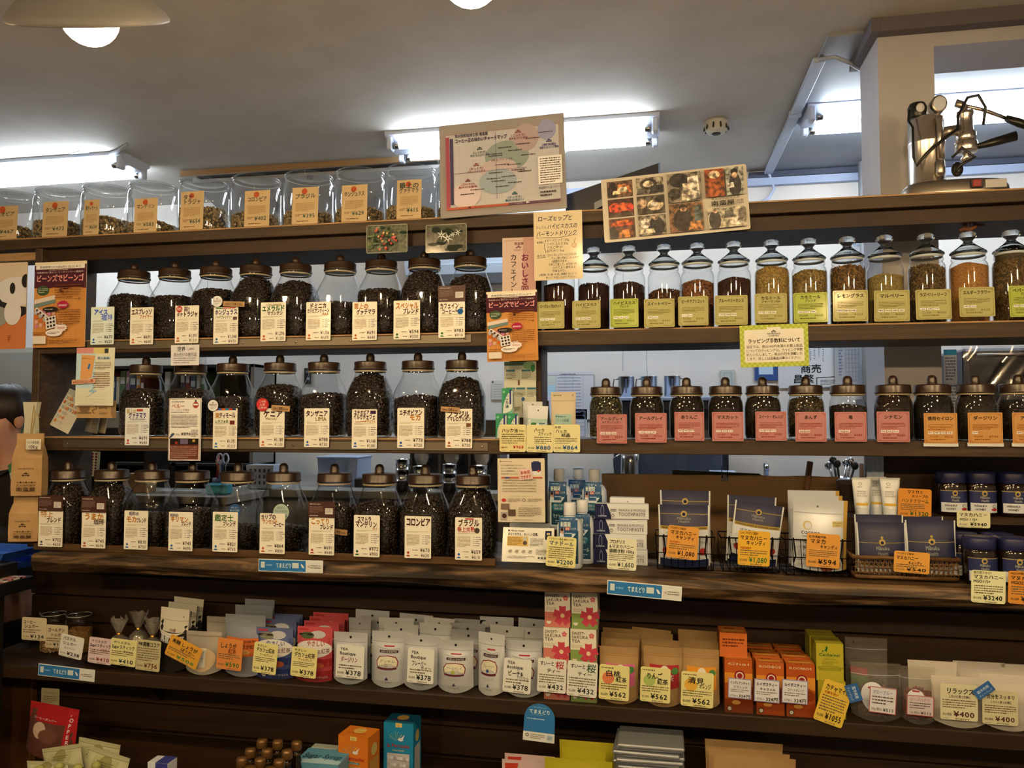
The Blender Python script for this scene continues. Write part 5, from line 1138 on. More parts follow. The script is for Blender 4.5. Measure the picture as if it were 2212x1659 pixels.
ppouch('candy_bag', 'navy lemon candy bag leaning right at the front of the second wire basket', 'candy bag', 1570, 1676, 1086, 1232, ZC + .020, .035, NAVY, navy_bag(), Y=Y + .035, tilt=.14, group='navy candy bags', notch=.006, topshare=.9)
ppouch('candy_bag', 'navy lemon candy bag at the back of the second wire basket', 'candy bag', 1566, 1672, 1072, 1226, ZC + .012, .035, NAVY, navy_bag(), Y=Y + .085, tilt=.04, group='navy candy bags', notch=.006, topshare=.9)
def cosana(p):
    p.rect(.93, 0, 1, 1, '#b58a3a', m=8); p.ell(.26, .625, .085, '#c8a860', n=20); p.ell(.27, .62, .065, '#d0cab8', n=20); p.text('cosana', .14, .50, .09, '#3a362e', w=.36, bold=.01); p.line([(.16, .47), (.50, .47)], .008, '#4a463c')
    p.text('NEW ZEALAND', .18, .36, .08, '#3a362e', w=.5); p.text('MĀNUKA', .18, .27, .09, '#3a362e', w=.44); p.text('HONEY', .18, .17, .09, '#3a362e', w=.38); p.rect(.72, .62, .92, .70, '#c8b068'); p.text('MGO', .74, .665, .03, '#5a4a20', w=.16); p.text('108+', .75, .63, .03, '#5a4a20', w=.14); p.rect(.02, .80, .92, .808, '#b0aa98', n=6); p.ell(.45, .90, .02, '#6b675c', n=10); p.ell(.62, .06, .12, '#7a4430', n=12); p.ell(.8, .08, .08, '#c08a3a', n=12)
SIL = col('#c9c4b4', .3, .2, .5)
r, Y, W, H = wire_basket(1694, 1842, 1169, 1246, 'black wire basket of white pouches below the orange 594 card')
ppouch('candy_pouch', 'white foil honey candy pouch at the front of the third wire basket', 'candy pouch', 1708, 1826, 1079, 1240, ZC + .012, .04, SIL, cosana, Y=Y + .04, tilt=.04, group='white candy pouches', notch=.008)
ppouch('candy_pouch', 'white foil honey candy pouch second in the third wire basket', 'candy pouch', 1708, 1824, 1072, 1232, ZC + .010, .035, SIL, cosana, Y=Y + .085, tilt=-.02, group='white candy pouches', notch=.008)
ppouch('candy_pouch', 'white foil honey candy pouch at the back of the third wire basket', 'candy pouch', 1702, 1814, 1060, 1225, ZC + .006, .03, SIL, cosana, Y=Y + .125, group='white candy pouches', notch=.008)
fy = G(1480, 1233, ZC)[1] - .014
note(1441, 1137, 1508, 1207, fy, 'orange price card on the first wire basket at 1080 yen', ORG, hand([('プロポリス配合', .06, .90, .08, .52, '#6b4210'), ('マヌカハニー', .08, .74, .15, .86, '#1f1a14'), ('キャンディ', .26, .60, .14, .62, '#1f1a14'), ('MGO400+', .08, .47, .09, .34, '#a8321c')], '1,080', '#1f1a14', small=(.08, .27, .92, .46, 3)), 5)
note(1594, 1147, 1663, 1222, fy, 'yellow price card on the second wire basket at 1080 yen', '#e2a92c', hand([('レモンプロポリス配合', .06, .90, .08, .56, '#6b4210'), ('マヌカハニー', .06, .74, .15, .86, '#1f1a14'), ('キャンディ', .26, .60, .14, .62, '#1f1a14'), ('MGO400+', .08, .47, .09, .34, '#a8321c')], '1,080', '#2f6a2a', small=(.08, .27, .92, .46, 3)), 2)
note(1742, 1153, 1814, 1226, fy - .005, 'orange price card on the third wire basket at 594 yen', ORG, hand([('cosana', .06, .87, .12, .52, '#2a2016'), ('マヌカ', .10, .70, .16, .48, '#1f1a14'), ('キャンディ', .40, .57, .12, .54, '#1f1a14')], '594', '#1f1a14', small=(.08, .30, .92, .52, 4)), 3)
# bamboo basket
q = G(1960, 1256, ZC); Y = q[1]; W = X(2076, Y, 1240) - X(1848, Y, 1240); m_bam = noisy('bamboo', '#4c3620', '#6e5232', 30, .45, (1, 1, 4))
r = thing('bamboo_basket', 'low woven bamboo basket of navy sachets on the counter', 'basket', (q[0], Y + .004, ZC + .001))
D_, H_ = .122, .062
def brim(k, z_): return [(-W / 2 * k, 0, z_), (W / 2 * k, 0, z_), (W / 2 * k, D_, z_), (-W / 2 * k, D_, z_), (-W / 2 * k, 0, z_)]
MB().tube(brim(1.0, H_), .006, m_bam, 8).build('rim', r); MB().tube(brim(.95, .008), .006, m_bam, 8).build('base_hoop', r)
for i in range(22):
    t = -1 + 2 * (i + .5) / 22
    for s in (-1, 1): MB().tube([(t * W / 2, .003, H_), ((t + s * .09) * W / 2 * .95, .003, .006)], .0016, m_bam, 5).build('cane', r)
for z_ in (.02, .034, .047):
    MB().tube([(-W / 2 + W * i / 40, .003 + .003 * (-1) ** i, z_) for i in range(41)], .002, m_bam, 5).build('weaver', r)
MB().box(-W / 2 * .94, W / 2 * .94, .01, D_ - .01, .0, .004, m_bam).build('base', r)
def sachet(p):
    p.rect(0, 0, .03, 1, '#d4cdb8', m=8); p.rect(.97, 0, 1, 1, '#d4cdb8', m=8); p.rect(.03, 0, .97, .16, '#cfc9b8', n=5, m=3); p.rect(.03, .16, .97, .21, '#a8873a', n=5); p.rect(.03, .60, .97, .61, '#a8903f', n=5)
    p.ell(.5, .62, .07, '#b0924a', n=10); p.ell(.5, .61, .035, '#20263f', n=8); p.ell(.5, .71, .03, '#b0924a', n=8); p.text('Mānuka', .36, .47, .10, '#9a9684', w=.28, bold=.02); p.text('Health', .39, .37, .10, '#8a8674', w=.22, bold=.02); p.lines(.1, .17, .9, .20, 1, '#3a3020')
for (a, b, c, d, dy, l) in ((1851, 1958, 1129, 1222, .04, 'navy honey sachet bag at the front left of the bamboo basket'), (1957, 2066, 1124, 1224, .04, 'navy honey sachet bag at the front right of the bamboo basket'), (1846, 1952, 1112, 1214, .085, 'navy honey sachet bag behind the left one in the bamboo basket'), (1942, 2040, 1116, 1214, .095, 'navy honey sachet bag at the back of the bamboo basket')):
    ppouch('sachet_bag', l, 'candy bag', a, b, c, d, ZC + .012, .03, NAVY, sachet, Y=Y + dy, group='navy sachet bags', notch=.004, topshare=.92, tilt=random.uniform(-.02, .02))
note(1931, 1192, 2008, 1238, Y - .012, 'shiny orange price card on the bamboo basket', '#dd9a3a', hand([('プロポリス配合', .06, .86, .10, .5, '#6b4210'), ('マヌカハニー', .06, .62, .20, .62, '#1f1a14'), ('キャンディ', .4, .42, .16, .4, '#1f1a14')], '540', small=(.06, .24, .9, .42, 2)), 3)
# hand cream tubes on the dark drawer box
Yd = .14; zd = P(1890, 1114, Yd - .02)[2]
r = thing('drawer_box', 'low dark wooden drawer box under the hand cream tubes', 'drawer box', (X(1870, Yd, 1090), Yd, ZC))
wd = X(1945, Yd, 1090) - X(1808, Yd, 1090)
MB().box(-wd / 2, wd / 2, -.06, .10, 0, zd - ZC - .0006, m_dark, .003).build('case', r)
MB().box(-wd * .46, wd * .46, -.064, -.06, .02, zd - ZC - .015, m_shelf, .002).build('drawer_front', r)
MB().box(X(1812, .2, 1060) - X(1870, Yd, 1090), X(1905, .2, 1060) - X(1870, Yd, 1090), .07, .10, zd - ZC, P(1860, 1038, .2)[2] - ZC, m_dark, .003).build('back_board', r)
def cream(u, dy, label):
    x = X(u, Yd - .02 + dy, 1080); r = thing('cream_tube', label, 'tube', (x, Yd - .025 + dy, zd), random.uniform(-.05, .05), 'white hand cream tubes')
    MB().lathe([(0, 0), (.0195, 0), (.020, .002), (.0205, .022), (.0205, .024)], plastic('#e0dac6', .35), 28, caps=True).build('cap', r)
    m = MB(); mt = plastic('#e0d8c2', .3); w0, w1, h = .021, .029, .092
    def sf(a, t, d=0):
        q = 2 * PI * a; rx = w0 + (w1 - w0) * t; ry = w0 * (1 - t) ** .8 + .001
        return (rx * math.sin(q), -(ry + d) * math.cos(q) - (d if ry < .002 else 0), .0245 + h * t)
    m.grid(lambda a, b: sf(a, b), 28, 8, mt); m.grid(lambda a, b: ((2 * a - 1) * w1, -.001 + .002 * b, .0245 + h), 4, 1, mt); m.build('tube_body', r)
    def fs(x, y, d): return sf((x - .5) * .46, y, d + .0003)
    p = Print(.05, .092, fs, seed=2); p.poly([(.70, .10), (.96, .10), (.96, .95), (.90, .95), (.86, .55)], '#c99a3a'); p.rect(.12, .10, .70, .18, '#d8a840', n=5); p.ell(.42, .80, .07, '#8a8464', ry=.09); p.ell(.42, .80, .052, '#e0d8c2', ry=.07); p.lines(.3, .68, .6, .72, 1, '#8a8470'); p.text('MANUKA', .26, .53, .07, '#6b6654', w=.36); p.text('& OLIVE', .26, .46, .07, '#6b6654', w=.34); p.text('HAND CREAM', .22, .385, .07, '#6b6654', w=.46)
    for i in range(5): p.ell(.62 + .05 * math.cos(i * 1.26), .22 + .028 * math.sin(i * 1.26), .03, '#efe8d8', n=7)
    p.ell(.62, .22, .02, '#3a2a1a', n=7); p.mb.build('lettering', r)
cream(1861, -.01, 'white hand cream tube on the left of three'); cream(1893, .03, 'white hand cream tube standing between the other two'); cream(1922, -.01, 'white hand cream tube beside the orange 1320 card')
note(1940, 1056, 2012, 1120, Yd - .06, 'orange price card beside the hand cream at 1320 yen', '#d8882a', hand([('マヌカと', .26, .85, .12, .50, '#3a3216'), ('オリーブの', .40, .71, .11, .50, '#3a3216'), ('ハンドクリーム', .10, .54, .15, .82, '#3a4a1c')], '1320', '#2f5a2a', small=(.08, .26, .8, .50, 4)), 2)
# honey jars
cap_b = col('#1b2150', .4, 0, .5, raw=True); amber = col('#1c0f06', .12, 0, .6)
def honey(u, Y, z, label, s=1.0):
    r = thing('honey_jar', label, 'honey jar', (X(u, Y, 1090), Y, z), 0, 'blue-capped honey jars'); R = .0405 * s; k = 3.0
    MB().lathe([(0, 0), (R * .92, 0), (R, .004), (R, .088 * s), (R * .94, .095 * s), (R * .9, .098 * s)], amber, 36, ex=lambda q: 2.6).build('jar_body', r)
    MB().lathe([(R * .97, .096 * s), (R * 1.0, .098 * s), (R * 1.0, .124 * s), (R * .95, .129 * s), (R * .6, .130 * s), (0, .130 * s)], cap_b, 36, ex=lambda q: 2.3).build('cap', r)
    def fn(x, y, d):
        a = (x - .5) * 2.0; e = 2.6; c, sn = math.cos(a), math.sin(a); q = (abs(c) ** e + abs(sn) ** e) ** (-1 / e); return ((R * q + .0005 + d) * sn, -(R * q + .0005 + d) * c, .010 * s + y * .066 * s)
    m = MB(); m.grid(lambda a, b: fn(a, b, 0), 14, 1, col('#23284a', .5)); l = m.build('label', r)
    p = Print(R * 1.9, .066 * s, fn, seed=1); p.rect(.04, .02, .96, .44, '#d9d2bf', n=14); p.rect(.0, .955, 1, .985, '#a08a4a', n=14); p.ell(.48, .87, .09, '#b0924a', n=10, ry=.12); p.ell(.48, .86, .05, '#23284a', n=8); p.text('Mānuka', .34, .64, .15, '#b0a890', w=.30, bold=.02); p.text('Health', .37, .50, .15, '#b0a890', w=.24, bold=.02)
    p.text('MĀNUKA', .16, .27, .13, '#2a2824', w=.38, bold=.02); p.text('HONEY', .19, .12, .13, '#2a2824', w=.32, bold=.02); p.ell(.77, .30, .065, '#3a3830', n=6); p.ell(.77, .30, .048, '#d9d2bf', n=6); p.ell(.78, .16, .11, '#a82a26', n=10, ry=.05); p.mb.build('lettering', l)
    return r
zr = P(2055, 1114, .10)[2]
r = thing('riser_shelf', 'small dark riser shelf carrying the upper honey jars', 'riser', (0, 0, 0))
MB().box(X(2008, .1, 1120), XR, .075, .20, zr - .022, zr - EPS, m_dark, .002).build('board', r); MB().box(X(2008, .1, 1120), X(2008, .1, 1120) + .02, .08, .20, ZC, zr - .022, m_dark).build('leg', r); MB().box(1.3, 1.32, .08, .20, ZC, zr - .022, m_dark).build('leg', r)
for u, l in ((2054, 'honey jar on the riser above the 5940 card, left of the three'), (2117, 'honey jar in the middle of the riser'), (2187, 'honey jar on the riser at the frame edge')): honey(u, .135, zr, l)
for u, dy, l in ((2075, .05, 'blue-capped honey jar standing behind the front left lower jar'), (2112, -.03, 'front left honey jar of the lower group'), (2152, .05, 'back right honey jar of the lower group'), (2186, -.03, 'front right honey jar of the lower group')): honey(u, dy, ZC, l)
note(2067, 1104, 2139, 1140, .06, 'cream price card under the honey riser at 5940 yen', '#e0d39a', hand([('マヌカハニー', .06, .68, .26, .86, '#23201c'), ('MGO 115+', .08, .42, .2, .54, '#23201c')], '5940', small=None, pr=(.40, .12, .26, .5)), 1)
note(2098, 1233, 2172, 1303, CTY - .012, 'cream price card over the counter edge at 3240 yen', '#e4db9e', hand([('毎日使うなら!', .06, .90, .09, .52, '#6b6024'), ('マヌカハニー', .06, .75, .14, .88, '#23201c'), ('MGO115+', .06, .62, .12, .50, '#23201c')], '3240', small=(.08, .27, .92, .56, 4)), 2)
note(2178, 1235, 2256, 1306, CTY - .012, 'orange price card over the counter edge at the right frame', '#d88a2c', hand([('MGOが高いほど', .06, .90, .08, .6, '#6b4210'), ('マヌカハニー', .06, .74, .14, .88, '#23201c'), ('MGO263+', .08, .60, .13, .56, '#23201c')], '4860', small=(.08, .27, .92, .56, 4)), 2)
# burlap screen with clips
def burlap():
    m, nt, out = newmat('burlap'); b = bsdf(nt, out, hx('#7a5a34'), .95, 0, .05); L = nt.links.new; N = nt.nodes.new
    tc = N('ShaderNodeTexCoord'); w1 = N('ShaderNodeTexWave'); w1.inputs['Scale'].default_value = 110; w1.bands_direction = 'X'; w1.inputs['Distortion'].default_value = 1.5; w2 = N('ShaderNodeTexWave'); w2.inputs['Scale'].default_value = 110; w2.bands_direction = 'Z'; w2.inputs['Distortion'].default_value = 1.5
    mu = N('ShaderNodeMath'); mu.operation = 'MULTIPLY'; rp = N('ShaderNodeValToRGB'); rp.color_ramp.elements[0].color = (*hx('#54422c'), 1); rp.color_ramp.elements[1].color = (*hx('#94795a'), 1); rp.color_ramp.elements[1].position = .5
    L(tc.outputs['Object'], w1.inputs[0]); L(tc.outputs['Object'], w2.inputs[0]); L(w1.outputs[1], mu.inputs[0]); L(w2.outputs[1], mu.inputs[1]); L(mu.outputs[0], rp.inputs[0]); L(rp.outputs[0], b.inputs[0])
    bp = N('ShaderNodeBump'); bp.inputs['Strength'].default_value = .6; bp.inputs['Distance'].default_value = .002; L(mu.outputs[0], bp.inputs['Height']); L(bp.outputs[0], b.inputs['Normal']); return m
Yb = .30; zt = P(1550, 1026, Yb)[2]; xa_, xb_ = X(1300, Yb, 1080), X(1812, Yb, 1080)
tag(MB().grid(lambda a, b: (xa_ + (xb_ - xa_) * a, Yb + .004 * math.sin(a * 23) * b, ZC + (zt - ZC) * b + .003 * math.sin(a * 31) * b * .3), 60, 6, burlap()).build('burlap_screen'), 'brown burlap screen along the back of the counter', 'screen')
r = thing('binder_clip', 'black binder clip on the burlap screen top', 'clip', (X(1565, Yb, 1020), Yb, zt - .02)); MB().prism([(-.006, 0), (.006, 0), (.001, .022), (-.001, .022)], -.012, .012, col('#15130f', .4), 'x').build('jaw', r); MB().tube([(-.008, -.004, .01), (-.01, -.006, .05), (0, -.006, .058), (.01, -.006, .05), (.008, -.004, .01)], .0012, wire, 6).build('handle', r)
r = thing('wooden_clip', 'brown wooden peg clipped to the burlap screen', 'clip', (X(1742, Yb, 1020), Yb - .006, zt - .035), rot=(0, .15, 0)); MB().box(-.008, .008, -.006, 0, -.01, .085, wood('peg', '#4a2f18', '#5a3a1e', '#6b4826'), .002).build('arm', r); MB().box(-.008, .008, .012, .018, -.01, .085, wood('peg', '', '', ''), .002).build('arm', r)

# ---------------------------------------------------------------- mint goods on shelf three
def mintbox(p):
    p.poly([(0, 1), (0, .0), (.1, .0), (.16, .35), (.5, .75), (1, .92), (1, 1)], '#3f8a5a'); p.poly([(.30, 0), (1, 0), (1, .20), (.8, .08)], '#6aa880'); p.rect(.72, .36, .88, .95, '#3a3a6a'); p.text('ハッカ油', .48, .80, .145, '#26304a', vert=True, bold=.03, w=1.0); p.ell(.2, .85, .12, '#7fc08a', n=8)
def mb_(u0, u1, v0, v1, z, l):
    pbox('mint_oil_box', l, 'box', u0, u1, v0, v1, z, .03, '#d8d8bc', front=mintbox, right=lambda p: (p.rect(.1, .6, .9, .62, '#6b8a6a'), p.lines(.1, .2, .9, .55, 6, '#8a9a78')), group='mint oil boxes')
ym = .015
for u0, u1, z, l in ((1071, 1094, Z3, 'green and white mint oil box on the shelf at the left'), (1096, 1119, Z3, 'green and white mint oil box on the shelf beside the stick pack'), (1084, 1107, Z3 + .0805, 'green and white mint oil box standing on two others')):
    W = X(u1, ym, 900) - X(u0, ym, 900); carton('mint_oil_box', l, 'box', (X((u0 + u1) / 2, ym, 900), ym, z), W, .03, .08, '#d8d8bc', mintbox, right=lambda p: p.lines(.15, .2, .85, .8, 8, '#8a9a78'), group='mint oil boxes')
def stick(p): p.rect(0, .62, 1, 1, '#ddd6c2'); p.ell(.52, .86, .035, '#2a2824', n=10); p.rect(.0, .05, 1, .60, '#a8b8a0', n=4, m=4); p.ell(.35, .42, .16, '#3d6a34', n=10, ry=.10); p.ell(.36, .34, .12, '#5a2a1c', n=10, ry=.08); p.ell(.55, .40, .10, '#d8d8cc', n=10); p.lines(.6, .35, .95, .5, 2, '#3f6a6a')
ppouch('mint_stick_pack', 'small clear mint stick pack with white header card', 'pack', 1137, 1181, 877, 942, Z3, .018, '#c9c6b4', stick, Y=.035, notch=.002, tilt=.05, topshare=.7)
ppouch('mint_stick_pack', 'plain white header pack behind the mint stick pack', 'pack', 1130, 1172, 868, 938, Z3, .012, '#cfc9b4', lambda p: p.ell(.5, .92, .05, '#8a8474', n=10), Y=.07, notch=.002)
def crystal(p): p.lines(.1, .90, .6, .95, 1, '#8a7a54'); p.rect(0, .80, 1, .812, '#a89468', n=6); p.rect(.16, .02, .84, .52, '#9fb49a', n=4, m=4); p.text('ハッカ結晶', .24, .36, .07, '#2f4a44', w=.5); p.lines(.2, .44, .8, .49, 1, '#4a6a5a'); p.poly([(.42, .05), (.62, .05), (.60, .25), (.52, .32), (.45, .25)], '#8a5a34'); p.text('7', .84, .90, .06, '#4a3a24', w=.08)
ppouch('mint_crystal_pouch', 'beige mint crystal pouch with a green label', 'pouch', 1190, 1244, 847, 945, Z3, .022, '#c4ae84', crystal, Y=.04, notch=.006)
r = thing('black_dropper', 'thin black dropper leaning between the mint packs', 'dropper', (X(1187, .05, 940), .05, Z3), rot=(0, -.06, 0)); MB().lathe([(0, 0), (.011, 0), (.011, .045), (.006, .05), (.005, .12), (0, .122)], plastic('#17150f', .4), 16).build('body', r); MB().lathe([(.0115, .04), (.0115, .048)], metal('#4a4640'), 16).build('collar', r)
note(1079, 917, 1136, 976, -.012, 'cream mint oil price card with a red price', '#e0cc84', hand([('ハッカ油', .08, .72, .17, .62, '#23201c'), ('20ml', .74, .74, .08, .2, '#23201c'), ('→', .06, .12, .12, .12, '#a8281c')], '968', '#a8281c', small=(.08, .28, .94, .68, 5), pr=(.52, .12, .16, .40)), 0)
note(1137, 918, 1195, 977, -.014, 'cream mint stick price card at 880 yen', '#e0d08c', hand([('ハッカ', .28, .76, .15, .40, '#23201c'), ('スティック', .44, .62, .14, .50, '#23201c')], '880', '#23507a', small=(.30, .30, .94, .58, 4)), 1)
note(1195, 917, 1253, 977, -.012, 'cream natural mint crystal price card at 864 yen', '#e0d08c', hand([('天然', .05, .86, .10, .24, '#23201c'), ('ハッカ', .08, .70, .15, .44, '#23201c'), ('結晶', .30, .56, .15, .34, '#23201c')], '864', '#23507a', small=(.06, .30, .90, .52, 4)), 0)

# ---------------------------------------------------------------- kraft coffee bags at the counter end, card holder
m_kraft = noisy('kraft_paper', '#a88e68', '#9a805a', 14, .7, bump=.1)
def bagp(p):
    p.text('NANBANYA', .20, .70, .07, '#5a4024', w=.56); hat(p, .48, .55, .17, '#4a3420')
    for i in range(7): p.poly([(.16 + i * .10, .36), (.21 + i * .10, .39), (.26 + i * .10, .36), (.21 + i * .10, .33)], '#4a3420' if i % 2 else '#8a6638')
    p.text('炭火焙煎珈琲', .16, .26, .06, '#5a4024', w=.68); p.text('南蛮屋', .16, .13, .12, '#4a3420', w=.68, bold=.04)
def kbag(u0, u1, v0, v1, Y, label, tiltz=0):
    uc = (u0 + u1) / 2; W = P(u1, v1, Y)[0] - P(u0, v1, Y)[0]; q = P(uc, v1, Y); H = P(uc, v0, Y)[2] - q[2]
    r = thing('coffee_bag', label, 'coffee bag', tuple(q), 0, 'kraft coffee bags at the counter end', rot=(0, tiltz, .25)); D = .04
    m = MB(); ring = [(1.0, D, 0), (1.03, D * 1.05, .03), (1.0, D, .60 * H), (.94, D * .55, .74 * H), (.90, .006, .82 * H), (.90, .004, H)]
    vs = []
    for k, d, z_ in ring: w = W / 2 * k; vs += [(-w, -d / 2, z_), (w, -d / 2, z_), (w, d / 2, z_), (-w, d / 2, z_)]
    fs = [(i * 4 + j, i * 4 + (j + 1) % 4, (i + 1) * 4 + (j + 1) % 4, (i + 1) * 4 + j) for i in range(len(ring) - 1) for j in range(4)] + [(3, 2, 1, 0), tuple((len(ring) - 1) * 4 + j for j in range(4))]
    m.add(vs, fs, m_kraft); m.build('bag_body', r)
    p = Print(W, H * .62, lambda x, y, d: ((x - .5) * W * .96, -D / 2 - .0012 - d, .03 * 0 + y * H * .60), seed=2); bagp(p); p.mb.build('lettering', r); return r, H, W
r, H, W = kbag(36, 90, 936, 1070, -.056, 'kraft coffee bag hanging at the counter end with a 100g tag')
MB().tube([(0, 0, H * .98), (.004, 0, H + .06), (.008, 0, H + .10), (.012, .0, H + .06), (.004, 0, H * .98)], .0015, col('#a8843c'), 6).build('string', r)
MB().tube([(.01, 0, H + .07), (.03, 0, H + .055)], .0012, col('#a8843c'), 6).build('string_end', r)
psheet('weight_tag', 'white handwritten 100g tag on the hanging coffee bag', 'label', 56, 948, 88, 971, -.088, '#dccfa8', lambda p: (p.text('ギフト袋 豆 粉', .10, .56, .28, '#2a241a', w=.78, jit=.12), p.text('100g', .14, .10, .42, '#2a241a', w=.68, jit=.08, bold=.01)), r=.001)
kbag(30, 82, 1068, 1168, -.052, 'kraft coffee bag standing below the hanging one')
q = P(62, 990, -.024); tag(MB().prism([(-.025, 0), (.02, 0), (.022, .10), (.018, .15), (.028, .20), (-.03, .20), (-.022, .14)], 0, .02, paper('#c9bd94')).build('paper_bag', None, tuple(q)), 'pale folded paper bag behind the hanging coffee bag', 'bag')
def dots(p):
    p.rect(.0, .86, .5, 1, '#a8a48c'); cs = ['#c8703c', '#c87a44', '#c0b894', '#a8b0a4', '#b8a88c', '#cfa070']
    for j in range(6):
        for i in range(6):
            if i > 2 and j < 3: continue
            p.ell(.14 + i * .145, .16 + j * .125, .06, cs[(i * 2 + j * 3) % 6], n=12)
    for i in range(5): p.line([(.5 + i * .11, .05), (.5 + i * .11, .42)], .006, '#b8a070')
    for i in range(4): p.line([(.5, .05 + i * .12), (.94, .05 + i * .12)], .006, '#b8a070')
Yp = .06; q = P(148, 902, Yp)
sheet('postcard_board', 'leaning pale board of coloured dots on shelf three beside the end panel', 'card board', .105, .148, (q[0], q[1], Z3 + .092), '#d2c4a0', dots, rot=(-.30, .32, -.25), r=.002, seed=22, th=.003)
for i, (u, c, l) in enumerate(((205, '#8a7c64', 'grey-brown standing folder behind the dotted board'), (222, '#a89468', 'pale standing folder behind the kraft poster'))):
    psheet('standing_folder', l, 'folder', u - 22, 864, u + 14, 934, .12 + .02 * i, c, lambda p: (p.rect(.6, .1, .64, .9, '#6b5c44'), p.lines(.1, .3, .5, .6, 4, '#6b5c44')), rot=(-.1, .12, -.3), r=.001, th=.006)
# ================================================================ goods on the lower shelf
def strip_sign(p):
    p.rect(.01, .06, .735, .94, '#2f6f9a'); p.rect(.745, .06, .99, .94, '#d8d2bc'); p.rect(.04, .30, .10, .78, '#c8ccb8'); p.rect(.53, .34, .63, .76, '#c8ccb8'); p.text('てまえどり', .275, .36, .42, '#dfe4dc', w=.24, bold=.03); p.lines(.12, .42, .26, .62, 1, '#7fa8bc'); p.poly([(.66, .70), (.69, .62), (.72, .38), (.69, .36), (.67, .52)], '#e4e0d0'); p.ell(.785, .50, .014, '#a85a3a', n=10); p.ell(.785, .50, .008, '#d8d2bc', n=10); p.lines(.81, .34, .97, .66, 2, '#7a7058', .5, last=1)
psheet('reach_sign', 'long blue and white sign on the counter edge below the bean jars', 'sign', 558, 1209, 697, 1236, CTY - .016, '#e2dcc4', strip_sign, rot=(0, -.005, 0), r=.001, group='blue reach-to-front signs')
psheet('reach_sign', 'long blue and white sign on the counter edge below the candy baskets', 'sign', 1311, 1260, 1472, 1291, CTY - .018, '#e2dcc4', strip_sign, rot=(0, .055, 0), r=.001, group='blue reach-to-front signs')
psheet('reach_sign', 'long blue and white sign on the lower shelf edge at the left', 'sign', 82, 1440, 204, 1466, -.0525, '#e2dcc4', strip_sign, rot=(0, .045, 0), r=.001, group='blue reach-to-front signs')
def arch_sign():
    u0, u1, v0, v1, Y = 1131, 1199, 1520, 1602, -.056
    W = P(u1, 1560, Y)[0] - P(u0, 1560, Y)[0]; H = P(1165, v0, Y)[2] - P(1165, v1, Y)[2]; q = P(1165, 1561, Y)
    pts = [(-W / 2, -H / 2), (W / 2, -H / 2), (W / 2 * .97, H / 2 - W * .45)] + [(W * .485 * math.cos(a * PI / 12), H / 2 - W * .45 + W * .45 * math.sin(a * PI / 12)) for a in range(1, 12)] + [(-W / 2 * .97, H / 2 - W * .45)]
    o = MB().prism(pts, 0, .0015, paper('#2f6f9a')).build('arch_sign', None, tuple(q), (0, .05, 0)); tag(o, 'blue arch-topped sign hanging from the lower shelf edge', 'sign')
    p = Print(W, H, flat(W, H), seed=5); p.rect(0.0, 0, 1, .24, '#ddd5bc'); p.text('はじめませんか', .30, .88, .05, '#a8c4c8', w=.4); p.text('てまえどり', .16, .74, .12, '#e4e8dc', w=.68, bold=.03); p.lines(.25, .69, .75, .715, 1, '#8fb4c0'); p.lines(.10, .56, .90, .62, 1, '#a8c4c8'); p.ell(.13, .15, .055, '#5a5040'); p.ell(.13, .15, .03, '#ddd5bc'); p.lines(.24, .06, .70, .20, 3, '#7a7058', .5); p.rect(.76, .06, .95, .20, '#b8c4bc'); p.lines(.78, .08, .93, .18, 3, '#6b7a80')
    p.mb.build('lettering', o)
arch_sign()

# sugar jars with clip lids
def sugar_jar(u, v, label, cs, lv):
    q = G(u, v, ZL); r = thing('sugar_jar', label, 'jar', (q[0], q[1] + .045, ZL), random.uniform(0, 1), 'clip-top sugar jars')
    pr = [(0, 0), (.040, 0), (.045, .005), (.046, .02), (.046, .115), (.044, .124), (.042, .128), (.042, .134)]
    MB().lathe(pr, GL, 32, caps=False).build('glass_body', r)
    k = MB(); k.lathe([(.041, .136), (.047, .137), (.0485, .141), (.046, .147), (.036, .151), (.03, .149), (0, .149)], GL, 32, caps=False); k.build('lid', r)
    MB().lathe([(.0415, .134), (.0445, .1345), (.0415, .1365)], plastic('#b8ad90'), 32, caps=False).build('gasket', r)
    MB().tube([(.0 + .0475 * math.cos(a * PI / 12), .0475 * math.sin(a * PI / 12), .128) for a in range(25)], .0012, wire, 6, caps=False).build('wire_bail', r)
    me = fillmesh(('s', u), [(p - .002, h) for p, h in pr if p > 0], None, lv, .004, 'leaf', (.0032, .0022, .0016), grains('sugar_%d' % u, cs, .6), col(cs[0], .9), dens=1.0, seed=u); tag(obj('sugar', me, r), kind='stuff')
sugar_jar(94, 1413, 'clip-top glass jar of coffee sugar at the left of the lower shelf', ('#6b5234', '#8a6c48', '#a58a62', '#cbb894'), .045)
sugar_jar(150, 1416, 'clip-top glass jar of golden sugar on the lower shelf', ('#7a5a30', '#8f6c3c', '#a07c48'), .085)
yl = -.043
K = '#23201c'
def H2(a, b=None, price='378', pc=K, small=(.08, .28, .92, .50, 4), ca=K, cb=K, **k):
    L = [(a, .08, .78, .16, .84, ca)]
    if b: L.append((b, .16, .58, .15, .72, cb))
    return hand(L, price, pc, small=small, **k)
note(47, 1334, 100, 1383, yl + .01, 'pale coffee sugar price card on a glass jar at 134 yen', '#c8b488', hand([('コーヒー', .06, .74, .17, .52, K), ('シュガー', .10, .55, .17, .6, K)], '134', K, small=(.06, .30, .8, .50, 2)), 0)
note(98, 1350, 146, 1400, yl + .012, 'pale golden sugar price card on a glass jar', '#c4b084', hand([('ゴールデン', .10, .72, .17, .78, K), ('シュガー', .24, .52, .15, .6, K)], '134', K, small=(.06, .26, .9, .46, 2)), 0)
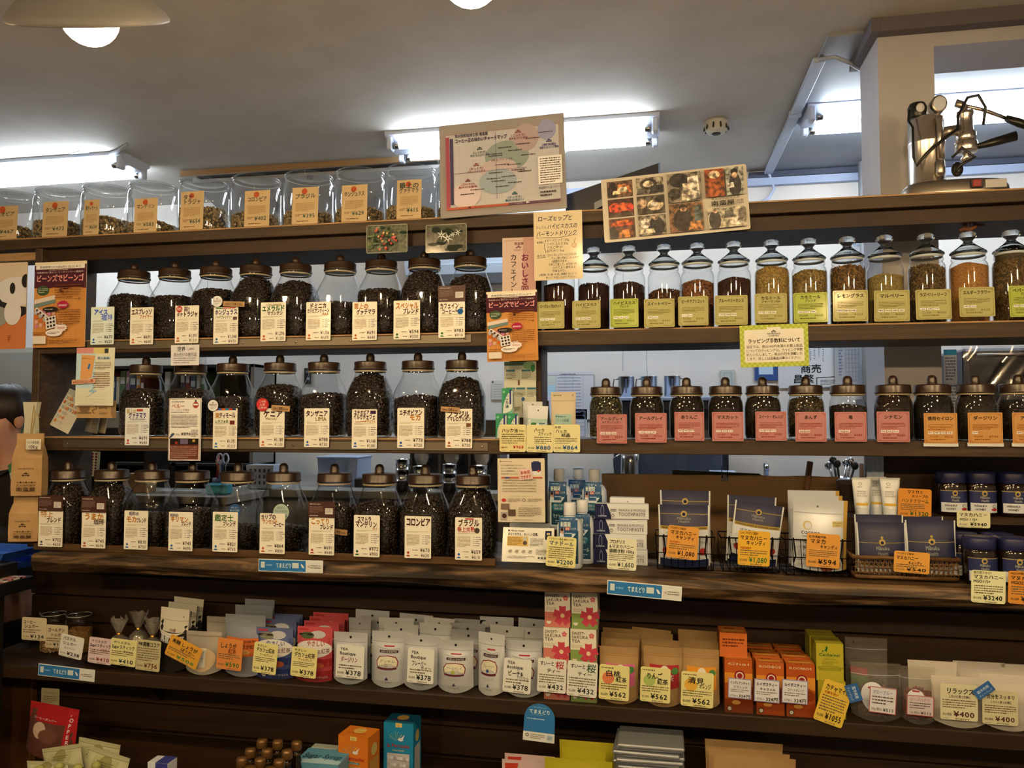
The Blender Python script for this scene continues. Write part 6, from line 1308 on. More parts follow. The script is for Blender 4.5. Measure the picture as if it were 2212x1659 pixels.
note(129, 1373, 179, 1421, yl, 'white pastel sugar price card leaning on the shelf edge at 238 yen', '#e0d6bc', hand([('パステル', .10, .76, .18, .56, K), ('シュガー', .12, .56, .16, .6, K), ('ミニハート', .2, .36, .12, .5, '#6b5c50')], '238', K, small=None), 9)
note(191, 1378, 242, 1434, yl, 'pink sugar stick price card at 410 yen', '#dcbcae', hand([('クリスタル', .10, .82, .11, .66, K), ('Sugarスティック', .06, .64, .16, .88, K), ('ブラウン', .5, .5, .1, .4, '#8a3030')], '410', '#7a2030', small=(.06, .34, .9, .56, 3)), 4)
note(238, 1381, 294, 1438, yl - .004, 'yellow sugar stick price card at 410 yen', '#e2d488', hand([('クリスタル', .10, .82, .11, .66, K), ('Sugarスティック', .06, .64, .16, .88, K), ('ホワイト', .5, .5, .1, .4, '#4a4a30')], '410', '#1f2a40', small=(.06, .34, .9, .56, 3)), 4)
note(294, 1383, 346, 1449, yl, 'cream brown sugar cocoa price card at 756 yen', '#c2b27c', hand([('沖縄', .06, .82, .12, .18, K), ('黒糖ココア', .26, .80, .16, .70, K)], '756', '#5a2a18', small=(.06, .30, .94, .76, 6)), 3)
note(360, 1384, 433, 1432, yl - .006, 'steeply tilted orange ginger powder price card at 508 yen', '#db9a30', hand([('黒糖 しょうが', .08, .70, .2, .8, K), ('ぱうだー', .4, .50, .16, .46, K)], '508', '#2f7a3a', small=(.06, .30, .9, .48, 2)), 22)
note(469, 1380, 523, 1447, yl - .006, 'orange ginger black tea price card at 590 yen', '#d8843c', hand([('しょうが', .10, .70, .2, .66, K), ('紅茶', .44, .54, .16, .32, '#7a3010')], '590', '#2f6a2a', small=(.06, .32, .92, .52, 3)), 4)
note(547, 1389, 598, 1455, yl - .006, 'yellow decaf tea price card before the blue pouches at 378 yen', YEL, hand([('やさしい', .14, .86, .10, .40, K), ('デカフェ紅茶', .10, .70, .16, .78, K), ('アールグレイ', .26, .57, .10, .56, '#6b4a1c')], '378', K, small=(.08, .36, .92, .54, 3)), 5)
note(629, 1399, 684, 1463, yl - .006, 'yellow decaf tea price card before the red pouches at 378 yen', YEL, hand([('やさしい', .10, .86, .10, .48, K), ('デカフェ紅茶', .10, .68, .17, .82, K), ('アールグレイ', .26, .55, .10, .56, '#8a2a1c')], '378', K, small=(.08, .34, .92, .52, 3)), 4)
def teab(t1, t2=None, c='#7a1f3c'):
    return hand([('TEA', .14, .84, .11, .28, K), ('Boutique', .12, .70, .14, .58, K), (t1, .16, .50, .17, .62 if not t2 else .56, c)] + ([(t2, .50, .40, .12, .42, c)] if t2 else []), '378', K, small=(.10, .26, .92, .42, 2))
note(726, 1394, 786, 1465, yl - .006, 'white tea boutique darjeeling price card', '#e2dac0', teab('ダージリン'), 2)
note(880, 1401, 937, 1476, yl - .008, 'white tea boutique flavoured tea price card', '#e2dac0', teab('フレーバー', 'ティー', K), 2)
note(1087, 1423, 1147, 1497, yl - .01, 'white tea boutique peach apricot price card', '#e2dac0', teab('ピーチ&', 'アプリコット', K), 3)
note(1161, 1423, 1223, 1496, yl - .008, 'white sweet sakura tea price card with a red flower character', '#e2dabe', hand([('すいーと', .08, .80, .14, .50, K), ('桜', .62, .74, .24, .30, '#a8303c'), ('ティー', .32, .60, .13, .48, K)], '432', K, small=(.06, .26, .94, .55, 4)), 2)
note(1225, 1429, 1290, 1505, yl - .01, 'white sweet sakura tea price card with a green flower character', '#e2dabe', hand([('すいーと', .10, .80, .14, .50, K), ('桜', .64, .74, .24, .30, '#3a5a3a'), ('ティー', .34, .60, .13, .48, K)], '432', K, small=(.06, .26, .94, .55, 4)), 3)
def fruit(t, c, k, t2='紅茶'):
    def d(p):
        p.ell(.30, .62, .2, c, n=16); hand([(t, .20, .68, .2, .52, K), (t2, .56, .54, .16, .36, K)], '562', K, small=(.06, .28, .94, .48, 3))(p)
        p.lines(.06, .88, .66, .95, 1, '#7a6a3a')
    return d
note(1294, 1437, 1359, 1512, yl - .008, 'yellow white peach tea price card at 562 yen', YEL, fruit('白桃', '#d87a4a', 0), 2)
note(1383, 1442, 1448, 1517, yl - .008, 'yellow apple tea price card at 562 yen', YEL, fruit('りんご', '#a8b45a', 0), 2)
note(1471, 1452, 1541, 1527, yl - .008, 'yellow kiyomi orange tea price card at 562 yen', YEL, fruit('清見', '#e0a83a', 0, 'オレンジ'), 2)
def tb(t1, t2): return lambda p: (p.frame(0, 0, 1, 1, .03, '#8a7a98'), p.text(t1, .08, .72, .17, '#1f1a24', w=.84, bold=.03), p.text(t2, .22, .52, .14, '#3a2a24', w=.62, bold=.02), p.lines(.10, .30, .90, .48, 2, '#7a6a58', .5), p.text('10TB入', .06, .08, .13, '#2a2420', w=.36), p.text('324円', .46, .07, .20, '#1f1a18', w=.48, bold=.03))
note(1573, 1466, 1623, 1509, yl - .008, 'white indian chai tea price card at 324 yen', '#ded6c6', tb('インディアンチャイ', 'クラシック'), 2, r=.001)
note(1629, 1468, 1684, 1517, yl - .008, 'white caramel rooibos price card at 324 yen', '#ded6c6', tb('ルイボスティー', 'キャラメル'), 2, r=.001)
note(1689, 1469, 1745, 1520, yl - .008, 'white sweet orange rooibos price card at 324 yen', '#ded6c6', tb('ルイボスティー', 'スイートオレンジ'), 2, r=.001)
note(1768, 1473, 1832, 1566, yl - .012, 'steeply tilted yellow herb tea price card at 1055 yen', '#e2b83c', hand([('カチャマイ茶', .10, .78, .15, .84, K), ('代謝を助け', .10, .68, .08, .5, '#a8421c')], '1055', K, small=(.08, .26, .92, .66, 6)), 17)
def redb(t, price, c='#2a4a8a'): return lambda p: (p.frame(0, 0, 1, 1, .025, '#b04a48'), p.text(t, .10, .74, .17, c, w=.76, jit=.1), p.lines(.10, .32, .88, .68, 3, '#5a4a44', .5), p.text('10g 税込', .08, .10, .13, '#4a3a34', w=.4, jit=.08), p.text('¥' + price, .52, .08, .18, K, w=.4, jit=.08, bold=.015))
note(1878, 1485, 1936, 1541, yl - .008, 'white red-bordered mallow blue price card', '#dcd4c6', redb('マローブルー', '513'), 4, r=.001)
note(1959, 1503, 2017, 1546, yl - .008, 'small pinkish red-bordered rose petal price card', '#d0bcae', redb('ローズペタル', '513', '#a8506a'), 2, r=.001)
note(2031, 1478, 2112, 1556, yl - .008, 'cream relax herb tea price card at 400 yen', '#d8cc9a', hand([('リラックス', .16, .74, .17, .74, K), ('したいと思った時に', .22, .62, .09, .6, '#4a4230')], '400', '#4a2a1c', small=(.06, .32, .94, .58, 4)), 1)
note(2122, 1492, 2199, 1566, yl - .008, 'cream refresh herb tea price card at 400 yen', '#cfc28e', hand([('気分をスッキリ', .12, .76, .15, .80, K), ('したいと思った時に', .22, .63, .09, .6, '#4a4230')], '400', '#4a2a1c', small=(.06, .32, .94, .58, 4)), 1)
for (a, b, c, d, t, l) in ((1824, 1483, 1864, 1511, 72, 'small blue slip leaning on the tilted herb tea card'), (2103, 1480, 2148, 1503, -38, 'small blue slip tilted between the cream herb tea cards')):
    note(a, b, c, d, yl - .016, l, '#2f5f8f', lambda p: (p.text('温冷共用', .12, .52, .3, '#c8d4d8', w=.72, bold=.02), p.text('ティーバッグ', .10, .14, .26, '#c8d4d8', w=.80)), t, name='blue_slip', r=.001, group='blue slips on the lower shelf', stand=False)['category'] = 'label'

# cellophane sugar stick bags
m_cel = glass('cellophane', tint=(.93, .93, .9), edge=(.7, .7, .66), base=.16, rough=.10, frost=.10)
def cello(u, v0, v1, label, cs):
    q = P(u, 1400, .022 if u != 298 else .075); r = thing('cellophane_bag', label, 'sweets bag', (q[0], q[1], ZL + .001), random.uniform(-.4, .4), 'gathered cellophane bags'); H = P(u, v0, q[1])[2] - ZL
    nk = H * .62; m = MB()
    m.lathe([(.030, 0), (.036, .01), (.037, nk * .6), (.026, nk * .85), (.007, nk)], m_cel, 20, ex=lambda z: 3); m.build('bag', r)
    f = MB()
    for i in range(9):
        a = i * 2 * PI / 9; t = a + .5; f.add([(.006 * math.cos(a), .006 * math.sin(a), nk), (.006 * math.cos(t), .006 * math.sin(t), nk), (.034 * math.cos(t + .1), .022 * math.sin(t + .1), H * random.uniform(.9, 1.02)), (.034 * math.cos(a - .1), .022 * math.sin(a - .1), H * random.uniform(.85, 1.0))], [(0, 1, 2, 3)], m_cel)
    f.build('ruffle', r); MB().lathe([(.0085, nk - .006), (.0095, nk), (.0085, nk + .006)], metal('#c8a040', .3), 14).build('gold_tie', r)
    for i in range(7):
        a = i * .9; s = MB(); s.lathe([(.0, 0), (.0042, .002), (.0042, nk * .72), (0, nk * .74)], col(cs, .5), 8); s.build('sugar_stick', r, (.018 * math.cos(a), .016 * math.sin(a), .004), (.08 * math.sin(a), -.08 * math.cos(a), 0))
cello(256, 1330, 1452, 'gold-tied cellophane bag of brown sugar sticks', '#a8844c'); cello(298, 1318, 1455, 'gold-tied cellophane bag with the tallest ruffle', '#cfc09a'); cello(329, 1336, 1462, 'gold-tied cellophane bag beside the cocoa pouches', '#cbb88c')
r = thing('shallow_tray', 'low dark woven tray behind the sugar stick bags', 'tray', (X(232, .06, 1420), .06, ZL)); MB().lathe([(.05, 0), (.075, .018), (.078, .02), (.07, .018), (.048, .004), (0, .004)], noisy('rattan', '#2a1c10', '#4a3420', 60, .7), 28, caps=False).build('dish', r)

# cocoa, powder, ginger
def cocoa(p): p.rect(0, .62, 1, 1, '#c8bb98', n=6, m=4); p.rect(0, .80, 1, .806, '#8a7a58', n=6); p.poly([(0, .62), (.1, .56), (.3, .55), (.5, .52), (.7, .58), (1, .62)], '#c8bb98'); p.text('沖縄', .38, .63, .06, '#7a2418', w=.24); p.text('黒糖ココア', .10, .46, .13, '#d8d0bc', w=.82, bold=.02); p.d += .0002; p.rect(.6, .2, .9, .24, '#4a4238'); p.ell(.82, .87, .02, '#2a241c')
BLKP = col('#1f1a17', .4)
for (u0, u1, v0, v1, dy, l) in ((340, 402, 1313, 1462, 0, 'black cocoa pouch with a cream top at the front'), (356, 418, 1302, 1455, .05, 'black cocoa pouch second in its row'), (368, 432, 1291, 1448, .10, 'black cocoa pouch at the back of its row')):
    ppouch('cocoa_pouch', l, 'pouch', u0, u1, v0, v1, ZL, .035, BLKP, cocoa, Y=.0 + dy, group='black cocoa pouches', tilt=.06)
def powder(p): p.rect(.02, .88, .98, .9, '#8a7a5c', n=5); p.ell(.5, .35, .40, '#c8a878', n=20, ry=.30); p.rect(.34, .18, .62, .62, '#d6ccb4', m=4, n=2); p.text('黒糖しょうが', .42, .60, .07, '#33261a', vert=True, w=1); p.text('ぱうだー', .54, .56, .07, '#33261a', vert=True, w=1)
CLR = glass('clear_pouch', tint=(.90, .89, .84), edge=(.6, .58, .5), base=.06, rough=.06, frost=.28)
ppouch('powder_pouch', 'clear pouch of tan ginger powder behind the tilted card', 'pouch', 402, 478, 1364, 1475, ZL, .035, CLR, powder, Y=-.005)
ppouch('powder_pouch', 'clear pouch of powder standing behind the front one', 'pouch', 446, 490, 1332, 1466, ZL, .03, CLR, powder, Y=.06)
def ginger(p): p.rect(0, .90, 1, .91, '#8a8880', n=6); p.rect(.06, .33, 1, .62, '#c8642c', n=6, m=4); p.text('冷え性の味方!', .22, .55, .05, '#2a1810', w=.6, bold=.02); p.text('しょうが紅茶', .28, .46, .07, '#2a1810', w=.6, bold=.02); p.ell(.5, .40, .2, '#d89a50', n=14, ry=.06)
SLV = col('#a8a69c', .28, .55, .5)
for (u0, u1, v0, v1, dy, l) in ((486, 573, 1328, 1476, 0, 'silver ginger tea pouch with an orange label at the front'), (507, 588, 1308, 1470, .055, 'silver pouch second in the ginger tea row'), (528, 592, 1295, 1462, .11, 'silver pouch at the back of the ginger tea row')):
    ppouch('ginger_pouch', l, 'pouch', u0, u1, v0, v1, ZL, .04, SLV, ginger if dy == 0 else (lambda p: p.rect(0, .90, 1, .91, '#8a8880', n=6)), Y=.005 + dy, group='silver ginger tea pouches')
def decaf(c1, c2, c3):
    def d(p):
        p.rect(0, .72, 1, 1, c2, n=6, m=4); p.ell(.6, .86, .22, '#b8b0a4', n=12, ry=.10); p.ell(.3, .84, .2, c3, n=10, ry=.09); p.rect(.05, .93, .32, .965, '#a83030'); p.rect(.06, .84, .46, .875, '#2a2420'); p.ell(.5, .60, .52, '#d8ccb8', n=20, ry=.22); p.text('やさしい', .30, .66, .11, c1, w=.52, bold=.02); p.text('デカフェ紅茶', .26, .53, .10, '#5a2a20', w=.70, bold=.01); p.rect(0, .28, 1, .42, c1, n=6, m=2); p.ell(.62, .30, .2, '#a8502c', n=14, ry=.08); p.rect(0, .0, 1, .20, c1, n=6, m=3); p.ell(.28, .10, .07, '#d8ccb8', n=14); p.text('夜のティータイムにも', .42, .07, .05, '#c8c0b0', w=.5); p.ell(.58, .13, .03, '#d8c8a0')
    return d
for k, (c0, c1, c2, c3, nm, x0) in enumerate((('#3a4668', '#26325a', '#5a6078', '#7a7458', 'blue', 553), ('#a8383a', '#8f2426', '#b84a48', '#4a5a34', 'red', 642))):
    for i in range(4):
        dx = (0, 7, 14, 20)[i] if nm == 'blue' else (0, 14, 26, 34)[i]; top = (1356, 1338, 1330, 1326)[i] if nm == 'blue' else (1354, 1342, 1333, 1324)[i]
        ppouch('decaf_tea_pouch', '%s decaf tea pouch, %s in its row' % (nm, ('first', 'second', 'third', 'fourth')[i]), 'tea pouch', x0 + dx, x0 + dx + (80 if nm == 'blue' else 76), top, 1490 - i * 8, ZL, .03, col(c0, .45), decaf(c1, c2, c3), Y=.0 + i * .042, group='%s decaf tea pouches' % nm, notch=.004, topshare=.95)
# silver-white tea pouches, front row and behind
def teapouch(t, c):
    def d(p):
        p.rect(0, .80, 1, .808, '#8f8a7c', n=6); p.ell(.5, .905, .036, '#22201c', n=12); p.rect(.38, .725, .68, .75, '#a03434', n=3); p.rect(.26, .615, .80, .665, '#3a2428', n=5); p.text('世界のお茶専門店', .30, .625, .035, '#c8bca8', w=.46); p.line([(.18, .71), (.55, .675), (.82, .70), (.86, .60)], .006, '#6b6458')
        p.poly([(.20, .36), (.18, .46), (.26, .55), (.50, .58), (.74, .55), (.82, .46), (.80, .36)], '#7a2a30'); p.poly([(.225, .37), (.205, .455), (.275, .535), (.50, .565), (.725, .535), (.795, .455), (.775, .37)], '#d6c9a0'); p.text(t, .28, .45, .06, '#3a342a', w=.44); p.ell(.47, .40, .055, c, n=12); p.ell(.58, .40, .06, '#b8b09c', n=12); p.rect(.22, .325, .78, .36, '#5a2428', n=4)
        p.lines(.3, .24, .7, .29, 3, '#9a9484', .4); p.poly([(.45, .14), (.55, .14), (.50, .20)], '#2a2c44'); p.text('TO Teabags', .34, .09, .04, '#6b675c', w=.32)
    return d
GRY = col('#bdb8aa', .34, .25, .5); GRD = col('#a8a294', .36, .25, .5)
FR = [(721, 794, 1366, 1494, .005, 'ダージリン', '#a87a4a', 0, 'silver tea pouch behind the darjeeling card'), (803, 878, 1364, 1497, .0, 'アッサム', '#a89a7a', 0, 'silver assam tea pouch standing open to view'), (872, 947, 1373, 1505, -.004, 'フレーバー', '#8a9a5a', 0, 'silver tea pouch behind the flavoured tea card'), (946, 1023, 1383, 1511, -.008, 'アールグレイ', '#a0a44a', 0, 'silver earl grey tea pouch standing open to view'), (1030, 1094, 1368, 1517, -.01, 'ブルーベリー', '#33487a', -.5, 'silver blueberry tea pouch turned sideways'), (1092, 1171, 1384, 1518, -.006, 'ピーチ', '#5a8a5a', 0, 'silver tea pouch behind the peach apricot card')]
for (u0, u1, v0, v1, Y, t, c, rz, l) in FR:
    ppouch('tea_pouch', l, 'tea pouch', u0, u1, v0, v1, ZL, .045, GRY if rz == 0 else col('#d0cab8', .35, .2), teapouch(t, c), Y=Y, rz=rz * .6, group='silver tea pouches')
RB = [(752, 800, 1335, .06, 1, 'leaning behind the darjeeling pouch'), (765, 838, 1318, .14, 0, 'tallest at the back behind the darjeeling pouch'), (776, 850, 1333, .10, 1, 'third row left of the assam pouch'), (820, 896, 1335, .09, 2, 'bright one behind the assam pouch'), (827, 901, 1348, .05, 2, 'directly behind the assam pouch'), (858, 930, 1327, .145, 0, 'back row behind the assam pouch'), (912, 978, 1335, .11, 2, 'bright one behind the flavoured tea pouch'), (902, 972, 1347, .06, 2, 'with a red stripe behind the flavoured tea pouch'),
      (980, 1048, 1338, .14, 1, 'back row behind the earl grey pouch'), (974, 1050, 1347, .095, 1, 'third row behind the earl grey pouch'), (971, 1046, 1362, .05, 1, 'directly behind the earl grey pouch'), (1037, 1110, 1333, .14, 0, 'back row behind the sideways pouch'), (1055, 1128, 1352, .085, 2, 'bright one left of the peach pouch'), (1114, 1182, 1337, .135, 0, 'back row behind the peach pouch'), (1105, 1180, 1356, .09, 2, 'bright one behind the peach pouch')]
for (u0, u1, v0, Y, k, l) in RB:
    ppouch('tea_pouch', 'silver tea pouch %s' % l, 'tea pouch', u0, u1, v0, 1500, ZL, .036, (GRY, GRD, col('#cfc8b4', .34, .2))[k], teapouch('紅茶', '#a8905a'), Y=Y, group='silver tea pouches', tilt=random.uniform(-.03, .05))
# sakura tea boxes
def sakura(c, cup):
    def d(p):
        p.rect(0, 0, 1, .42, c); p.rect(0, .42, 1, 1, '#e0d2ae')
        for i, t in enumerate(('SWEET•', 'SAKURA', 'TEA')): p.text(t, .05, .83 - .105 * i, .12, '#2e2620', w=(.62, .64, .34)[i], bold=.015)
        p.lines(.05, .46, .46, .56, 3, '#9a8a68', .4)
        def fl(cx, cy, r, cc, c2):
            k = p.W / p.H
            for j in range(5):
                a = PI / 2 + j * 2 * PI / 5; p.poly([(cx, cy)] + [(cx + r * q * math.cos(a + b), cy + r * q * k * math.sin(a + b)) for q, b in ((.55, -.62), (1, -.34), (.88, 0), (1, .34), (.55, .62))], cc, up=(j == 0))
            p.ell(cx, cy, r * .22, c2, n=8)
        fl(.70, .33, .40, '#bf4048', '#e0c088'); fl(.82, .82, .11, '#c85a5c', '#e0c088'); p.ell(.16, .15, .09, '#e0d2ae', a0=180, a1=360, n=8); p.rect(.07, .15, .25, .17, '#e0d2ae')
    return d
def sktop(c): return lambda p: (p.rect(0, 0, 1, 1, c), [p.ell(random.Random(i).uniform(.1, .9), random.Random(i + 9).uniform(.1, .9), .08, '#d8c8a0' if i % 2 else '#bf5a54', n=8) for i in range(8)])
def sak_stack(u0, u1, vb, Y, c, nm, n, top):
    W = X(u1, Y, 1450) - X(u0, Y, 1450); h = .109
    for i in range(n):
        carton('sakura_tea_box', '%s sakura tea box, %s of the %s stack' % (nm, ('lowest', 'middle', 'topmost')[i], top), 'tea box', (X((u0 + u1) / 2, Y, 1450) + (.0, -.001, .003)[i], Y + (.0, .001, -.001)[i], ZL + i * (h + .0006)), W, .07, h, '#cfc09c', sakura(c, 0), top=sktop(c), group='%s sakura tea boxes' % nm)
sak_stack(1175, 1230, 1530, -.025, '#c8745a', 'pink', 3, 'front'); sak_stack(1233, 1289, 1536, -.03, '#7f9248', 'green', 3, 'front'); sak_stack(1178, 1231, 1525, .056, '#c8745a', 'pink', 3, 'rear'); sak_stack(1236, 1291, 1530, .052, '#7f9248', 'green', 3, 'rear')
# kraft fruit tea pouches
KR = noisy('kraft_pouch', '#9c835c', '#8f7650', 12, .7)
def kp(c): return lambda p: (p.rect(0, .84, 1, .846, '#8a6638', n=5), p.rect(0, .88, 1, .884, '#8a6638', n=5), p.rect(.16, .30, .92, .70, c, n=5, m=4), p.ell(.55, .62, .11, '#e0d2b0', n=12), p.ell(.82, .60, .09, '#4a7a3a', n=12), p.text('紅茶', .4, .44, .12, '#d8ccb0', w=.4))
for nm, c, x0, dx in (('peach', '#c8607a', 1295, 4), ('apple', '#a02c2c', 1390, -8), ('orange', '#d88a24', 1470, 0)):
    for i in range(4):
        tp_ = (1398, 1380, 1368, 1358)[i] + (4 if nm == 'orange' else 0); w = 84
        ppouch('fruit_tea_pouch', 'kraft %s tea pouch, %s in its row' % (nm, ('first', 'second', 'third', 'last')[i]), 'tea pouch', x0 + dx * i - (i * 2), x0 + w + dx * i - (i * 2), tp_, 1535, ZL, .04, KR, kp(c), Y=-.008 + i * .05, group='kraft %s tea pouches' % nm, tilt=(.05 if nm == 'apple' else .01) * (i % 2), rz=-.06)
# orange tea cartons
def orb(t, dark, c='#b8571c'): 
    def d(p):
        p.rect(0, 0, 1, 1, c); p.rect(0, .0, 1, .25, dark); p.ell(.7, .40, .3, '#8f3a14', n=14, ry=.2); p.poly([(0, .55), (.4, .62), (1, .5), (1, .75), (0, .75)], '#d88a2c'); p.ell(.54, .70, .20, '#8f2424', n=20); p.ell(.54, .70, .14, '#e0cfa8', n=20); p.ell(.54, .70, .10, '#8f2424', n=16); p.text(t, .1, .90, .06, '#e8d4a0', w=.8); p.ell(.16, .08, .1, '#3a2a1a', n=12); p.ell(.16, .08, .07, '#c8b89a', n=12); p.ell(.4, .20, .16, '#c88a3c', n=12, ry=.08)
    return d
def ortop(p): p.rect(0, 0, 1, 1, '#c8682a'); p.rect(.1, .2, .9, .5, '#d8963c'); p.lines(.2, .55, .8, .8, 1, '#6b2a10')
for nm, x0, x1, vb, n, top, c in (('indian chai', 1566, 1626, 1553, 2, 0, '#b8571c'), ('caramel rooibos', 1634, 1694, 1560, 4, 0, '#b85a20'), ('sweet orange rooibos', 1699, 1761, 1568, 4, 0, '#b04e1a')):
    q = G((x0 + x1) / 2, vb, ZL); Y = max(q[1], -.03); q = P((x0 + x1) / 2, 1500, Y); W = X(x1, Y, 1500) - X(x0, Y, 1500)
    if n == 2:
        for i in range(2): carton('tea_carton', 'orange %s tea carton, %s' % (nm, ('lower of two', 'lying on top of the other')[i]), 'tea carton', (q[0] - .012 * i, Y + .02 * i, ZL + i * .1535), W, .075, .153 if i == 0 else .07, '#a8501c', orb('Chai', '#7a3010') if i == 0 else (lambda p: (p.rect(0, 0, 1, 1, '#c8682a'), p.lines(.1, .4, .9, .8, 3, '#6b2a10'))), top=ortop, left=lambda p: p.rect(0, 0, 1, 1, '#a04a18'), group='orange tea cartons')
    else:
        for i in range(n): carton('tea_carton', 'orange %s tea carton, %s in its row' % (nm, ('first', 'second', 'third', 'last')[i]), 'tea carton', (q[0] - .004 * i, Y + i * .046, ZL), W, .044, .150 + .004 * (i % 2), '#a8501c', orb('ROOIBOS', '#a04012', c), top=ortop, left=lambda p: p.rect(0, 0, 1, 1, '#a04a18'), group='orange tea cartons')
def cach(p):
    p.rect(0, 0, 1, 1, '#b5a32a'); p.poly([(.30, .80), (.36, .87), (.34, .93), (.38, .90), (.40, .95), (.43, .88), (.41, .83), (.40, .77), (.37, .77), (.37, .80), (.26, .79), (.25, .76), (.22, .76), (.22, .81)], '#23602c'); p.text('Cachamai', .10, .66, .11, '#23602c', w=.78, bold=.03); p.text('Hierbas', .28, .56, .07, '#6b6a1c', w=.46); p.text('Digestivas', .20, .49, .07, '#6b6a1c', w=.62)
    for i in range(5): p.line([(.02 + i * .02, .36 - i * .018), (.3, .395 - i * .03), (.6, .40 - i * .03), (.98 - i * .02, .36 - i * .018)], .012, '#5a5a14')
    p.lines(.2, .44, .8, .47, 1, '#5a5a14')
Y = -.028; q = P(1797, 1500, Y); W = X(1827, Y, 1500) - X(1768, Y, 1500)
for i, (dz, dy, l) in enumerate(((0, 0, 'yellow herb tea box with a green donkey, lower front'), (.1065, .0, 'yellow herb tea box with a green donkey, upper front'), (0, .075, 'yellow herb tea box, lower rear'), (.1065, .075, 'yellow herb tea box, upper rear'))):
    carton('herb_tea_box', l, 'tea box', (q[0] - .004 * (i > 1) - .004 * (i % 2), Y + dy, ZL + dz + .0004), W, .07, .1055, '#a8982a', cach, top=lambda p: (p.rect(0, 0, 1, 1, '#a8982a'), p.text('Cachamai', .2, .5, .2, '#4a5a1c', w=.6)), left=lambda p: p.rect(0, 0, 1, 1, '#8f8224'), group='yellow herb tea boxes')
# clear herb pouches
def petal_fill(r, cs, W, H, D, key):
    pr = [(.004, .006), (W * .36, .012), (W * .40, H * .25), (W * .36, H * .45), (W * .2, H * .52)]
    me = fillmesh(('p', key), pr, None, H * .5, .01, 'leaf', (.006, .004, .002), grains('petals_' + key, cs, .8), col(cs[0], .9), dens=.8, seed=5)
    o = obj('dried_petals', me, r); o.scale = (1, D / W * .95, 1); tag(o, kind='stuff')
def oval(p): p.ell(.42, .42, .25, '#ded6c8', n=24, ry=.30); p.rect(.32, .56, .52, .59, '#a03434'); p.lines(.28, .24, .56, .36, 4, '#9a9484', .4); p.rect(0, .78, 1, .788, '#b8b4a8', n=5)
CP2 = glass('clear_bag', tint=(.94, .94, .91), edge=(.6, .6, .55), base=.08, rough=.05, frost=.06)
r = ppouch('herb_pouch', 'clear mallow blue pouch with a white oval label', 'herb pouch', 1838, 1946, 1432, 1584, ZL, .04, CP2, oval, Y=-.008); petal_fill(r, ('#4a3a34', '#6b5a4a', '#3a3440', '#7a6a58'), .13, .2, .038, 'mallow')
r = ppouch('herb_pouch', 'tall clear pouch standing behind the mallow blue pouch', 'herb pouch', 1826, 1918, 1378, 1560, ZL, .035, CP2, lambda p: (p.rect(0, .84, 1, .848, '#b8b4a8', n=5), p.rect(.1, .3, .5, .6, '#a03434', n=3, m=3), p.rect(.1, .3, .5, .5, '#4a6a34', n=3, m=3), p.ell(.2, .93, .02, '#3a2a24')), Y=.05)
r = ppouch('herb_pouch', 'clear rose petal pouch with a white oval label', 'herb pouch', 1942, 2022, 1440, 1592, ZL, .04, CP2, oval, Y=-.008); petal_fill(r, ('#5a1f1c', '#7a2c24', '#8f3a2c', '#43160f'), .10, .19, .038, 'rose')
FRO = glass('frosted_pouch', tint=(.9, .9, .87), edge=(.7, .7, .66), base=.06, rough=.2, frost=.55)
for (u0, u1, v0, Y, l) in ((2012, 2132, 1462, -.012, 'frosted relax herb tea pouch at the front'), (2118, 2235, 1458, -.0121, 'frosted refresh herb tea pouch at the front'), (1962, 2068, 1428, .03, 'frosted pouch second row behind the relax card'), (2060, 2172, 1430, .06, 'frosted pouch back row between the cream cards'), (2164, 2250, 1436, .06, 'frosted pouch back row at the right frame')):
    r = ppouch('frosted_pouch', l, 'herb pouch', u0, u1, v0, 1590, ZL, .04, FRO, lambda p: p.rect(0, .86, 1, .868, '#c8c4b4', n=5), Y=Y, group='frosted herb tea pouches')
    if Y < 0: petal_fill(r, ('#3a4a24', '#4a5a30', '#2f3d1e'), .15, .16, .036, 'green')
# clear front guards standing along the shelf edge
tag(MB().box(X(560, -.046, 1480), X(1100, -.046, 1480), -.0485, -.0475, ZL, ZL + .03, glass('guard', base=.05)).build('shelf_guard'), 'low clear guard along the shelf before the silver tea pouches', 'shelf guard', 'clear shelf guards')
tag(MB().box(X(1110, -.046, 1500), X(2230, -.046, 1560), -.0485, -.0475, ZL, ZL + .03, glass('guard')).build('shelf_guard'), 'low clear guard along the shelf before the boxed teas', 'shelf guard', 'clear shelf guards')

# ================================================================ bottom tier
def q3(u, v, Y): return P(u, v, Y)
Yk = -.17
def bagz(name, label, cat, u0, u1, v0, Y, base, draw, H=.2, D=.05, **k):
    uc = (u0 + u1) / 2; W = X(u1, Y, v0) - X(u0, Y, v0); top = P(uc, v0, Y)[2]; return pouch(name, label, cat, (X(uc, Y, v0), Y, ZB + .0005), W, top - ZB, D, base, draw, **k)
def popc(p): p.rect(.80, 0, 1, 1, '#a82020', n=2, m=6); p.rect(0, .66, 1, 1, '#9c1c1c', n=5, m=3); p.text('POPPER', .90, .95, .11, '#d8c8b8', vert=True, bold=.02, w=1.0); p.text('コーヒーポッパー', .12, .70, .05, '#d8c8b8', w=.5); p.ell(.30, .50, .14, '#b89a7a', n=12); p.ell(.5, .42, .2, '#6b4030', n=12, ry=.12)
bagz('red_snack_bag', 'red and clear snack bag at the bottom left', 'snack bag', 58, 163, 1522, -.05, col('#5a3428', .35), popc, tilt=.10, topshare=.92)
psheet('dim_card', 'dim cream price card under the lower shelf above the red bag', 'price card', 89, 1487, 128, 1526, .02, '#a8966a', lambda p: (p.text('コーヒーポッパー', .1, .7, .14, '#5a3a20', w=.7), p.lines(.1, .2, .9, .6, 4, '#7a6238')), r=.004)
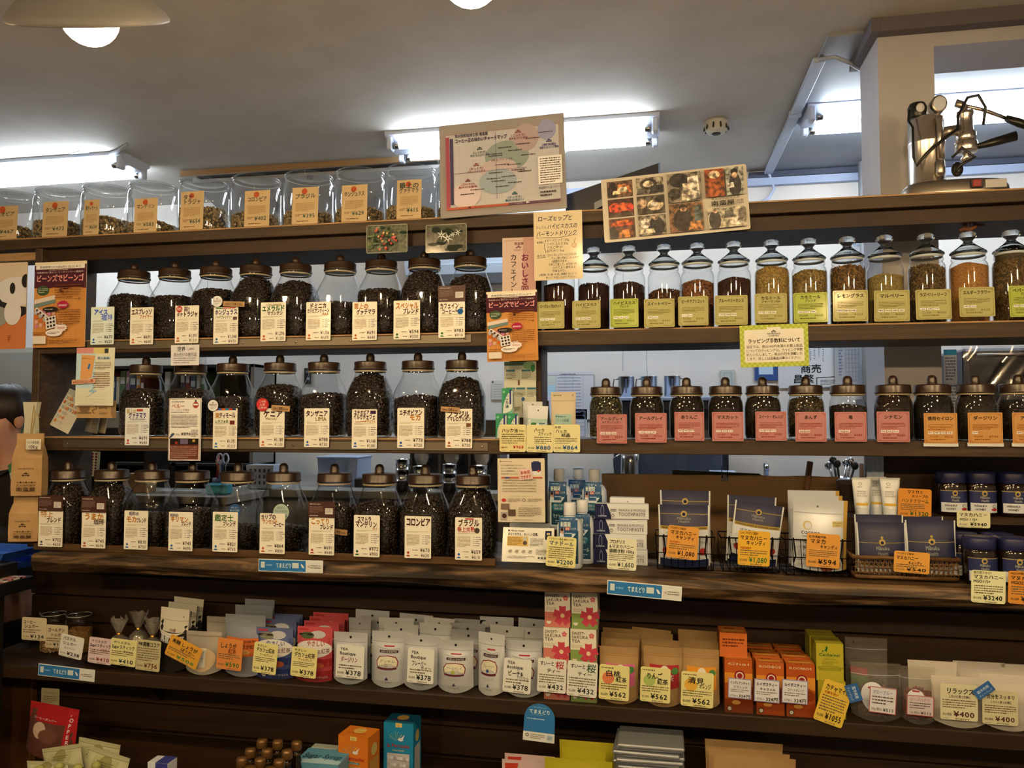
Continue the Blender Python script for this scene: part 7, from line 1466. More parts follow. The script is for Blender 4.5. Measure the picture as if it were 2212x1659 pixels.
def candyb(p): p.rect(.0, .84, 1, .86, '#8a8454', n=5); p.rect(.2, .5, .8, .8, '#a8a06c', n=5, m=3); p.ell(.5, .64, .16, '#8a7f4a', n=12); p.lines(.3, .55, .7, .72, 3, '#6b6438')
PALE = col('#b5ab7a', .4)
for (u0, u1, v0, Y, t, l) in ((100, 185, 1612, -.16, -.5, 'pale sweets bag leaning left at the bottom'), (165, 255, 1600, -.12, .25, 'pale sweets bag standing at the back of the pile'), (180, 270, 1622, -.19, .5, 'pale sweets bag leaning right at the bottom'), (60, 150, 1645, -.22, -.15, 'pale sweets bag at the front of the pile')): bagz('sweets_bag', l, 'sweets bag', u0, u1, v0, Y, PALE, candyb, tilt=t * .4, group='pale sweets bags', D=.06)
for i, (u, v, l) in enumerate(((86, 1658, 'a'), (128, 1652, 'b'), (168, 1655, 'c'), (208, 1650, 'd'))):
    q = P(u, v, -.235); tag(MB().ellipsoid((0, 0, 0), (.015, .013, .012), grains('candy', ['#a89c5a', '#8f9a58', '#b5a878'], .4)).build('wrapped_candy', None, (q[0], q[1], q[2] - .005)), 'round wrapped candy at the frame bottom, %s from the left' % ('first', 'second', 'third', 'fourth')[i], 'candy', 'wrapped candies in the pile')
r = carton('blue_packet', 'small blue and white packet at the bottom beside the sweets', 'packet', (X(340, -.2, 1650), -.2, ZB), .07, .05, P(340, 1648, -.2)[2] - ZB, '#d8d4c8', lambda p: p.rect(.4, .2, 1, 1, '#3a3c7a'), top=lambda p: p.rect(.4, 0, 1, 1, '#3a3c7a'))
# syrup bottles with gold caps
bm = col('#140a06', .15, 0, .5); gm = col('#6e5330', .3, .5, .6, raw=True)
BT = [(566, 1596, -.02), (600, 1598, -.02), (641, 1600, -.02), (541, 1616, -.075), (577, 1617, -.075), (620, 1619, -.075), (523, 1635, -.13), (562, 1637, -.13), (603, 1640, -.13), (540, 1655, -.185), (584, 1657, -.185)]
NW = ['first', 'second', 'third']
for i, (u, v, Y) in enumerate(BT):
    H = .185; q = G(u, v, ZB + H); Y = q[1]
    row = ('back', 'second', 'third', 'front')[i // 3]
    r = thing('syrup_bottle', 'dark gold-capped syrup bottle, %s of the %s row' % (NW[i % 3], row), 'bottle', (q[0], Y, ZB), 0, 'gold-capped syrup bottles'); s = H / .2
    MB().lathe([(0, 0), (.020, 0), (.0215, .004), (.0215, .09), (.019, .115), (.0105, .14), (.0095, .165), (.0095, H - .02)], bm, 24).build('bottle_body', r); MB().lathe([(.0148, H - .026), (.0158, H - .024), (.0158, H - .006), (.0138, H - .001), (0, H)], gm, 24).build('cap', r); MB().lathe([(.012, H - .04), (.0125, H - .035)], gm, 24, caps=False).build('neck_ring', r)
def syr(p): p.rect(0, 0, 1, 1, '#5a8a94'); p.text('Sugar Syrup', .06, .35, .4, '#1f3a48', w=.88, bold=.03, slant=.2); p.poly([(0, 0), (1, 0), (1, .25), (.5, .35), (0, .2)], '#a8c0bc')
q = P(692, 1640, -.17); carton('syrup_box', 'pale blue sugar syrup box lying before the orange box', 'box', (q[0], -.2, ZB), .14, .10, q[2] - ZB, '#6b949a', syr, top=syr)
carton('syrup_pack', 'clear topped pack standing behind the sugar syrup box', 'pack', (X(700, -.06, 1620), -.06, ZB), .09, .03, P(700, 1616, -.06)[2] - ZB, '#a8a490', lambda p: (p.rect(.5, .7, .9, .78, '#8f3a2a')))
def perr(c1, c2, cube):
    def d(p):
        p.rect(0, 0, 1, 1, c1); p.rect(.40, .93, .62, 1, '#d8b85a'); p.text('Beghin', .44, .96, .022, '#2a3a6a', w=.14); p.text('Say', .47, .935, .022, '#2a3a6a', w=.09)
        for i in range(9): a = .5 + i * .28; p.poly([(.42, .70), (.42 + .30 * math.cos(a), .70 + .16 * math.sin(a)), (.44 + .29 * math.cos(a + .1), .70 + .16 * math.sin(a + .1))], ('#8fa05a', '#c8b85a', '#5a8a8a')[i % 3], up=(i == 0))
        p.ell(.58, .73, .09, '#d8d0bc', n=12, ry=.05); p.poly([(.60, .76), (.72, .82), (.64, .72)], '#d8d0bc'); p.text('la Perruche', .12, .60, .085, '#a02a24', w=.76, bold=.03); p.rect(.28, .535, .72, .57, '#4a7a7a'); p.text('PURE CANNE', .31, .54, .025, '#d8ccb0', w=.38)
        p.rect(.12, .04, .88, .50, c2)
        for i in range(7):
            for j in range(4): p.ell(.18 + i * .11, .10 + j * .11, .06, cube[(i + j) % 3], n=7)
    return d
def perbox(u0, u1, v0, Y, rz, c1, c2, cube, label, top):
    uc = (u0 + u1) / 2; W = X(u1, Y, v0) - X(u0, Y, v0)
    carton('sugar_cube_box', label, 'sugar box', (X(uc, Y, v0), Y, ZB), W, .075, P(uc, v0, Y)[2] - ZB, c1, perr(c1, c2, cube), top=lambda p: (p.rect(0, 0, 1, 1, top), p.ell(.5, .6, .2, '#d8a850', n=14), p.text('la Perruche', .2, .25, .2, '#8f2a20', w=.6)), right=lambda p: (p.rect(0, 0, 1, 1, c1), p.rect(.15, .08, .85, .6, c2), p.ell(.5, .75, .25, '#c8b060', n=12)), rz=rz, group='sugar cube boxes')
perbox(729, 797, 1591, -.12, -.12, '#cf6f1c', '#b8853a', ('#a8783c', '#c09050', '#8f6430'), 'orange sugar cube box on the bottom tier', '#d0701c')
perbox(829, 893, 1562, -.02, -.02, '#1f7a96', '#b8b0a4', ('#c8c0b4', '#d8d0c4', '#a8a094'), 'blue sugar cube box on the bottom tier', '#1a5a70')
# pink, yellow, silver and kraft packs at the bottom
for i, (u0, u1, v0, Y, l) in enumerate(((1090, 1198, 1631, -.08, 'pale pink packet at the back of its pair'), (1084, 1190, 1644, -.14, 'pale pink packet at the front of its pair'))): bagz('pink_packet', l, 'packet', u0, u1, v0, Y, col('#c8a898', .5), lambda p: p.poly([(.06, .80), (.30, .80), (.34, .95), (.06, .93)], '#b83a24'), group='pale pink packets')
for i, (u0, u1, v0, Y, t, l) in enumerate(((1208, 1332, 1602, -.03, 0, 'yellow packet at the back of its group'), (1206, 1300, 1618, -.10, .06, 'yellow packet tilted in the middle of its group'), (1176, 1322, 1641, -.17, 0, 'yellow packet at the front of its group'))): bagz('yellow_packet', l, 'packet', u0, u1, v0, Y, col('#a8981c', .35), lambda p: [p.ell(.2 + .15 * j, .7 + .05 * (j % 2), .04, '#c0a838', n=5) for j in range(5)], group='yellow packets', tilt=t, topshare=.95)
zst = P(1402, 1612, -.12)[2] - .0925; carton('plain_carton', 'plain brown carton under the silver packet stack', 'carton', (X(1402, -.05, 1640), -.12, ZB), .17, .13, zst - ZB - .0005, '#6b5234', lambda p: p.rect(.45, 0, .55, 1, '#5a4428'))
SN = ['first', 'second', 'third', 'fourth', 'fifth', 'sixth', 'seventh', 'eighth', 'ninth']
for i in range(9):
    m = MB(); m.box(-.095, .095, -.07, .07, 0, .0095, col('#a8a498', .3, .5), .003); o = m.build('silver_packet', None, (X(1402, -.05, 1640) + .006 * ((i * 7) % 3 - 1), -.05 + .01 * (i % 2), zst + .0003 + i * .0102), (0, 0, .03 * ((i * 5) % 3 - 1)))
    tag(o, 'flat silver packet lying in a stack, %s from the bottom' % SN[i], 'packet', 'flat silver packets'); MB().box(-.095, -.08, -.0702, .0702, .003, .0068, col('#8a867c', .3, .5)).build('sealed_edge', o)
for i in range(0): bagz('silver_packet', 'flat silver packet, %s from the front of its stack' % ('first', 'second', 'third', 'fourth', 'fifth', 'sixth')[i], 'packet', 1338 - i * 2, 1468 + (i % 2) * 3 - i, 1652 - i * 7.5, -.19 + i * .035, col('#a8a498', .3, .5), None, group='flat silver packets', D=.02)
for i, (u0, u1, v0, Y, l) in enumerate(((1522, 1690, 1602, .0, 'kraft paper bag at the back bottom right'), (1530, 1705, 1624, -.07, 'kraft paper bag in the middle bottom right'), (1540, 1718, 1634, -.13, 'kraft paper bag at the front bottom right'))): bagz('kraft_sack', l, 'bag', u0, u1, v0, Y, KR, None, group='kraft bags at the bottom', topshare=.95)
# ================================================================ espresso machine on the top shelf
Ye = .12; chrome = col('#d8d2ca', .26, 1, .5, raw=True); chrome2 = col('#b0a89e', .34, 1, .5, raw=True); black = plastic('#16140f', .35)
e0 = P(2003, 400, Ye); sx = (X(2045, Ye, 400) - X(1960, Ye, 400)) / 85.0     # metres per picture pixel here
r = thing('espresso_machine', 'chrome lever espresso machine on the top shelf', 'espresso machine', (e0[0], Ye, ZT)); r.scale = (1.06, 1.06, 1.26)
R = .0475
m = MB(); pts = []
for i in range(40):
    a = 2 * PI * i / 40; c_, s_ = math.cos(a), math.sin(a); pts.append((.068 + .142 * abs(c_) ** .7 * (1 if c_ > 0 else -1), .07 * abs(s_) ** .7 * (1 if s_ > 0 else -1)))
n = len(pts); lay = [(1.0, .004), (1.0, .012), (.97, .030), (.90, .040)]; vs = [(x_ * k + .068 * (1 - k), y_ * k, z_) for k, z_ in lay for x_, y_ in pts]
fs = [(i * n + j, i * n + (j + 1) % n, (i + 1) * n + (j + 1) % n, (i + 1) * n + j) for i in range(3) for j in range(n)] + [tuple(range(n))[::-1], tuple(3 * n + j for j in range(n))]
m.add(vs, fs, chrome2, True); m.build('base', r)
for k in (-.05, .18): MB().lathe([(0, 0), (.01, 0), (.01, .004)], black, 12, (k, -.04, 0)).build('foot', r)
MB().lathe([(R * 1.02, .038), (R * 1.02, .042), (R, .044), (R, .14), (R * 1.03, .143), (R * 1.03, .148), (R, .151), (R, .198), (R * .9, .206), (R * .5, .210), (0, .211)], chrome, 44).build('boiler', r)
MB().lathe([(.022, .209), (.024, .212), (.026, .236), (.020, .246), (0, .249)], black, 24, (-.022, 0, 0)).build('filler_cap', r)
MB().lathe([(.011, 0), (.011, .003), (0, .0032)], plastic('#d8c8b0'), 18, (-.022, -.0258, .228), axis='y').build('cap_badge', r)
g = thing('x', '', '') if False else None
o = MB().lathe([(0, -.018), (.019, -.018), (.0215, -.015), (.0215, .015), (.0195, .018), (0, .018)], chrome2, 28, (.030, -.008, .236), axis='y').build('pressure_gauge', r)
MB().lathe([(.017, 0), (0, .0004)], plastic('#c8c0b0'), 24, (.030, -.0265, .236), axis='y', caps=False).build('dial', o)
MB().lathe([(.008, .19), (.008, .222)], chrome, 16, (.030, -.008, 0)).build('gauge_stem', r)
MB().tube([(.018, -R - .006, .195), (.018, -R - .008, .15), (.018, -R - .006, .085)], [.010, .006, .006], chrome, 14).build('steam_pipe', r)
MB().lathe([(.006, .092), (.011, .086), (.012, .06), (.009, .053), (0, .052)], chrome2, 18, (.018, -R - .006, 0)).build('steam_tip', r)
gx = .105
MB().lathe([(.020, .142), (.026, .150), (.027, .165), (.020, .172), (.019, .205), (.022, .21), (.022, .218), (0, .22)], chrome, 28, (gx, 0, 0)).build('group_head', r)
MB().tube([(R - .004, 0, .172), (gx - .015, 0, .176)], .013, chrome2, 16).build('boiler_neck', r)
MB().lathe([(.027, .118), (.030, .122), (.030, .140), (.028, .144)], chrome, 28, (gx, 0, 0)).build('portafilter_ring', r)
MB().tube([(gx + .024, -.004, .130), (gx + .06, -.008, .136), (gx + .125, -.014, .148)], [.006, .010, .012], black, 14).build('portafilter_handle', r)
MB().tube([(gx, 0, .118), (gx, 0, .108), (gx - .012, 0, .098)], [.010, .009, .006], chrome, 12).build('spout', r)
MB().tube([(gx, 0, .118), (gx, 0, .108), (gx + .014, 0, .098)], [.010, .009, .006], chrome, 12).build('spout', r)
k = MB(); k.tube([(gx - .028, -.012, .238), (gx - .012, -.012, .232), (gx, -.008, .222)], .010, chrome2, 12); k.build('lever_fork', r)
MB().tube([(gx - .030, -.014, .236), (gx + .04, -.016, .216), (gx + .10, -.018, .190)], .0045, chrome, 10).build('lever', r)
MB().tube([(gx + .098, -.018, .191), (gx + .13, -.019, .178), (gx + .17, -.02, .162)], [.008, .011, .010], black, 12).build('lever_handle', r)
# loose power cord wound round the machine
MB().tube([(-.052, -.03, .222), (-.060, -.045, .19), (-.054, -.06, .17), (-.052, -.055, .10), (-.046, -.060, .078), (-.02, -.066, .105), (.03, -.068, .14), (.07, -.04, .165), (.075, -.03, .20), (.10, -.034, .242), (.128, -.034, .246), (.146, -.034, .215), (.140, -.03, .175)], .0042, black, 8).build('power_cord', r)
MB().tube([(.056, -.03, .10), (.08, -.04, .12), (.11, -.045, .095), (.07, -.05, .075), (.058, -.04, .06)], .0042, black, 8).build('cord_loop', r)
MB().ellipsoid((.068, -.035, .070), (.016, .012, .018), black).build('plug', r)
MB().box(.088, .120, -.074, -.066, .014, .036, black, .002).build('switch_frame', r); MB().box(.092, .114, -.0765, -.073, .017, .034, plastic('#8f1c16', .3), .002).build('rocker_switch', r)
MB().box(.126, .18, -.0705, -.066, .014, .034, plastic('#b8ab98', .4), .001).build('plate', r)
# ================================================================ dark slanted screen back behind the chart
r = thing('tilted_screen', 'black slanted screen on the top shelf between chart and collage', 'screen', (X(1330, .16, 440), .16, ZT))
a0 = X(1222, .16, 440) - X(1330, .16, 440); a1 = X(1424, .16, 440) - X(1330, .16, 440); zt_ = P(1424, 352, .16)[2] - ZT
MB().prism([(a0, .0), (a1 - .01, .0), (a1, zt_), (a0, zt_ * .52)], .0, .03, plastic('#1a1d24', .35)).build('panel', r)
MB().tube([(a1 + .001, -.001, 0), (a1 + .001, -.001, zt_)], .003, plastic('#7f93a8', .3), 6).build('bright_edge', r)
MB().prism([(-.07, .035), (-.02, .06), (-.02, .085), (-.07, .06)], -.02, -.004, metal('#6b7078', .35)).build('bracket', r); MB().box(-.03, .02, -.03, -.002, .03, .09, plastic('#14161a'), .004).build('hinge_block', r)
# ================================================================ behind the shelves
def wsheet(name, label, cat, u0, v0, u1, v1, base, draw=None, Y=WALLY - .012, **k): return psheet(name, label, cat, u0, v0, u1, v1, Y, col(base, .6, raw=True), draw, r=.001, **k)
# air conditioner
Ya = 1.70; xa0, xa1 = X(872, Ya, 560), X(1120, Ya, 560); za0, za1 = P(980, 600, Ya)[2], P(980, 500, Ya)[2]
r = thing('air_conditioner', 'white wall air conditioner seen between the upper bean jars and the top shelf', 'air conditioner', (xa0, WALLY - .005, za0)); w_ = xa1 - xa0; h_ = za1 - za0; wm = plastic('#c2c2ba', .35)
MB().prism([(0, 0), (0, h_), (-.19, h_), (-.215, h_ * .85), (-.215, h_ * .45), (-.18, h_ * .12), (-.10, 0)], 0, w_, wm, 'x').build('casing', r)
MB().prism([(-.205, h_ * .30), (-.19, h_ * .10), (-.13, -.008), (-.12, .0), (-.18, h_ * .14), (-.20, h_ * .32)], .05, w_ - .05, plastic('#a8a8a0', .4), 'x').build('louvre', r)
MB().box(.02, w_ - .02, -.2165, -.215, h_ * .44, h_ * .46, col('#6b6b66')).build('panel_gap', r)
MB().tube([(w_ + .02, -.05, h_ * .5), (w_ + .12, -.05, h_ * .25), (w_ + .25, -.04, h_ * .30)], .006, black, 6).build('cable', r)
r = thing('cable_run', 'thin black cable sagging across the wall above the herb jars', 'cable', (0, 0, 0)); p0, p1 = P(1255, 550, 1.8), P(1300, 515, 1.8)
MB().tube([P(1150, 540, 1.8), P(1165, 543, 1.8), P(1180, 545, 1.8), P(1262, 546, 1.8), P(1285, 530, 1.8), P(1300, 505, 1.8)], .005, black, 6).build('cable_line', r)
tag(MB().box(-.12, .12, -.02, 0, -.05, .05, col('#7a776c', raw=True), .004).build('wall_bracket', None, (X(1330, 1.8, 525), 1.8, P(1330, 520, 1.8)[2]), (0, -.2, 0)), 'grey angled bracket on the wall below the photo collage', 'bracket')
# sheets and signs on the back wall
def table(p):
    p.lines(.35, .93, .78, .97, 1, '#6b6b70')
    for i in range(16): p.rect(.02, .88 - i * .053, .26, .925 - i * .053, ('#d8cfae', '#d8cfae', '#bcd4dc', '#bcd4dc', '#dcd4d8', '#d8b8c4', '#c4d8c4', '#d4d4dc')[i // 2], up=(i == 0))
    p.line([(.01, .93), (.99, .93)], .006, '#4a4a55')
    for i in range(12): p.lines(.30, .86 - i * .066, .95, .89 - i * .066, 1, '#7a7a88', .5)
    for x in (.27, .45, .60, .80): p.line([(x, .05), (x, .94)], .004, '#9a9aa8')
wsheet('schedule_sheet', 'white schedule sheet with a coloured first column on the back wall', 'sheet', 1171, 803, 1282, 906, '#c9ced8', table, seed=31)
wsheet('form_sheet', 'white form sheet pinned below the schedule on the wall', 'sheet', 1198, 884, 1268, 950, '#c4c9d2', lambda p: (p.lines(.1, .2, .4, .9, 6, '#6b6b78'), p.frame(.5, .1, .95, .95, .02, '#8a8a94'), [p.line([(.5, .2 + i * .12), (.95, .2 + i * .12)], .008, '#8a8a94') for i in range(6)]))
wsheet('small_sheet', 'small ruled sheet on the wall left of the centre post', 'sheet', 1062, 822, 1086, 863, '#c4c4c0', lambda p: (p.ell(.1, .92, .09, '#4a4a48'), [p.line([(.1, .15 + i * .13), (.9, .15 + i * .13)], .02, '#7a7a80') for i in range(6)]))
wsheet('dark_sign', 'small black sign partly hidden by the tanzania jar', 'sign', 657, 795, 672, 830, '#1f2022', lambda p: (p.text('ON', .2, .7, .2, '#b8b8b4', w=.6), p.ell(.6, .35, .2, '#b8b8b4')))
wsheet('switch_plate', 'pale wall switch plate above the red apple jar', 'switch', 1557, 799, 1587, 836, '#b4bcb8', lambda p: p.frame(.2, .15, .8, .85, .04, '#9aa4a0'), th=.01)
wsheet('blue_certificate', 'blue-framed certificate below the wrapping notice', 'certificate', 1630, 762, 1680, 822, '#2c4a86', lambda p: (p.rect(.18, .22, .80, .95, '#c8d0dc'), p.text('笑', .38, .50, .2, '#2a3a4a')))
def callig(p):
    for i in range(7): p.text('一二三十日月年人大小'[i:i + 1], 0, 0, .0001, '#2a2a2a') if 0 else p.lines(.30 + i * .07, .56 + (i % 3) * .05, .325 + i * .07, .93, 9, '#5a5a60', .5)
    p.text('商売', .36, .34, .20, '#15151a', w=.34, bold=.03); p.text('昌繁', .24, .12, .20, '#15151a', w=.34, bold=.03); p.line([(.62, .22), (.98, .24), (.98, .02), (.62, .0), (.62, .22)], .014, '#2a2a2e'); p.lines(.68, .06, .92, .18, 4, '#5a5a60')
wsheet('calligraphy_sheet', 'white sheet of brush lettering behind the apricot jar', 'sheet', 1680, 738, 1815, 838, '#c8ced6', callig, seed=33)
wsheet('grey_timetable', 'grey ruled timetable sheet right of the brush lettering', 'sheet', 1803, 737, 1862, 832, '#9aa0a8', lambda p: ([p.line([(.4, .1 + i * .1), (.9, .1 + i * .1)], .01, '#6b7078') for i in range(9)], [p.line([(.4 + i * .12, .1), (.4 + i * .12, .9)], .01, '#6b7078') for i in range(5)], p.lines(.15, .2, .28, .9, 10, '#6b7078')), Y=WALLY - .03)
wsheet('plant_print', 'pale wall print of leafy stems behind the right herb jars', 'print', 1831, 486, 1905, 640, '#b4bac2', lambda p: [p.ell(.2 + .12 * (i % 4), .92 - .06 * (i // 4) - .02 * (i % 2), .045, '#8f9a9c', n=8) for i in range(16)] + [p.line([(.2, .5), (.5, .62), (.75, .6)], .01, '#b09a90')])
r = thing('pipe', 'grey vertical pipe on the wall beside the timetable', 'pipe', (X(1871, 1.8, 780), 1.8, 1.2)); MB().tube([(0, 0, 0), (0, 0, CEIL - 1.22)], .02, col('#8a8e96', .5, raw=True), 14).build('pipe_run', r)
MB().box(-.03, .03, -.01, .10, .42, .45, col('#6b6f78', .5, raw=True)).build('pipe_clip', r)
r = thing('slim_pole', 'thin black pole standing just left of the pillar', 'pole', (X(1909, .72, 780), .72, .0)); MB().tube([(0, 0, 0), (0, 0, CEIL - .02)], .007, black, 10).build('shaft', r); MB().lathe([(0, 0), (.05, 0), (.05, .01), (.012, .02)], black, 20).build('foot', r)
r = thing('paper_roll', 'hanging paper roll on strings beside the pillar', 'paper roll', (X(1892, 1.88, 790), 1.88, P(1892, 790, 1.88)[2])); rw = .06
MB().lathe([(.016, -rw), (.016, rw)], paper('#b8b4a8'), 20, axis='x').build('roll', r); MB().tube([(-rw, 0, 0), (0, 0, .12), (rw, 0, 0)], .001, col('#5a5650')).build('string', r); MB().grid(lambda a, b: ((a - .5) * rw * 1.6, -.016 - .004 * math.sin(b * 5), -.13 * b), 4, 8, paper('#c2beb2')).build('loose_end', r); MB().lathe([(.004, 0), (.004, .004)], black, 10, (0, .0, .12), axis='y').build('pin', r)
wsheet('instruction_sheet', 'white and blue instruction sheet right of the pillar', 'sheet', 2040, 755, 2068, 905, '#b8c0c8', lambda p: (p.rect(0, .92, 1, 1, '#3a8aa0'), p.lines(.1, .55, .9, .9, 8, '#6b7078'), p.frame(.15, .62, .85, .75, .04, '#6b7078'), p.lines(.1, .1, .9, .5, 9, '#6b7078')), Y=.68)
# wrapped appliance at the right
Yw = .75; r = thing('wrapped_appliance', 'dark appliance under clear plastic behind the right tea jars', 'appliance', (X(2150, Yw, 800), Yw, P(2150, 905, Yw)[2])); wx = X(2300, Yw, 800) - X(2080, Yw, 800); hz_ = P(2150, 752, Yw)[2] - P(2150, 905, Yw)[2]
MB().box(-wx * .32, wx * .68, 0, .3, 0, hz_, plastic('#1c1c20', .3), .01).build('casing', r); MB().box(-wx * .26, wx * .5, -.004, 0, hz_ * .2, hz_ * .86, plastic('#0f0f12', .12), .004).build('door', r); MB().tube([(-wx * .2, -.02, hz_ * .9), (wx * .5, -.02, hz_ * .9)], .006, chrome2, 8).build('handle', r)
MB().grid(lambda a, b: (-wx * .36 + wx * 1.0 * a, -.03 - .012 * math.sin(a * 9 + b * 4), hz_ * (1.02 - .75 * b)), 20, 10, glass('plastic_wrap', tint=(.9, .92, .95), base=.14, rough=.12)).build('plastic_sheet', r)
tag(MB().box(X(2040, .75, 900), 2.2, .70, 1.15, P(2150, 905, Yw)[2] - .04, P(2150, 905, Yw)[2] - .001, m_dark).build('appliance_shelf'), 'dark shelf under the wrapped appliance', 'shelf')
# steel measuring jugs on a coffee machine
Yj = 1.5; zj = P(1400, 858, Yj)[2]; zk = P(1450, 1058, 1.25)[2]
r = thing('coffee_machine', 'black and grey coffee machine under the steel jugs', 'machine', (X(1450, Yj, 880), Yj, zk)); wj = X(1570, Yj, 880) - X(1335, Yj, 880)
MB().box(-wj / 2, wj / 2, -.1, .25, 0, zj - zk - .02, plastic('#2a2c30', .4), .006).build('casing', r); MB().box(-wj / 2 - .005, wj / 2 + .005, -.11, .26, zj - zk - .02, zj - zk - .001, plastic('#a8acb0', .35), .004).build('top_plate', r)
for k in (-.3, 0, .3): MB().box(k * wj - .05, k * wj + .05, -.106, -.1, zj - zk - .16, zj - zk - .06, plastic('#0f1012', .2), .003).build('window', r)
steel = metal('#c0c4c8', .2)
for u, l, s in ((1353, 'steel measuring jug at the left above the tea jars', -1), (1402, 'steel measuring jug in the middle above the tea jars', -1), (1452, 'steel measuring jug at the right above the tea jars', 1)):
    r = thing('measuring_jug', l, 'jug', (X(u, Yj, 830), Yj, zj), 0, 'steel measuring jugs'); MB().lathe([(0, .001), (.038, .001), (.040, .004), (.041, .10), (.044, .104), (.042, .104), (.039, .10), (.038, .006), (0, .006)], steel, 28).build('jug_body', r)
    MB().tube([(s * .041, 0, .092), (s * .062, 0, .09), (s * .066, 0, .06), (s * .058, 0, .03), (s * .041, 0, .026)], .004, steel, 8).build('handle', r); MB().box(-.004, .004, -.0418, -.0405, .02, .09, col('#5a5e64')).build('scale_marks', r)
# back work counter with kitchen goods
zk = P(1450, 1058, 1.25)[2]
r = thing('work_counter', 'steel work counter along the back wall', 'counter', (0, 0, 0)); MB().box(X(556, 1.25, 1000), .72, .96, WALLY - .04, zk - .04, zk - EPS, col('#8f908c', .45, raw=True), .004).build('worktop', r); MB().box(X(560, 1.25, 1000), .70, 1.0, WALLY - .05, .0, zk - .041, col('#6b6e70', .5, raw=True)).build('cabinet', r)
m_g = plastic('#5a6068', .4)
tag(MB().box(X(1326, 1.22, 1000), X(1560, 1.22, 1000), 1.20, 1.25, zk, P(1440, 968, 1.22)[2], m_g, .006).build('splash_panel'), 'dark grey splash panel standing on the back counter', 'panel')
r = thing('steel_pitcher', 'steel pitcher before the dark splash panel', 'pitcher', (X(1362, 1.1, 1000), 1.1, zk)); hp = P(1362, 972, 1.1)[2] - zk; MB().lathe([(0, 0), (.045, 0), (.047, .004), (.042, hp * .7), (.044, hp), (.041, hp), (.039, hp * .7), (0, .008)], steel, 28).build('body', r); MB().tube([(-.042, 0, hp * .9), (-.075, 0, hp * .8), (-.07, 0, hp * .4), (-.044, 0, hp * .3)], .005, steel, 8).build('handle', r)
for i in range(5): tag(MB().box(X(1533, 1.1, 1000) + .004 * (i % 2), X(1590, 1.1, 1000) - .003 * (i % 3), 1.0, 1.15, zk + i * .02, zk + i * .02 + .019, paper('#b8bcb8'), .002).build('folded_towel'), 'folded white towel, %s from the bottom of the pile' % ('first', 'second', 'third', 'fourth', 'fifth')[i], 'towel', 'white towel pile')
tag(MB().prism([(-.16, 0), (.16, 0), (.16, .25), (.13, .27), (-.16, .28)], 0, .01, col('#3a3a20', .6)).build('olive_tray', None, (X(1555, .34, 1010), .34, ZC)), 'dark olive board leaning behind the burlap screen', 'board')
q = P(1655, 1012, 1.3); r = thing('chrome_tap', 'chrome tap over the back sink', 'tap', (q[0], q[1], zk)); MB().tube([(0, 0, 0), (0, 0, .09), (-.005, -.03, .12), (-.01, -.08, .12), (-.01, -.10, .10)], .011, steel, 12).build('spout', r); MB().lathe([(.022, 0), (.02, .02), (.012, .03)], steel, 18).build('base', r)
r = thing('wash_basin', 'shallow clear basin beside the chrome tap', 'basin', (X(1710, 1.2, 1020), 1.2, zk)); MB().lathe([(.06, 0), (.11, .05), (.115, .052), (.105, .05), (.055, .006), (0, .006)], plastic('#8f949c', .3), 28, caps=False, ex=lambda z: 3).build('bowl', r)
r = thing('utensil_pot', 'steel pot of kitchen utensils on the back counter', 'utensil pot', (X(1818, 1.1, 1010), 1.1, zk)); MB().lathe([(0, 0), (.05, 0), (.055, .08), (.052, .08), (.047, .006), (0, .006)], steel, 26).build('pot', r)
for i in range(6): a = i * 1.05; MB().tube([(.02 * math.cos(a), .02 * math.sin(a), .02), (.05 * math.cos(a), .04 * math.sin(a), .12 + .01 * (i % 3))], .005, steel if i % 2 else black, 8).build('utensil', r); MB().ellipsoid((.053 * math.cos(a), .042 * math.sin(a), .128 + .01 * (i % 3)), (.016, .008, .018), steel if i % 2 else black, 10, 6).build('utensil_head', r)
r = thing('wooden_brush', 'upright brown brush handle beside the utensil pot', 'brush', (X(1861, 1.05, 1010), 1.05, zk)); MB().lathe([(0, 0), (.016, 0), (.016, .05), (.009, .06), (.009, .14), (0, .142)], wood('peg', '', '', ''), 14).build('handle', r)
carton('blue_box', 'small light blue box beside the brush', 'box', (X(1845, 1.15, 1020), 1.15, zk), .06, .04, .06, '#3a8aa8', lambda p: p.rect(.3, .1, .7, .4, '#2a5a80'))
tag(MB().grid(lambda a, b: (.05 * (a - .5), .004 * math.sin(a * 12), -.08 * b), 12, 4, paper('#a8aca8')).build('hanging_cloth', None, (X(1890, .22, 1000), .22, Z3 - .0462)), 'grey-white cloth hanging beside the brush', 'cloth')
# coffee dispensers with steel cans
Yc = 1.05
r = thing('dispenser_cabinet', 'dark bean dispenser cabinet behind the counter jars', 'cabinet', (X(975, Yc, 1000), Yc + .06, 1.0)); wc = X(1072, Yc, 1000) - X(880, Yc, 1000)
MB().box(-wc / 2, wc / 2, 0, .2, zk - 1.0, P(975, 962, Yc)[2] - 1.0 + .12, plastic('#221d19', .4), .004).build('case', r)
for t in (-.5, -.17, .17, .5): MB().box(t * wc - .006, t * wc + .006, -.006, 0, zk - 1.0, P(975, 962, Yc)[2] - .9, metal('#6b6660', .4)).build('divider', r)
for t in (-.34, 0, .34):
    k = MB(); zc = P(975, 976, Yc)[2] - 1.0; k.prism([(-.035, zc), (.035, zc), (.035, zc - .03), (.022, zc - .06), (-.022, zc - .06), (-.035, zc - .03)], -.06, 0, metal('#a8a8a4', .35)); k.build('chute', r, (t * wc, 0, 0))
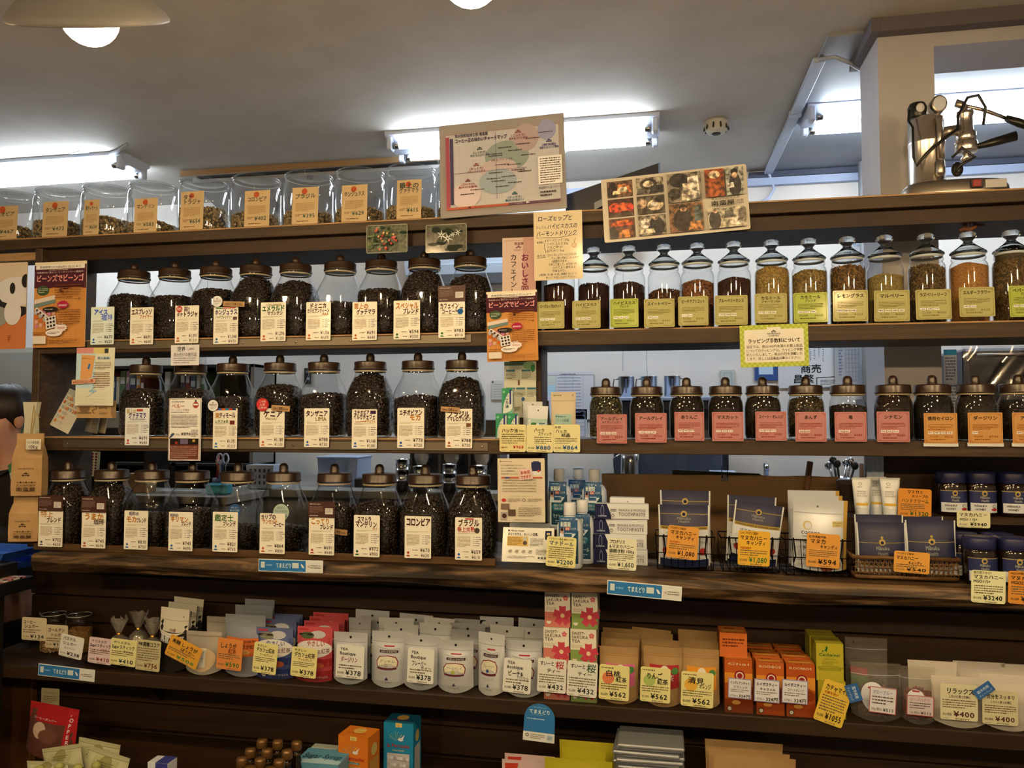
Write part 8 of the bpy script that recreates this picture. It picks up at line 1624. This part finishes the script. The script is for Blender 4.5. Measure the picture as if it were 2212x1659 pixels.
for i, (u, v0, l) in enumerate(((871, 991, 'tall steel can stack at the left of the dispensers'), (908, 1006, 'steel can under the first bean chute'), (972, 1002, 'steel can under the middle bean chute'), (1036, 1005, 'steel can under the last bean chute'))):
    zt_ = P(u, v0, .95)[2]; r = thing('steel_can', l, 'can', (X(u, .95, 1010), .95, zk), 0, 'steel coffee cans')
    hc = zt_ - zk; MB().lathe([(0, .001), (.034, .001), (.034, hc * .33), (.0355, hc * .335), (.034, hc * .34), (.034, hc * .66), (.0355, hc * .665), (.034, hc * .67), (.034, hc - .006), (.036, hc - .004), (.036, hc), (.032, hc), (.031, hc - .02), (0, hc - .02)], steel, 28).build('can_body', r)
    MB().lathe([(.0345, hc * .5), (.0352, hc * .505), (.0345, hc * .51)], steel, 28, caps=False).build('band', r)
q = P(743, 1019, 1.2); r = thing('white_bin', 'white plastic bin on the back counter behind the kotteri jar', 'bin', (q[0], 1.2, zk)); wb = X(785, 1.2, 1000) - X(700, 1.2, 1000); hb = P(743, 988, 1.2)[2] - zk
MB().prism([(-wb * .47, 0), (wb * .47, 0), (wb * .5, hb), (-wb * .5, hb)], -.08, .1, plastic('#b8bcc2', .4)).build('tub', r); MB().box(-wb * .52, wb * .52, -.09, .11, hb, hb + .008, plastic('#c2c6cc', .4), .003).build('rim', r)
r = thing('white_basket', 'small white perforated basket behind the connoisseur jar', 'basket', (X(572, 1.0, 1040), 1.0, zk)); MB().prism([(-.06, 0), (.06, 0), (.07, .11), (-.07, .11)], -.05, .05, plastic('#b4b4aa', .5)).build('tub', r)
for i in range(5):
    for j in range(3): MB().box(-.05 + i * .023, -.04 + i * .023, -.0515, -.0505, .02 + j * .028, .036 + j * .028, col('#4a4a44')).build('hole', r)
tag(MB().box(X(765, 1.1, 1040), X(830, 1.1, 1040), 1.1, 1.2, zk, P(790, 1034, 1.1)[2], plastic('#33241c', .5), .004).build('brown_crate'), 'dark brown crate behind the sumatra jar', 'crate')
# office shelf with books at the left behind the jars
Yo = 1.3; xo0, xo1 = X(205, Yo, 880), X(548, Yo, 880); zo0, zo1 = P(400, 1070, Yo)[2], P(400, 788, Yo)[2]
r = thing('office_shelf', 'dark office shelf with books behind the middle bean row', 'bookshelf', (0, 0, 0)); m_os = col('#23201d', .5, raw=True)
MB().box(xo0, xo1, Yo + .22, Yo + .24, zk - .3, zo1, m_os).build('back', r)
for z_ in (zo1, P(400, 868, Yo)[2] - .01, P(400, 1000, Yo)[2]): MB().box(xo0, xo1, Yo, Yo + .24, z_ - .018, z_, m_os, .002).build('board', r)
for x_ in (xo0, (xo0 + xo1) / 2, xo1 - .02): MB().box(x_, x_ + .02, Yo, Yo + .24, zk - .3, zo1, col('#7a7a76', .5, raw=True) if x_ > xo0 + .5 else m_os).build('upright', r)
zb_ = P(400, 868, Yo)[2] - .009
cs = ['#7a3a3a', '#3a5a7a', '#b8b4a4', '#4a6a4a', '#8a6a8a', '#2a3a5a', '#a8803a', '#5a2a2a', '#9aa4a8', '#4a4a6a']
x_ = xo0 + .05
ORD = ['first', 'second', 'third', 'fourth', 'fifth', 'sixth', 'seventh', 'eighth', 'ninth', 'tenth', 'eleventh', 'twelfth', 'thirteenth', 'fourteenth', 'fifteenth', 'sixteenth']
for i in range(14):
    if abs(x_ - (xo0 + xo1) / 2) < .06: x_ = (xo0 + xo1) / 2 + .03
    w = random.uniform(.018, .034); h = random.uniform(.14, .19)
    k = MB(); k.box(0, w, .02, .17, 0, h, col(cs[i % 10], .6, raw=True), .002); b = k.build('book', None, (x_, Yo, zb_ + .0005)); tag(b, 'book standing on the dark office shelf, %s from the left' % ORD[i], 'book', 'books on the office shelf'); MB().box(.003, w - .003, .0185, .0198, h * .6, h * .8, paper('#b8b0a0')).build('spine_label', b); x_ += w + .004
    if i == 7: x_ += .12
tag(MB().box(0, .22, 0, .2, 0, .085, paper('#b0a890'), .003).build('paper_ream', None, (X(215, 1.04, 925), 1.04, P(228, 925, 1.0)[2])), 'stack of white paper behind the standing folders', 'paper stack')
r = thing('side_table', 'dark side table under the white paper', 'table', (0, 0, 0)); zs_ = P(228, 925, 1.0)[2]; MB().box(X(150, .98, 930), X(300, .98, 930), 1.02, 1.25, zs_ - .03, zs_ - .001, m_os).build('top', r)
for x_ in (X(155, .98, 930), X(292, .98, 930)): MB().box(x_, x_ + .025, 1.05, 1.22, 0, zs_ - .03, m_os).build('leg', r)
tag(MB().box(X(-60, 1.75, 780), X(390, 1.75, 780), 1.75, WALLY - .005, P(300, 803, 1.75)[2], P(300, 745, 1.75)[2], col('#a8a89c', .5, raw=True), .004).build('wall_cabinet'), 'pale grey wall cabinet above the office shelf', 'cabinet')
def dotsheet(p):
    for j in range(8):
        for i in range(7): p.ell(.14 + i * .12, .10 + j * .115, .038, '#7a1f20', n=8, up=(i + j == 0))
wsheet('dot_sheet', 'pale green sheet of red dots behind the first counter jars', 'sheet', 155, 974, 215, 1028, '#a8b8a8', dotsheet, Y=.6, rot=(0, .05, 0))
r = thing('office_desk', 'cluttered dark desk behind the counter jars at the left', 'desk', (0, 0, 0)); zd_ = P(330, 1062, .75)[2]; MB().box(X(165, .6, 1060), X(548, .8, 1060), .58, .94, zd_ - .03, zd_ - EPS, col('#7a756c', .6, raw=True)).build('top', r); MB().box(X(170, .6, 1060), X(170, .6, 1060) + .03, .6, .92, 0, zd_ - .03, col('#7a756c', .6, raw=True)).build('leg', r); MB().box(X(540, .8, 1060) - .03, X(540, .8, 1060), .6, .92, 0, zd_ - .03, col('#7a756c', .6, raw=True)).build('leg', r)
r = thing('pen_pot', 'pot of scissors and pens behind the kilimanjaro jar', 'pen pot', (X(478, .72, 1030), .72, zd_)); MB().lathe([(0, 0), (.035, 0), (.038, .07), (.035, .07), (.032, .005), (0, .005)], plastic('#4a4c50', .4), 22).build('pot', r)
for i, (c, t, h) in enumerate((('#b8321f', -.5, .17), ('#c8c8c4', -.1, .15), ('#2a4a6a', .3, .16), ('#17150f', .6, .13), ('#c8641f', -.8, .15))): MB().tube([(.0 + .01 * i - .02, 0, .01), (.03 * t, 0, h)], .005, plastic(c, .4), 8).build('pen', r)
for s in (-1, 1): MB().tube([(.012 * s + .012, -.01, .12)] + [(.012 + s * .014 + .014 * math.cos(a * .7), -.01, .155 + .022 * math.sin(a * .7)) for a in range(10)], .004, plastic('#c4c4c0', .35), 8).build('scissor_handle', r)
tag(MB().box(-.06, .06, 0, .07, 0, .085, noisy('carton_board', '#7a6244', '#6b5438', 8, .8), .002).build('cardboard_box', None, (X(290, .68, 1060), .68, zd_)), 'small brown cardboard box behind the showa mocha jar', 'box')
tag(MB().box(-.05, .05, 0, .06, 0, .05, plastic('#2f8a84', .4), .008).build('tape_holder', None, (X(468, .66, 1060), .66, zd_), (0, 0, .2)), 'teal tape holder behind the connoisseur jar', 'tape dispenser')
tag(MB().box(-.09, .09, 0, .05, 0, .012, paper('#b0aca0'), .002).build('notepad', None, (X(382, .70, 1060), .70, zd_ + .0), (0, 0, .1)), 'pale notepad on the cluttered desk', 'notepad')
# ================================================================ left side: till table, trays, screen wall, person
zt2 = .985; m_dk = col('#14100d', .5)
def mosaic():
    m, nt, out = newmat('mosaic_mat'); b = bsdf(nt, out, (.5, .5, .5), .25, 0, .4); L = nt.links.new; N = nt.nodes.new
    tc = N('ShaderNodeTexCoord'); mp = N('ShaderNodeMapping'); mp.inputs['Scale'].default_value = (14, 14, 1); v = N('ShaderNodeTexVoronoi'); v.distance = 'CHEBYCHEV'; rp = N('ShaderNodeValToRGB'); e = rp.color_ramp.elements; rp.color_ramp.interpolation = 'CONSTANT'
    e[0].color = (*hx('#d8d2c8'), 1); e[1].position = .8; e[1].color = (*hx('#1f1c22'), 1); k = e.new(.35); k.color = (*hx('#b87a80'), 1); k = e.new(.55); k.color = (*hx('#c8c4c0'), 1); k = e.new(.2); k.color = (*hx('#3a3640'), 1)
    L(tc.outputs['Object'], mp.inputs[0]); L(mp.outputs[0], v.inputs[0]); L(v.outputs['Color'], rp.inputs[0]); L(rp.outputs[0], b.inputs[0]); return m
r = thing('till_table', 'dark till table with a patterned mat at the left edge', 'table', (0, 0, 0)); xt1 = G(77, 1240, zt2)[0]; yf = G(5, 1285, zt2)[1]
MB().box(-3.4, xt1, yf, .05, zt2 - .05, zt2 - .004, m_dk, .003).build('table_top', r); MB().box(-3.4, xt1 - .004, yf + .004, .02, zt2 - .004, zt2, mosaic()).build('patterned_mat', r); MB().box(-3.3, xt1 - .02, yf + .04, -.056, 0, zt2 - .05, m_dk).build('cabinet', r)
def tray(u0, u1, v, z, l):
    q0, q1 = G(u0, v, z), G(u1, v, z); r = thing('blue_tray', l, 'tray', (q1[0], q1[1] + .01, z), 0, 'blue change trays'); L_ = .26; bm_ = plastic('#2f5fa8', .3)
    k = MB(); ring = [(0, .10, .17, 0), (.01, .125, .195, .028), (.0, .13, .20, .03), (-.01, .118, .188, .027), (0, .095, .165, .004)]
    vs = []
    for _, a, b, z_ in ring: vs += [(-L_ / 2 - a, -b * .5, z_), (-L_ / 2 + a, -b * .5, z_), (-L_ / 2 + a, b * .5, z_), (-L_ / 2 - a, b * .5, z_)]
    fs = [(i * 4 + j, i * 4 + (j + 1) % 4, (i + 1) * 4 + (j + 1) % 4, (i + 1) * 4 + j) for i in range(4) for j in range(4)] + [(0, 3, 2, 1), (16, 17, 18, 19)]
    k.add(vs, fs, bm_); k.build('dish', r); MB().box(-L_ / 2 - .08, -L_ / 2 + .08, -.06, .06, .0042, .006, plastic('#3a6ab4', .7)).build('rubber_pad', r)
tray(-120, 62, 1228, zt2 + .001, 'blue change tray, lower of two on the till table'); tray(-110, 52, 1205, zt2 + .048, 'blue change tray, upper of two on the till table')
tag(MB().box(X(-120, .02, 1230), X(30, .02, 1230), -.06, .04, zt2 + .001, zt2 + .047, m_dk, .003).build('tray_riser'), 'low dark riser under the upper blue tray', 'riser')
tag(MB().box(X(-60, 1.5, 850), X(88, 1.5, 850), 1.5, 1.54, .9, P(30, 762, 1.5)[2], col('#8a8a84', .6, raw=True)).build('grey_partition'), 'grey partition behind the person at the left', 'partition')
tag(MB().box(X(-60, .3, 1560), X(66, .16, 1560), .16, .19, 0, P(30, 1462, .16)[2], wood('brown_panel', '#4a3018', '#5c3d20', '#6b4a2a'), .003).build('brown_side_panel'), 'brown wooden panel at the bottom left corner', 'panel')
# person at the till, half hidden by the coffee bags
def skinned(name, pts, edges, rad, mat, parent=None, loc=(0, 0, 0), root=0, lev=2):
    me = bpy.data.meshes.new(name); me.from_pydata(pts, edges, []); o = obj(name, me, parent, loc); me.materials.append(mat)
    md = o.modifiers.new('skin', 'SKIN'); md.use_smooth_shade = True
    if not me.skin_vertices: 
        bpy.context.view_layer.objects.active = o
    for i, q in enumerate(me.skin_vertices[0].data):
        q.radius = rad[i] if isinstance(rad[i], tuple) else (rad[i], rad[i]); q.use_root = (i == root)
    s = o.modifiers.new('sub', 'SUBSURF'); s.levels = lev; s.render_levels = lev; return o
m_sk = noisy('skin', '#b0826a', '#a87a62', 20, .5, spec=.4); m_cl = col('#191716', .8, raw=True); m_hair = noisy('hair', '#120d0a', '#241812', 90, .5, (1, 1, .15))
hd = P(18, 905, .42)
def bone(d):
    pts, rad, ed, ix = [], [], [], {}
    for n_, par, p_, r_ in d:
        ix[n_] = len(pts); pts.append(p_); rad.append(r_)
        if par: ed.append((ix[par], ix[n_]))
    return pts, rad, ed
hz0 = hd[2]       # centre of the head
D = [('pelvis', None, (0, .05, hz0 - .74), (.15, .11)), ('waist', 'pelvis', (0, .04, hz0 - .60), (.13, .10)), ('chest', 'waist', (0, .01, hz0 - .40), (.155, .115)), ('neckb', 'chest', (0, -.02, hz0 - .22), (.07, .065)), ('neck', 'neckb', (.0, -.03, hz0 - .14), .05), ('jaw', 'neck', (.01, -.055, hz0 - .075), (.056, .062)), ('head', 'jaw', (.0, -.04, hz0 + .01), (.074, .09)), ('crown', 'head', (0, -.03, hz0 + .085), (.062, .072)),
     ('nose', 'jaw', (.035, -.135, hz0 - .03), .013),
     ('shl', 'chest', (-.17, .0, hz0 - .27), .06), ('ell', 'shl', (-.23, -.04, hz0 - .52), .043), ('wrl', 'ell', (-.10, -.26, hz0 - .38), .028), ('pal', 'wrl', (-.04, -.31, hz0 - .35), (.030, .018)),
     ('shr', 'chest', (.17, .0, hz0 - .27), .06), ('elr', 'shr', (.23, -.02, hz0 - .52), .043), ('wrr', 'elr', (.13, -.26, hz0 - .40), .028), ('par', 'wrr', (.085, -.315, hz0 - .365), (.032, .018)),
     ('hipl', 'pelvis', (-.09, .05, hz0 - .86), .085), ('kneel', 'hipl', (-.10, .04, hz0 - 1.22), .058), ('ankl', 'kneel', (-.10, .07, .07), .04), ('toel', 'ankl', (-.10, -.07, .035), .035),
     ('hipr', 'pelvis', (.09, .05, hz0 - .86), .085), ('kneer', 'hipr', (.10, .04, hz0 - 1.22), .058), ('ankr', 'kneer', (.10, .07, .07), .04), ('toer', 'ankr', (.10, -.07, .035), .035)]
for s, h_, bx, by, bz in ((-1, 'pal', -.04, -.31, -.35), (1, 'par', .085, -.315, -.365)):
    for i in range(4):
        o_ = (i - 1.5) * .017; L_ = (.060, .070, .066, .052)[i]
        D += [('f%s%d' % (h_, i), h_, (bx - s * .02 + o_ * .4 - .010, by - .030, hz0 + bz + .004 - o_), .0088), ('g%s%d' % (h_, i), 'f%s%d' % (h_, i), (bx - s * .03 + o_ * .4 - .02, by - .030 - L_ * .5, hz0 + bz - .004 - o_), .0082), ('k%s%d' % (h_, i), 'g%s%d' % (h_, i), (bx - s * .045 - .026, by - .024 - L_ * .72, hz0 + bz - .022 - o_), .0072)]
    D += [('t' + h_, h_, (bx - s * .028, by - .006, hz0 + bz + .026), .010), ('u' + h_, 't' + h_, (bx - s * .045, by - .038, hz0 + bz + .030), .0085)]
pts, rad, ed = bone(D)
me = bpy.data.meshes.new('person')
person = thing('person', 'person in black clothes behind the coffee bags looking down', 'person', (hd[0], hd[1] + .04, 0), rz=-.45)
skinned('body', pts, ed, rad, m_sk, person)
C_ = [d for d in D if d[0] in ('pelvis', 'waist', 'chest', 'neckb', 'shl', 'ell', 'wrl', 'shr', 'elr', 'wrr')]
C_ = [(n_, p_, (q if n_ != 'neckb' else (q[0], q[1], q[2] - .015)), tuple(k * 1.12 + .008 for k in r_) if isinstance(r_, tuple) else r_ * 1.15 + .006) for n_, p_, q, r_ in C_]
p2, r2, e2 = bone(C_); skinned('shirt', p2, e2, r2, m_cl, person)
T_ = [d for d in D if d[0] in ('pelvis', 'hipl', 'kneel', 'ankl', 'hipr', 'kneer', 'ankr')]; T_ = [(n_, p_, q, tuple(k * 1.1 + .006 for k in r_) if isinstance(r_, tuple) else r_ * 1.15 + .006) for n_, p_, q, r_ in T_]
p3, r3, e3 = bone(T_); skinned('trousers', p3, e3, r3, col('#1c1a1c', .8, raw=True), person)
hm = MB()
def hairf(a, b):
    th_ = 2 * PI * a; ph = PI * .80 * b
    k = 1.0 + .02 * math.sin(th_ * 9); x_, y_ = math.sin(th_), math.cos(th_)
    dip = .03 * max(0, -y_) * max(0, (b - .7) / .3)
    return (.098 * math.sin(ph) * x_ * k, -.025 + .112 * math.sin(ph) * y_ * k - .0, hz0 + .045 + .105 * math.cos(ph) * k - .0 + dip)
hm.grid(hairf, 36, 14, m_hair); hm.build('hair', person)
for s in (-1, 1):
    MB().ellipsoid((s * .034 + .01, -.118, hz0 + .005), (.012, .006, .007), col('#d8d0c8', .3, raw=True), 12, 8).build('eye', person); MB().tube([(s * .05 + .01, -.112, hz0 + .028), (s * .03 + .01, -.124, hz0 + .032), (s * .014 + .01, -.126, hz0 + .027)], .004, m_hair, 6).build('eyebrow', person); MB().ellipsoid((s * .085, -.02, hz0 - .01), (.012, .02, .032), m_sk, 12, 8).build('ear', person)
MB().tube([(-.018, -.124, hz0 - .066), (.012, -.13, hz0 - .064), (.038, -.122, hz0 - .066)], .0055, col('#8a4a44', .4, raw=True), 8).build('mouth', person)
q = P(30, 1022, .16); o = sheet('name_badge', 'green and white name badge hanging before the black shirt', 'badge', .055, .085, tuple(q), '#c8ccc0', lambda p: (p.rect(0, .6, 1, 1, '#4a7a4a'), p.rect(.3, .55, .8, .75, '#a83a3a'), p.lines(.1, .15, .9, .5, 3, '#6b6b66')), rot=(0, -.4, -.3), r=.003)
MB().tube([(0, 0, .04), (-.01, .08, .20), (-.03, .14, .30)], .003, col('#2a4a3a'), 6).build('lanyard', o)
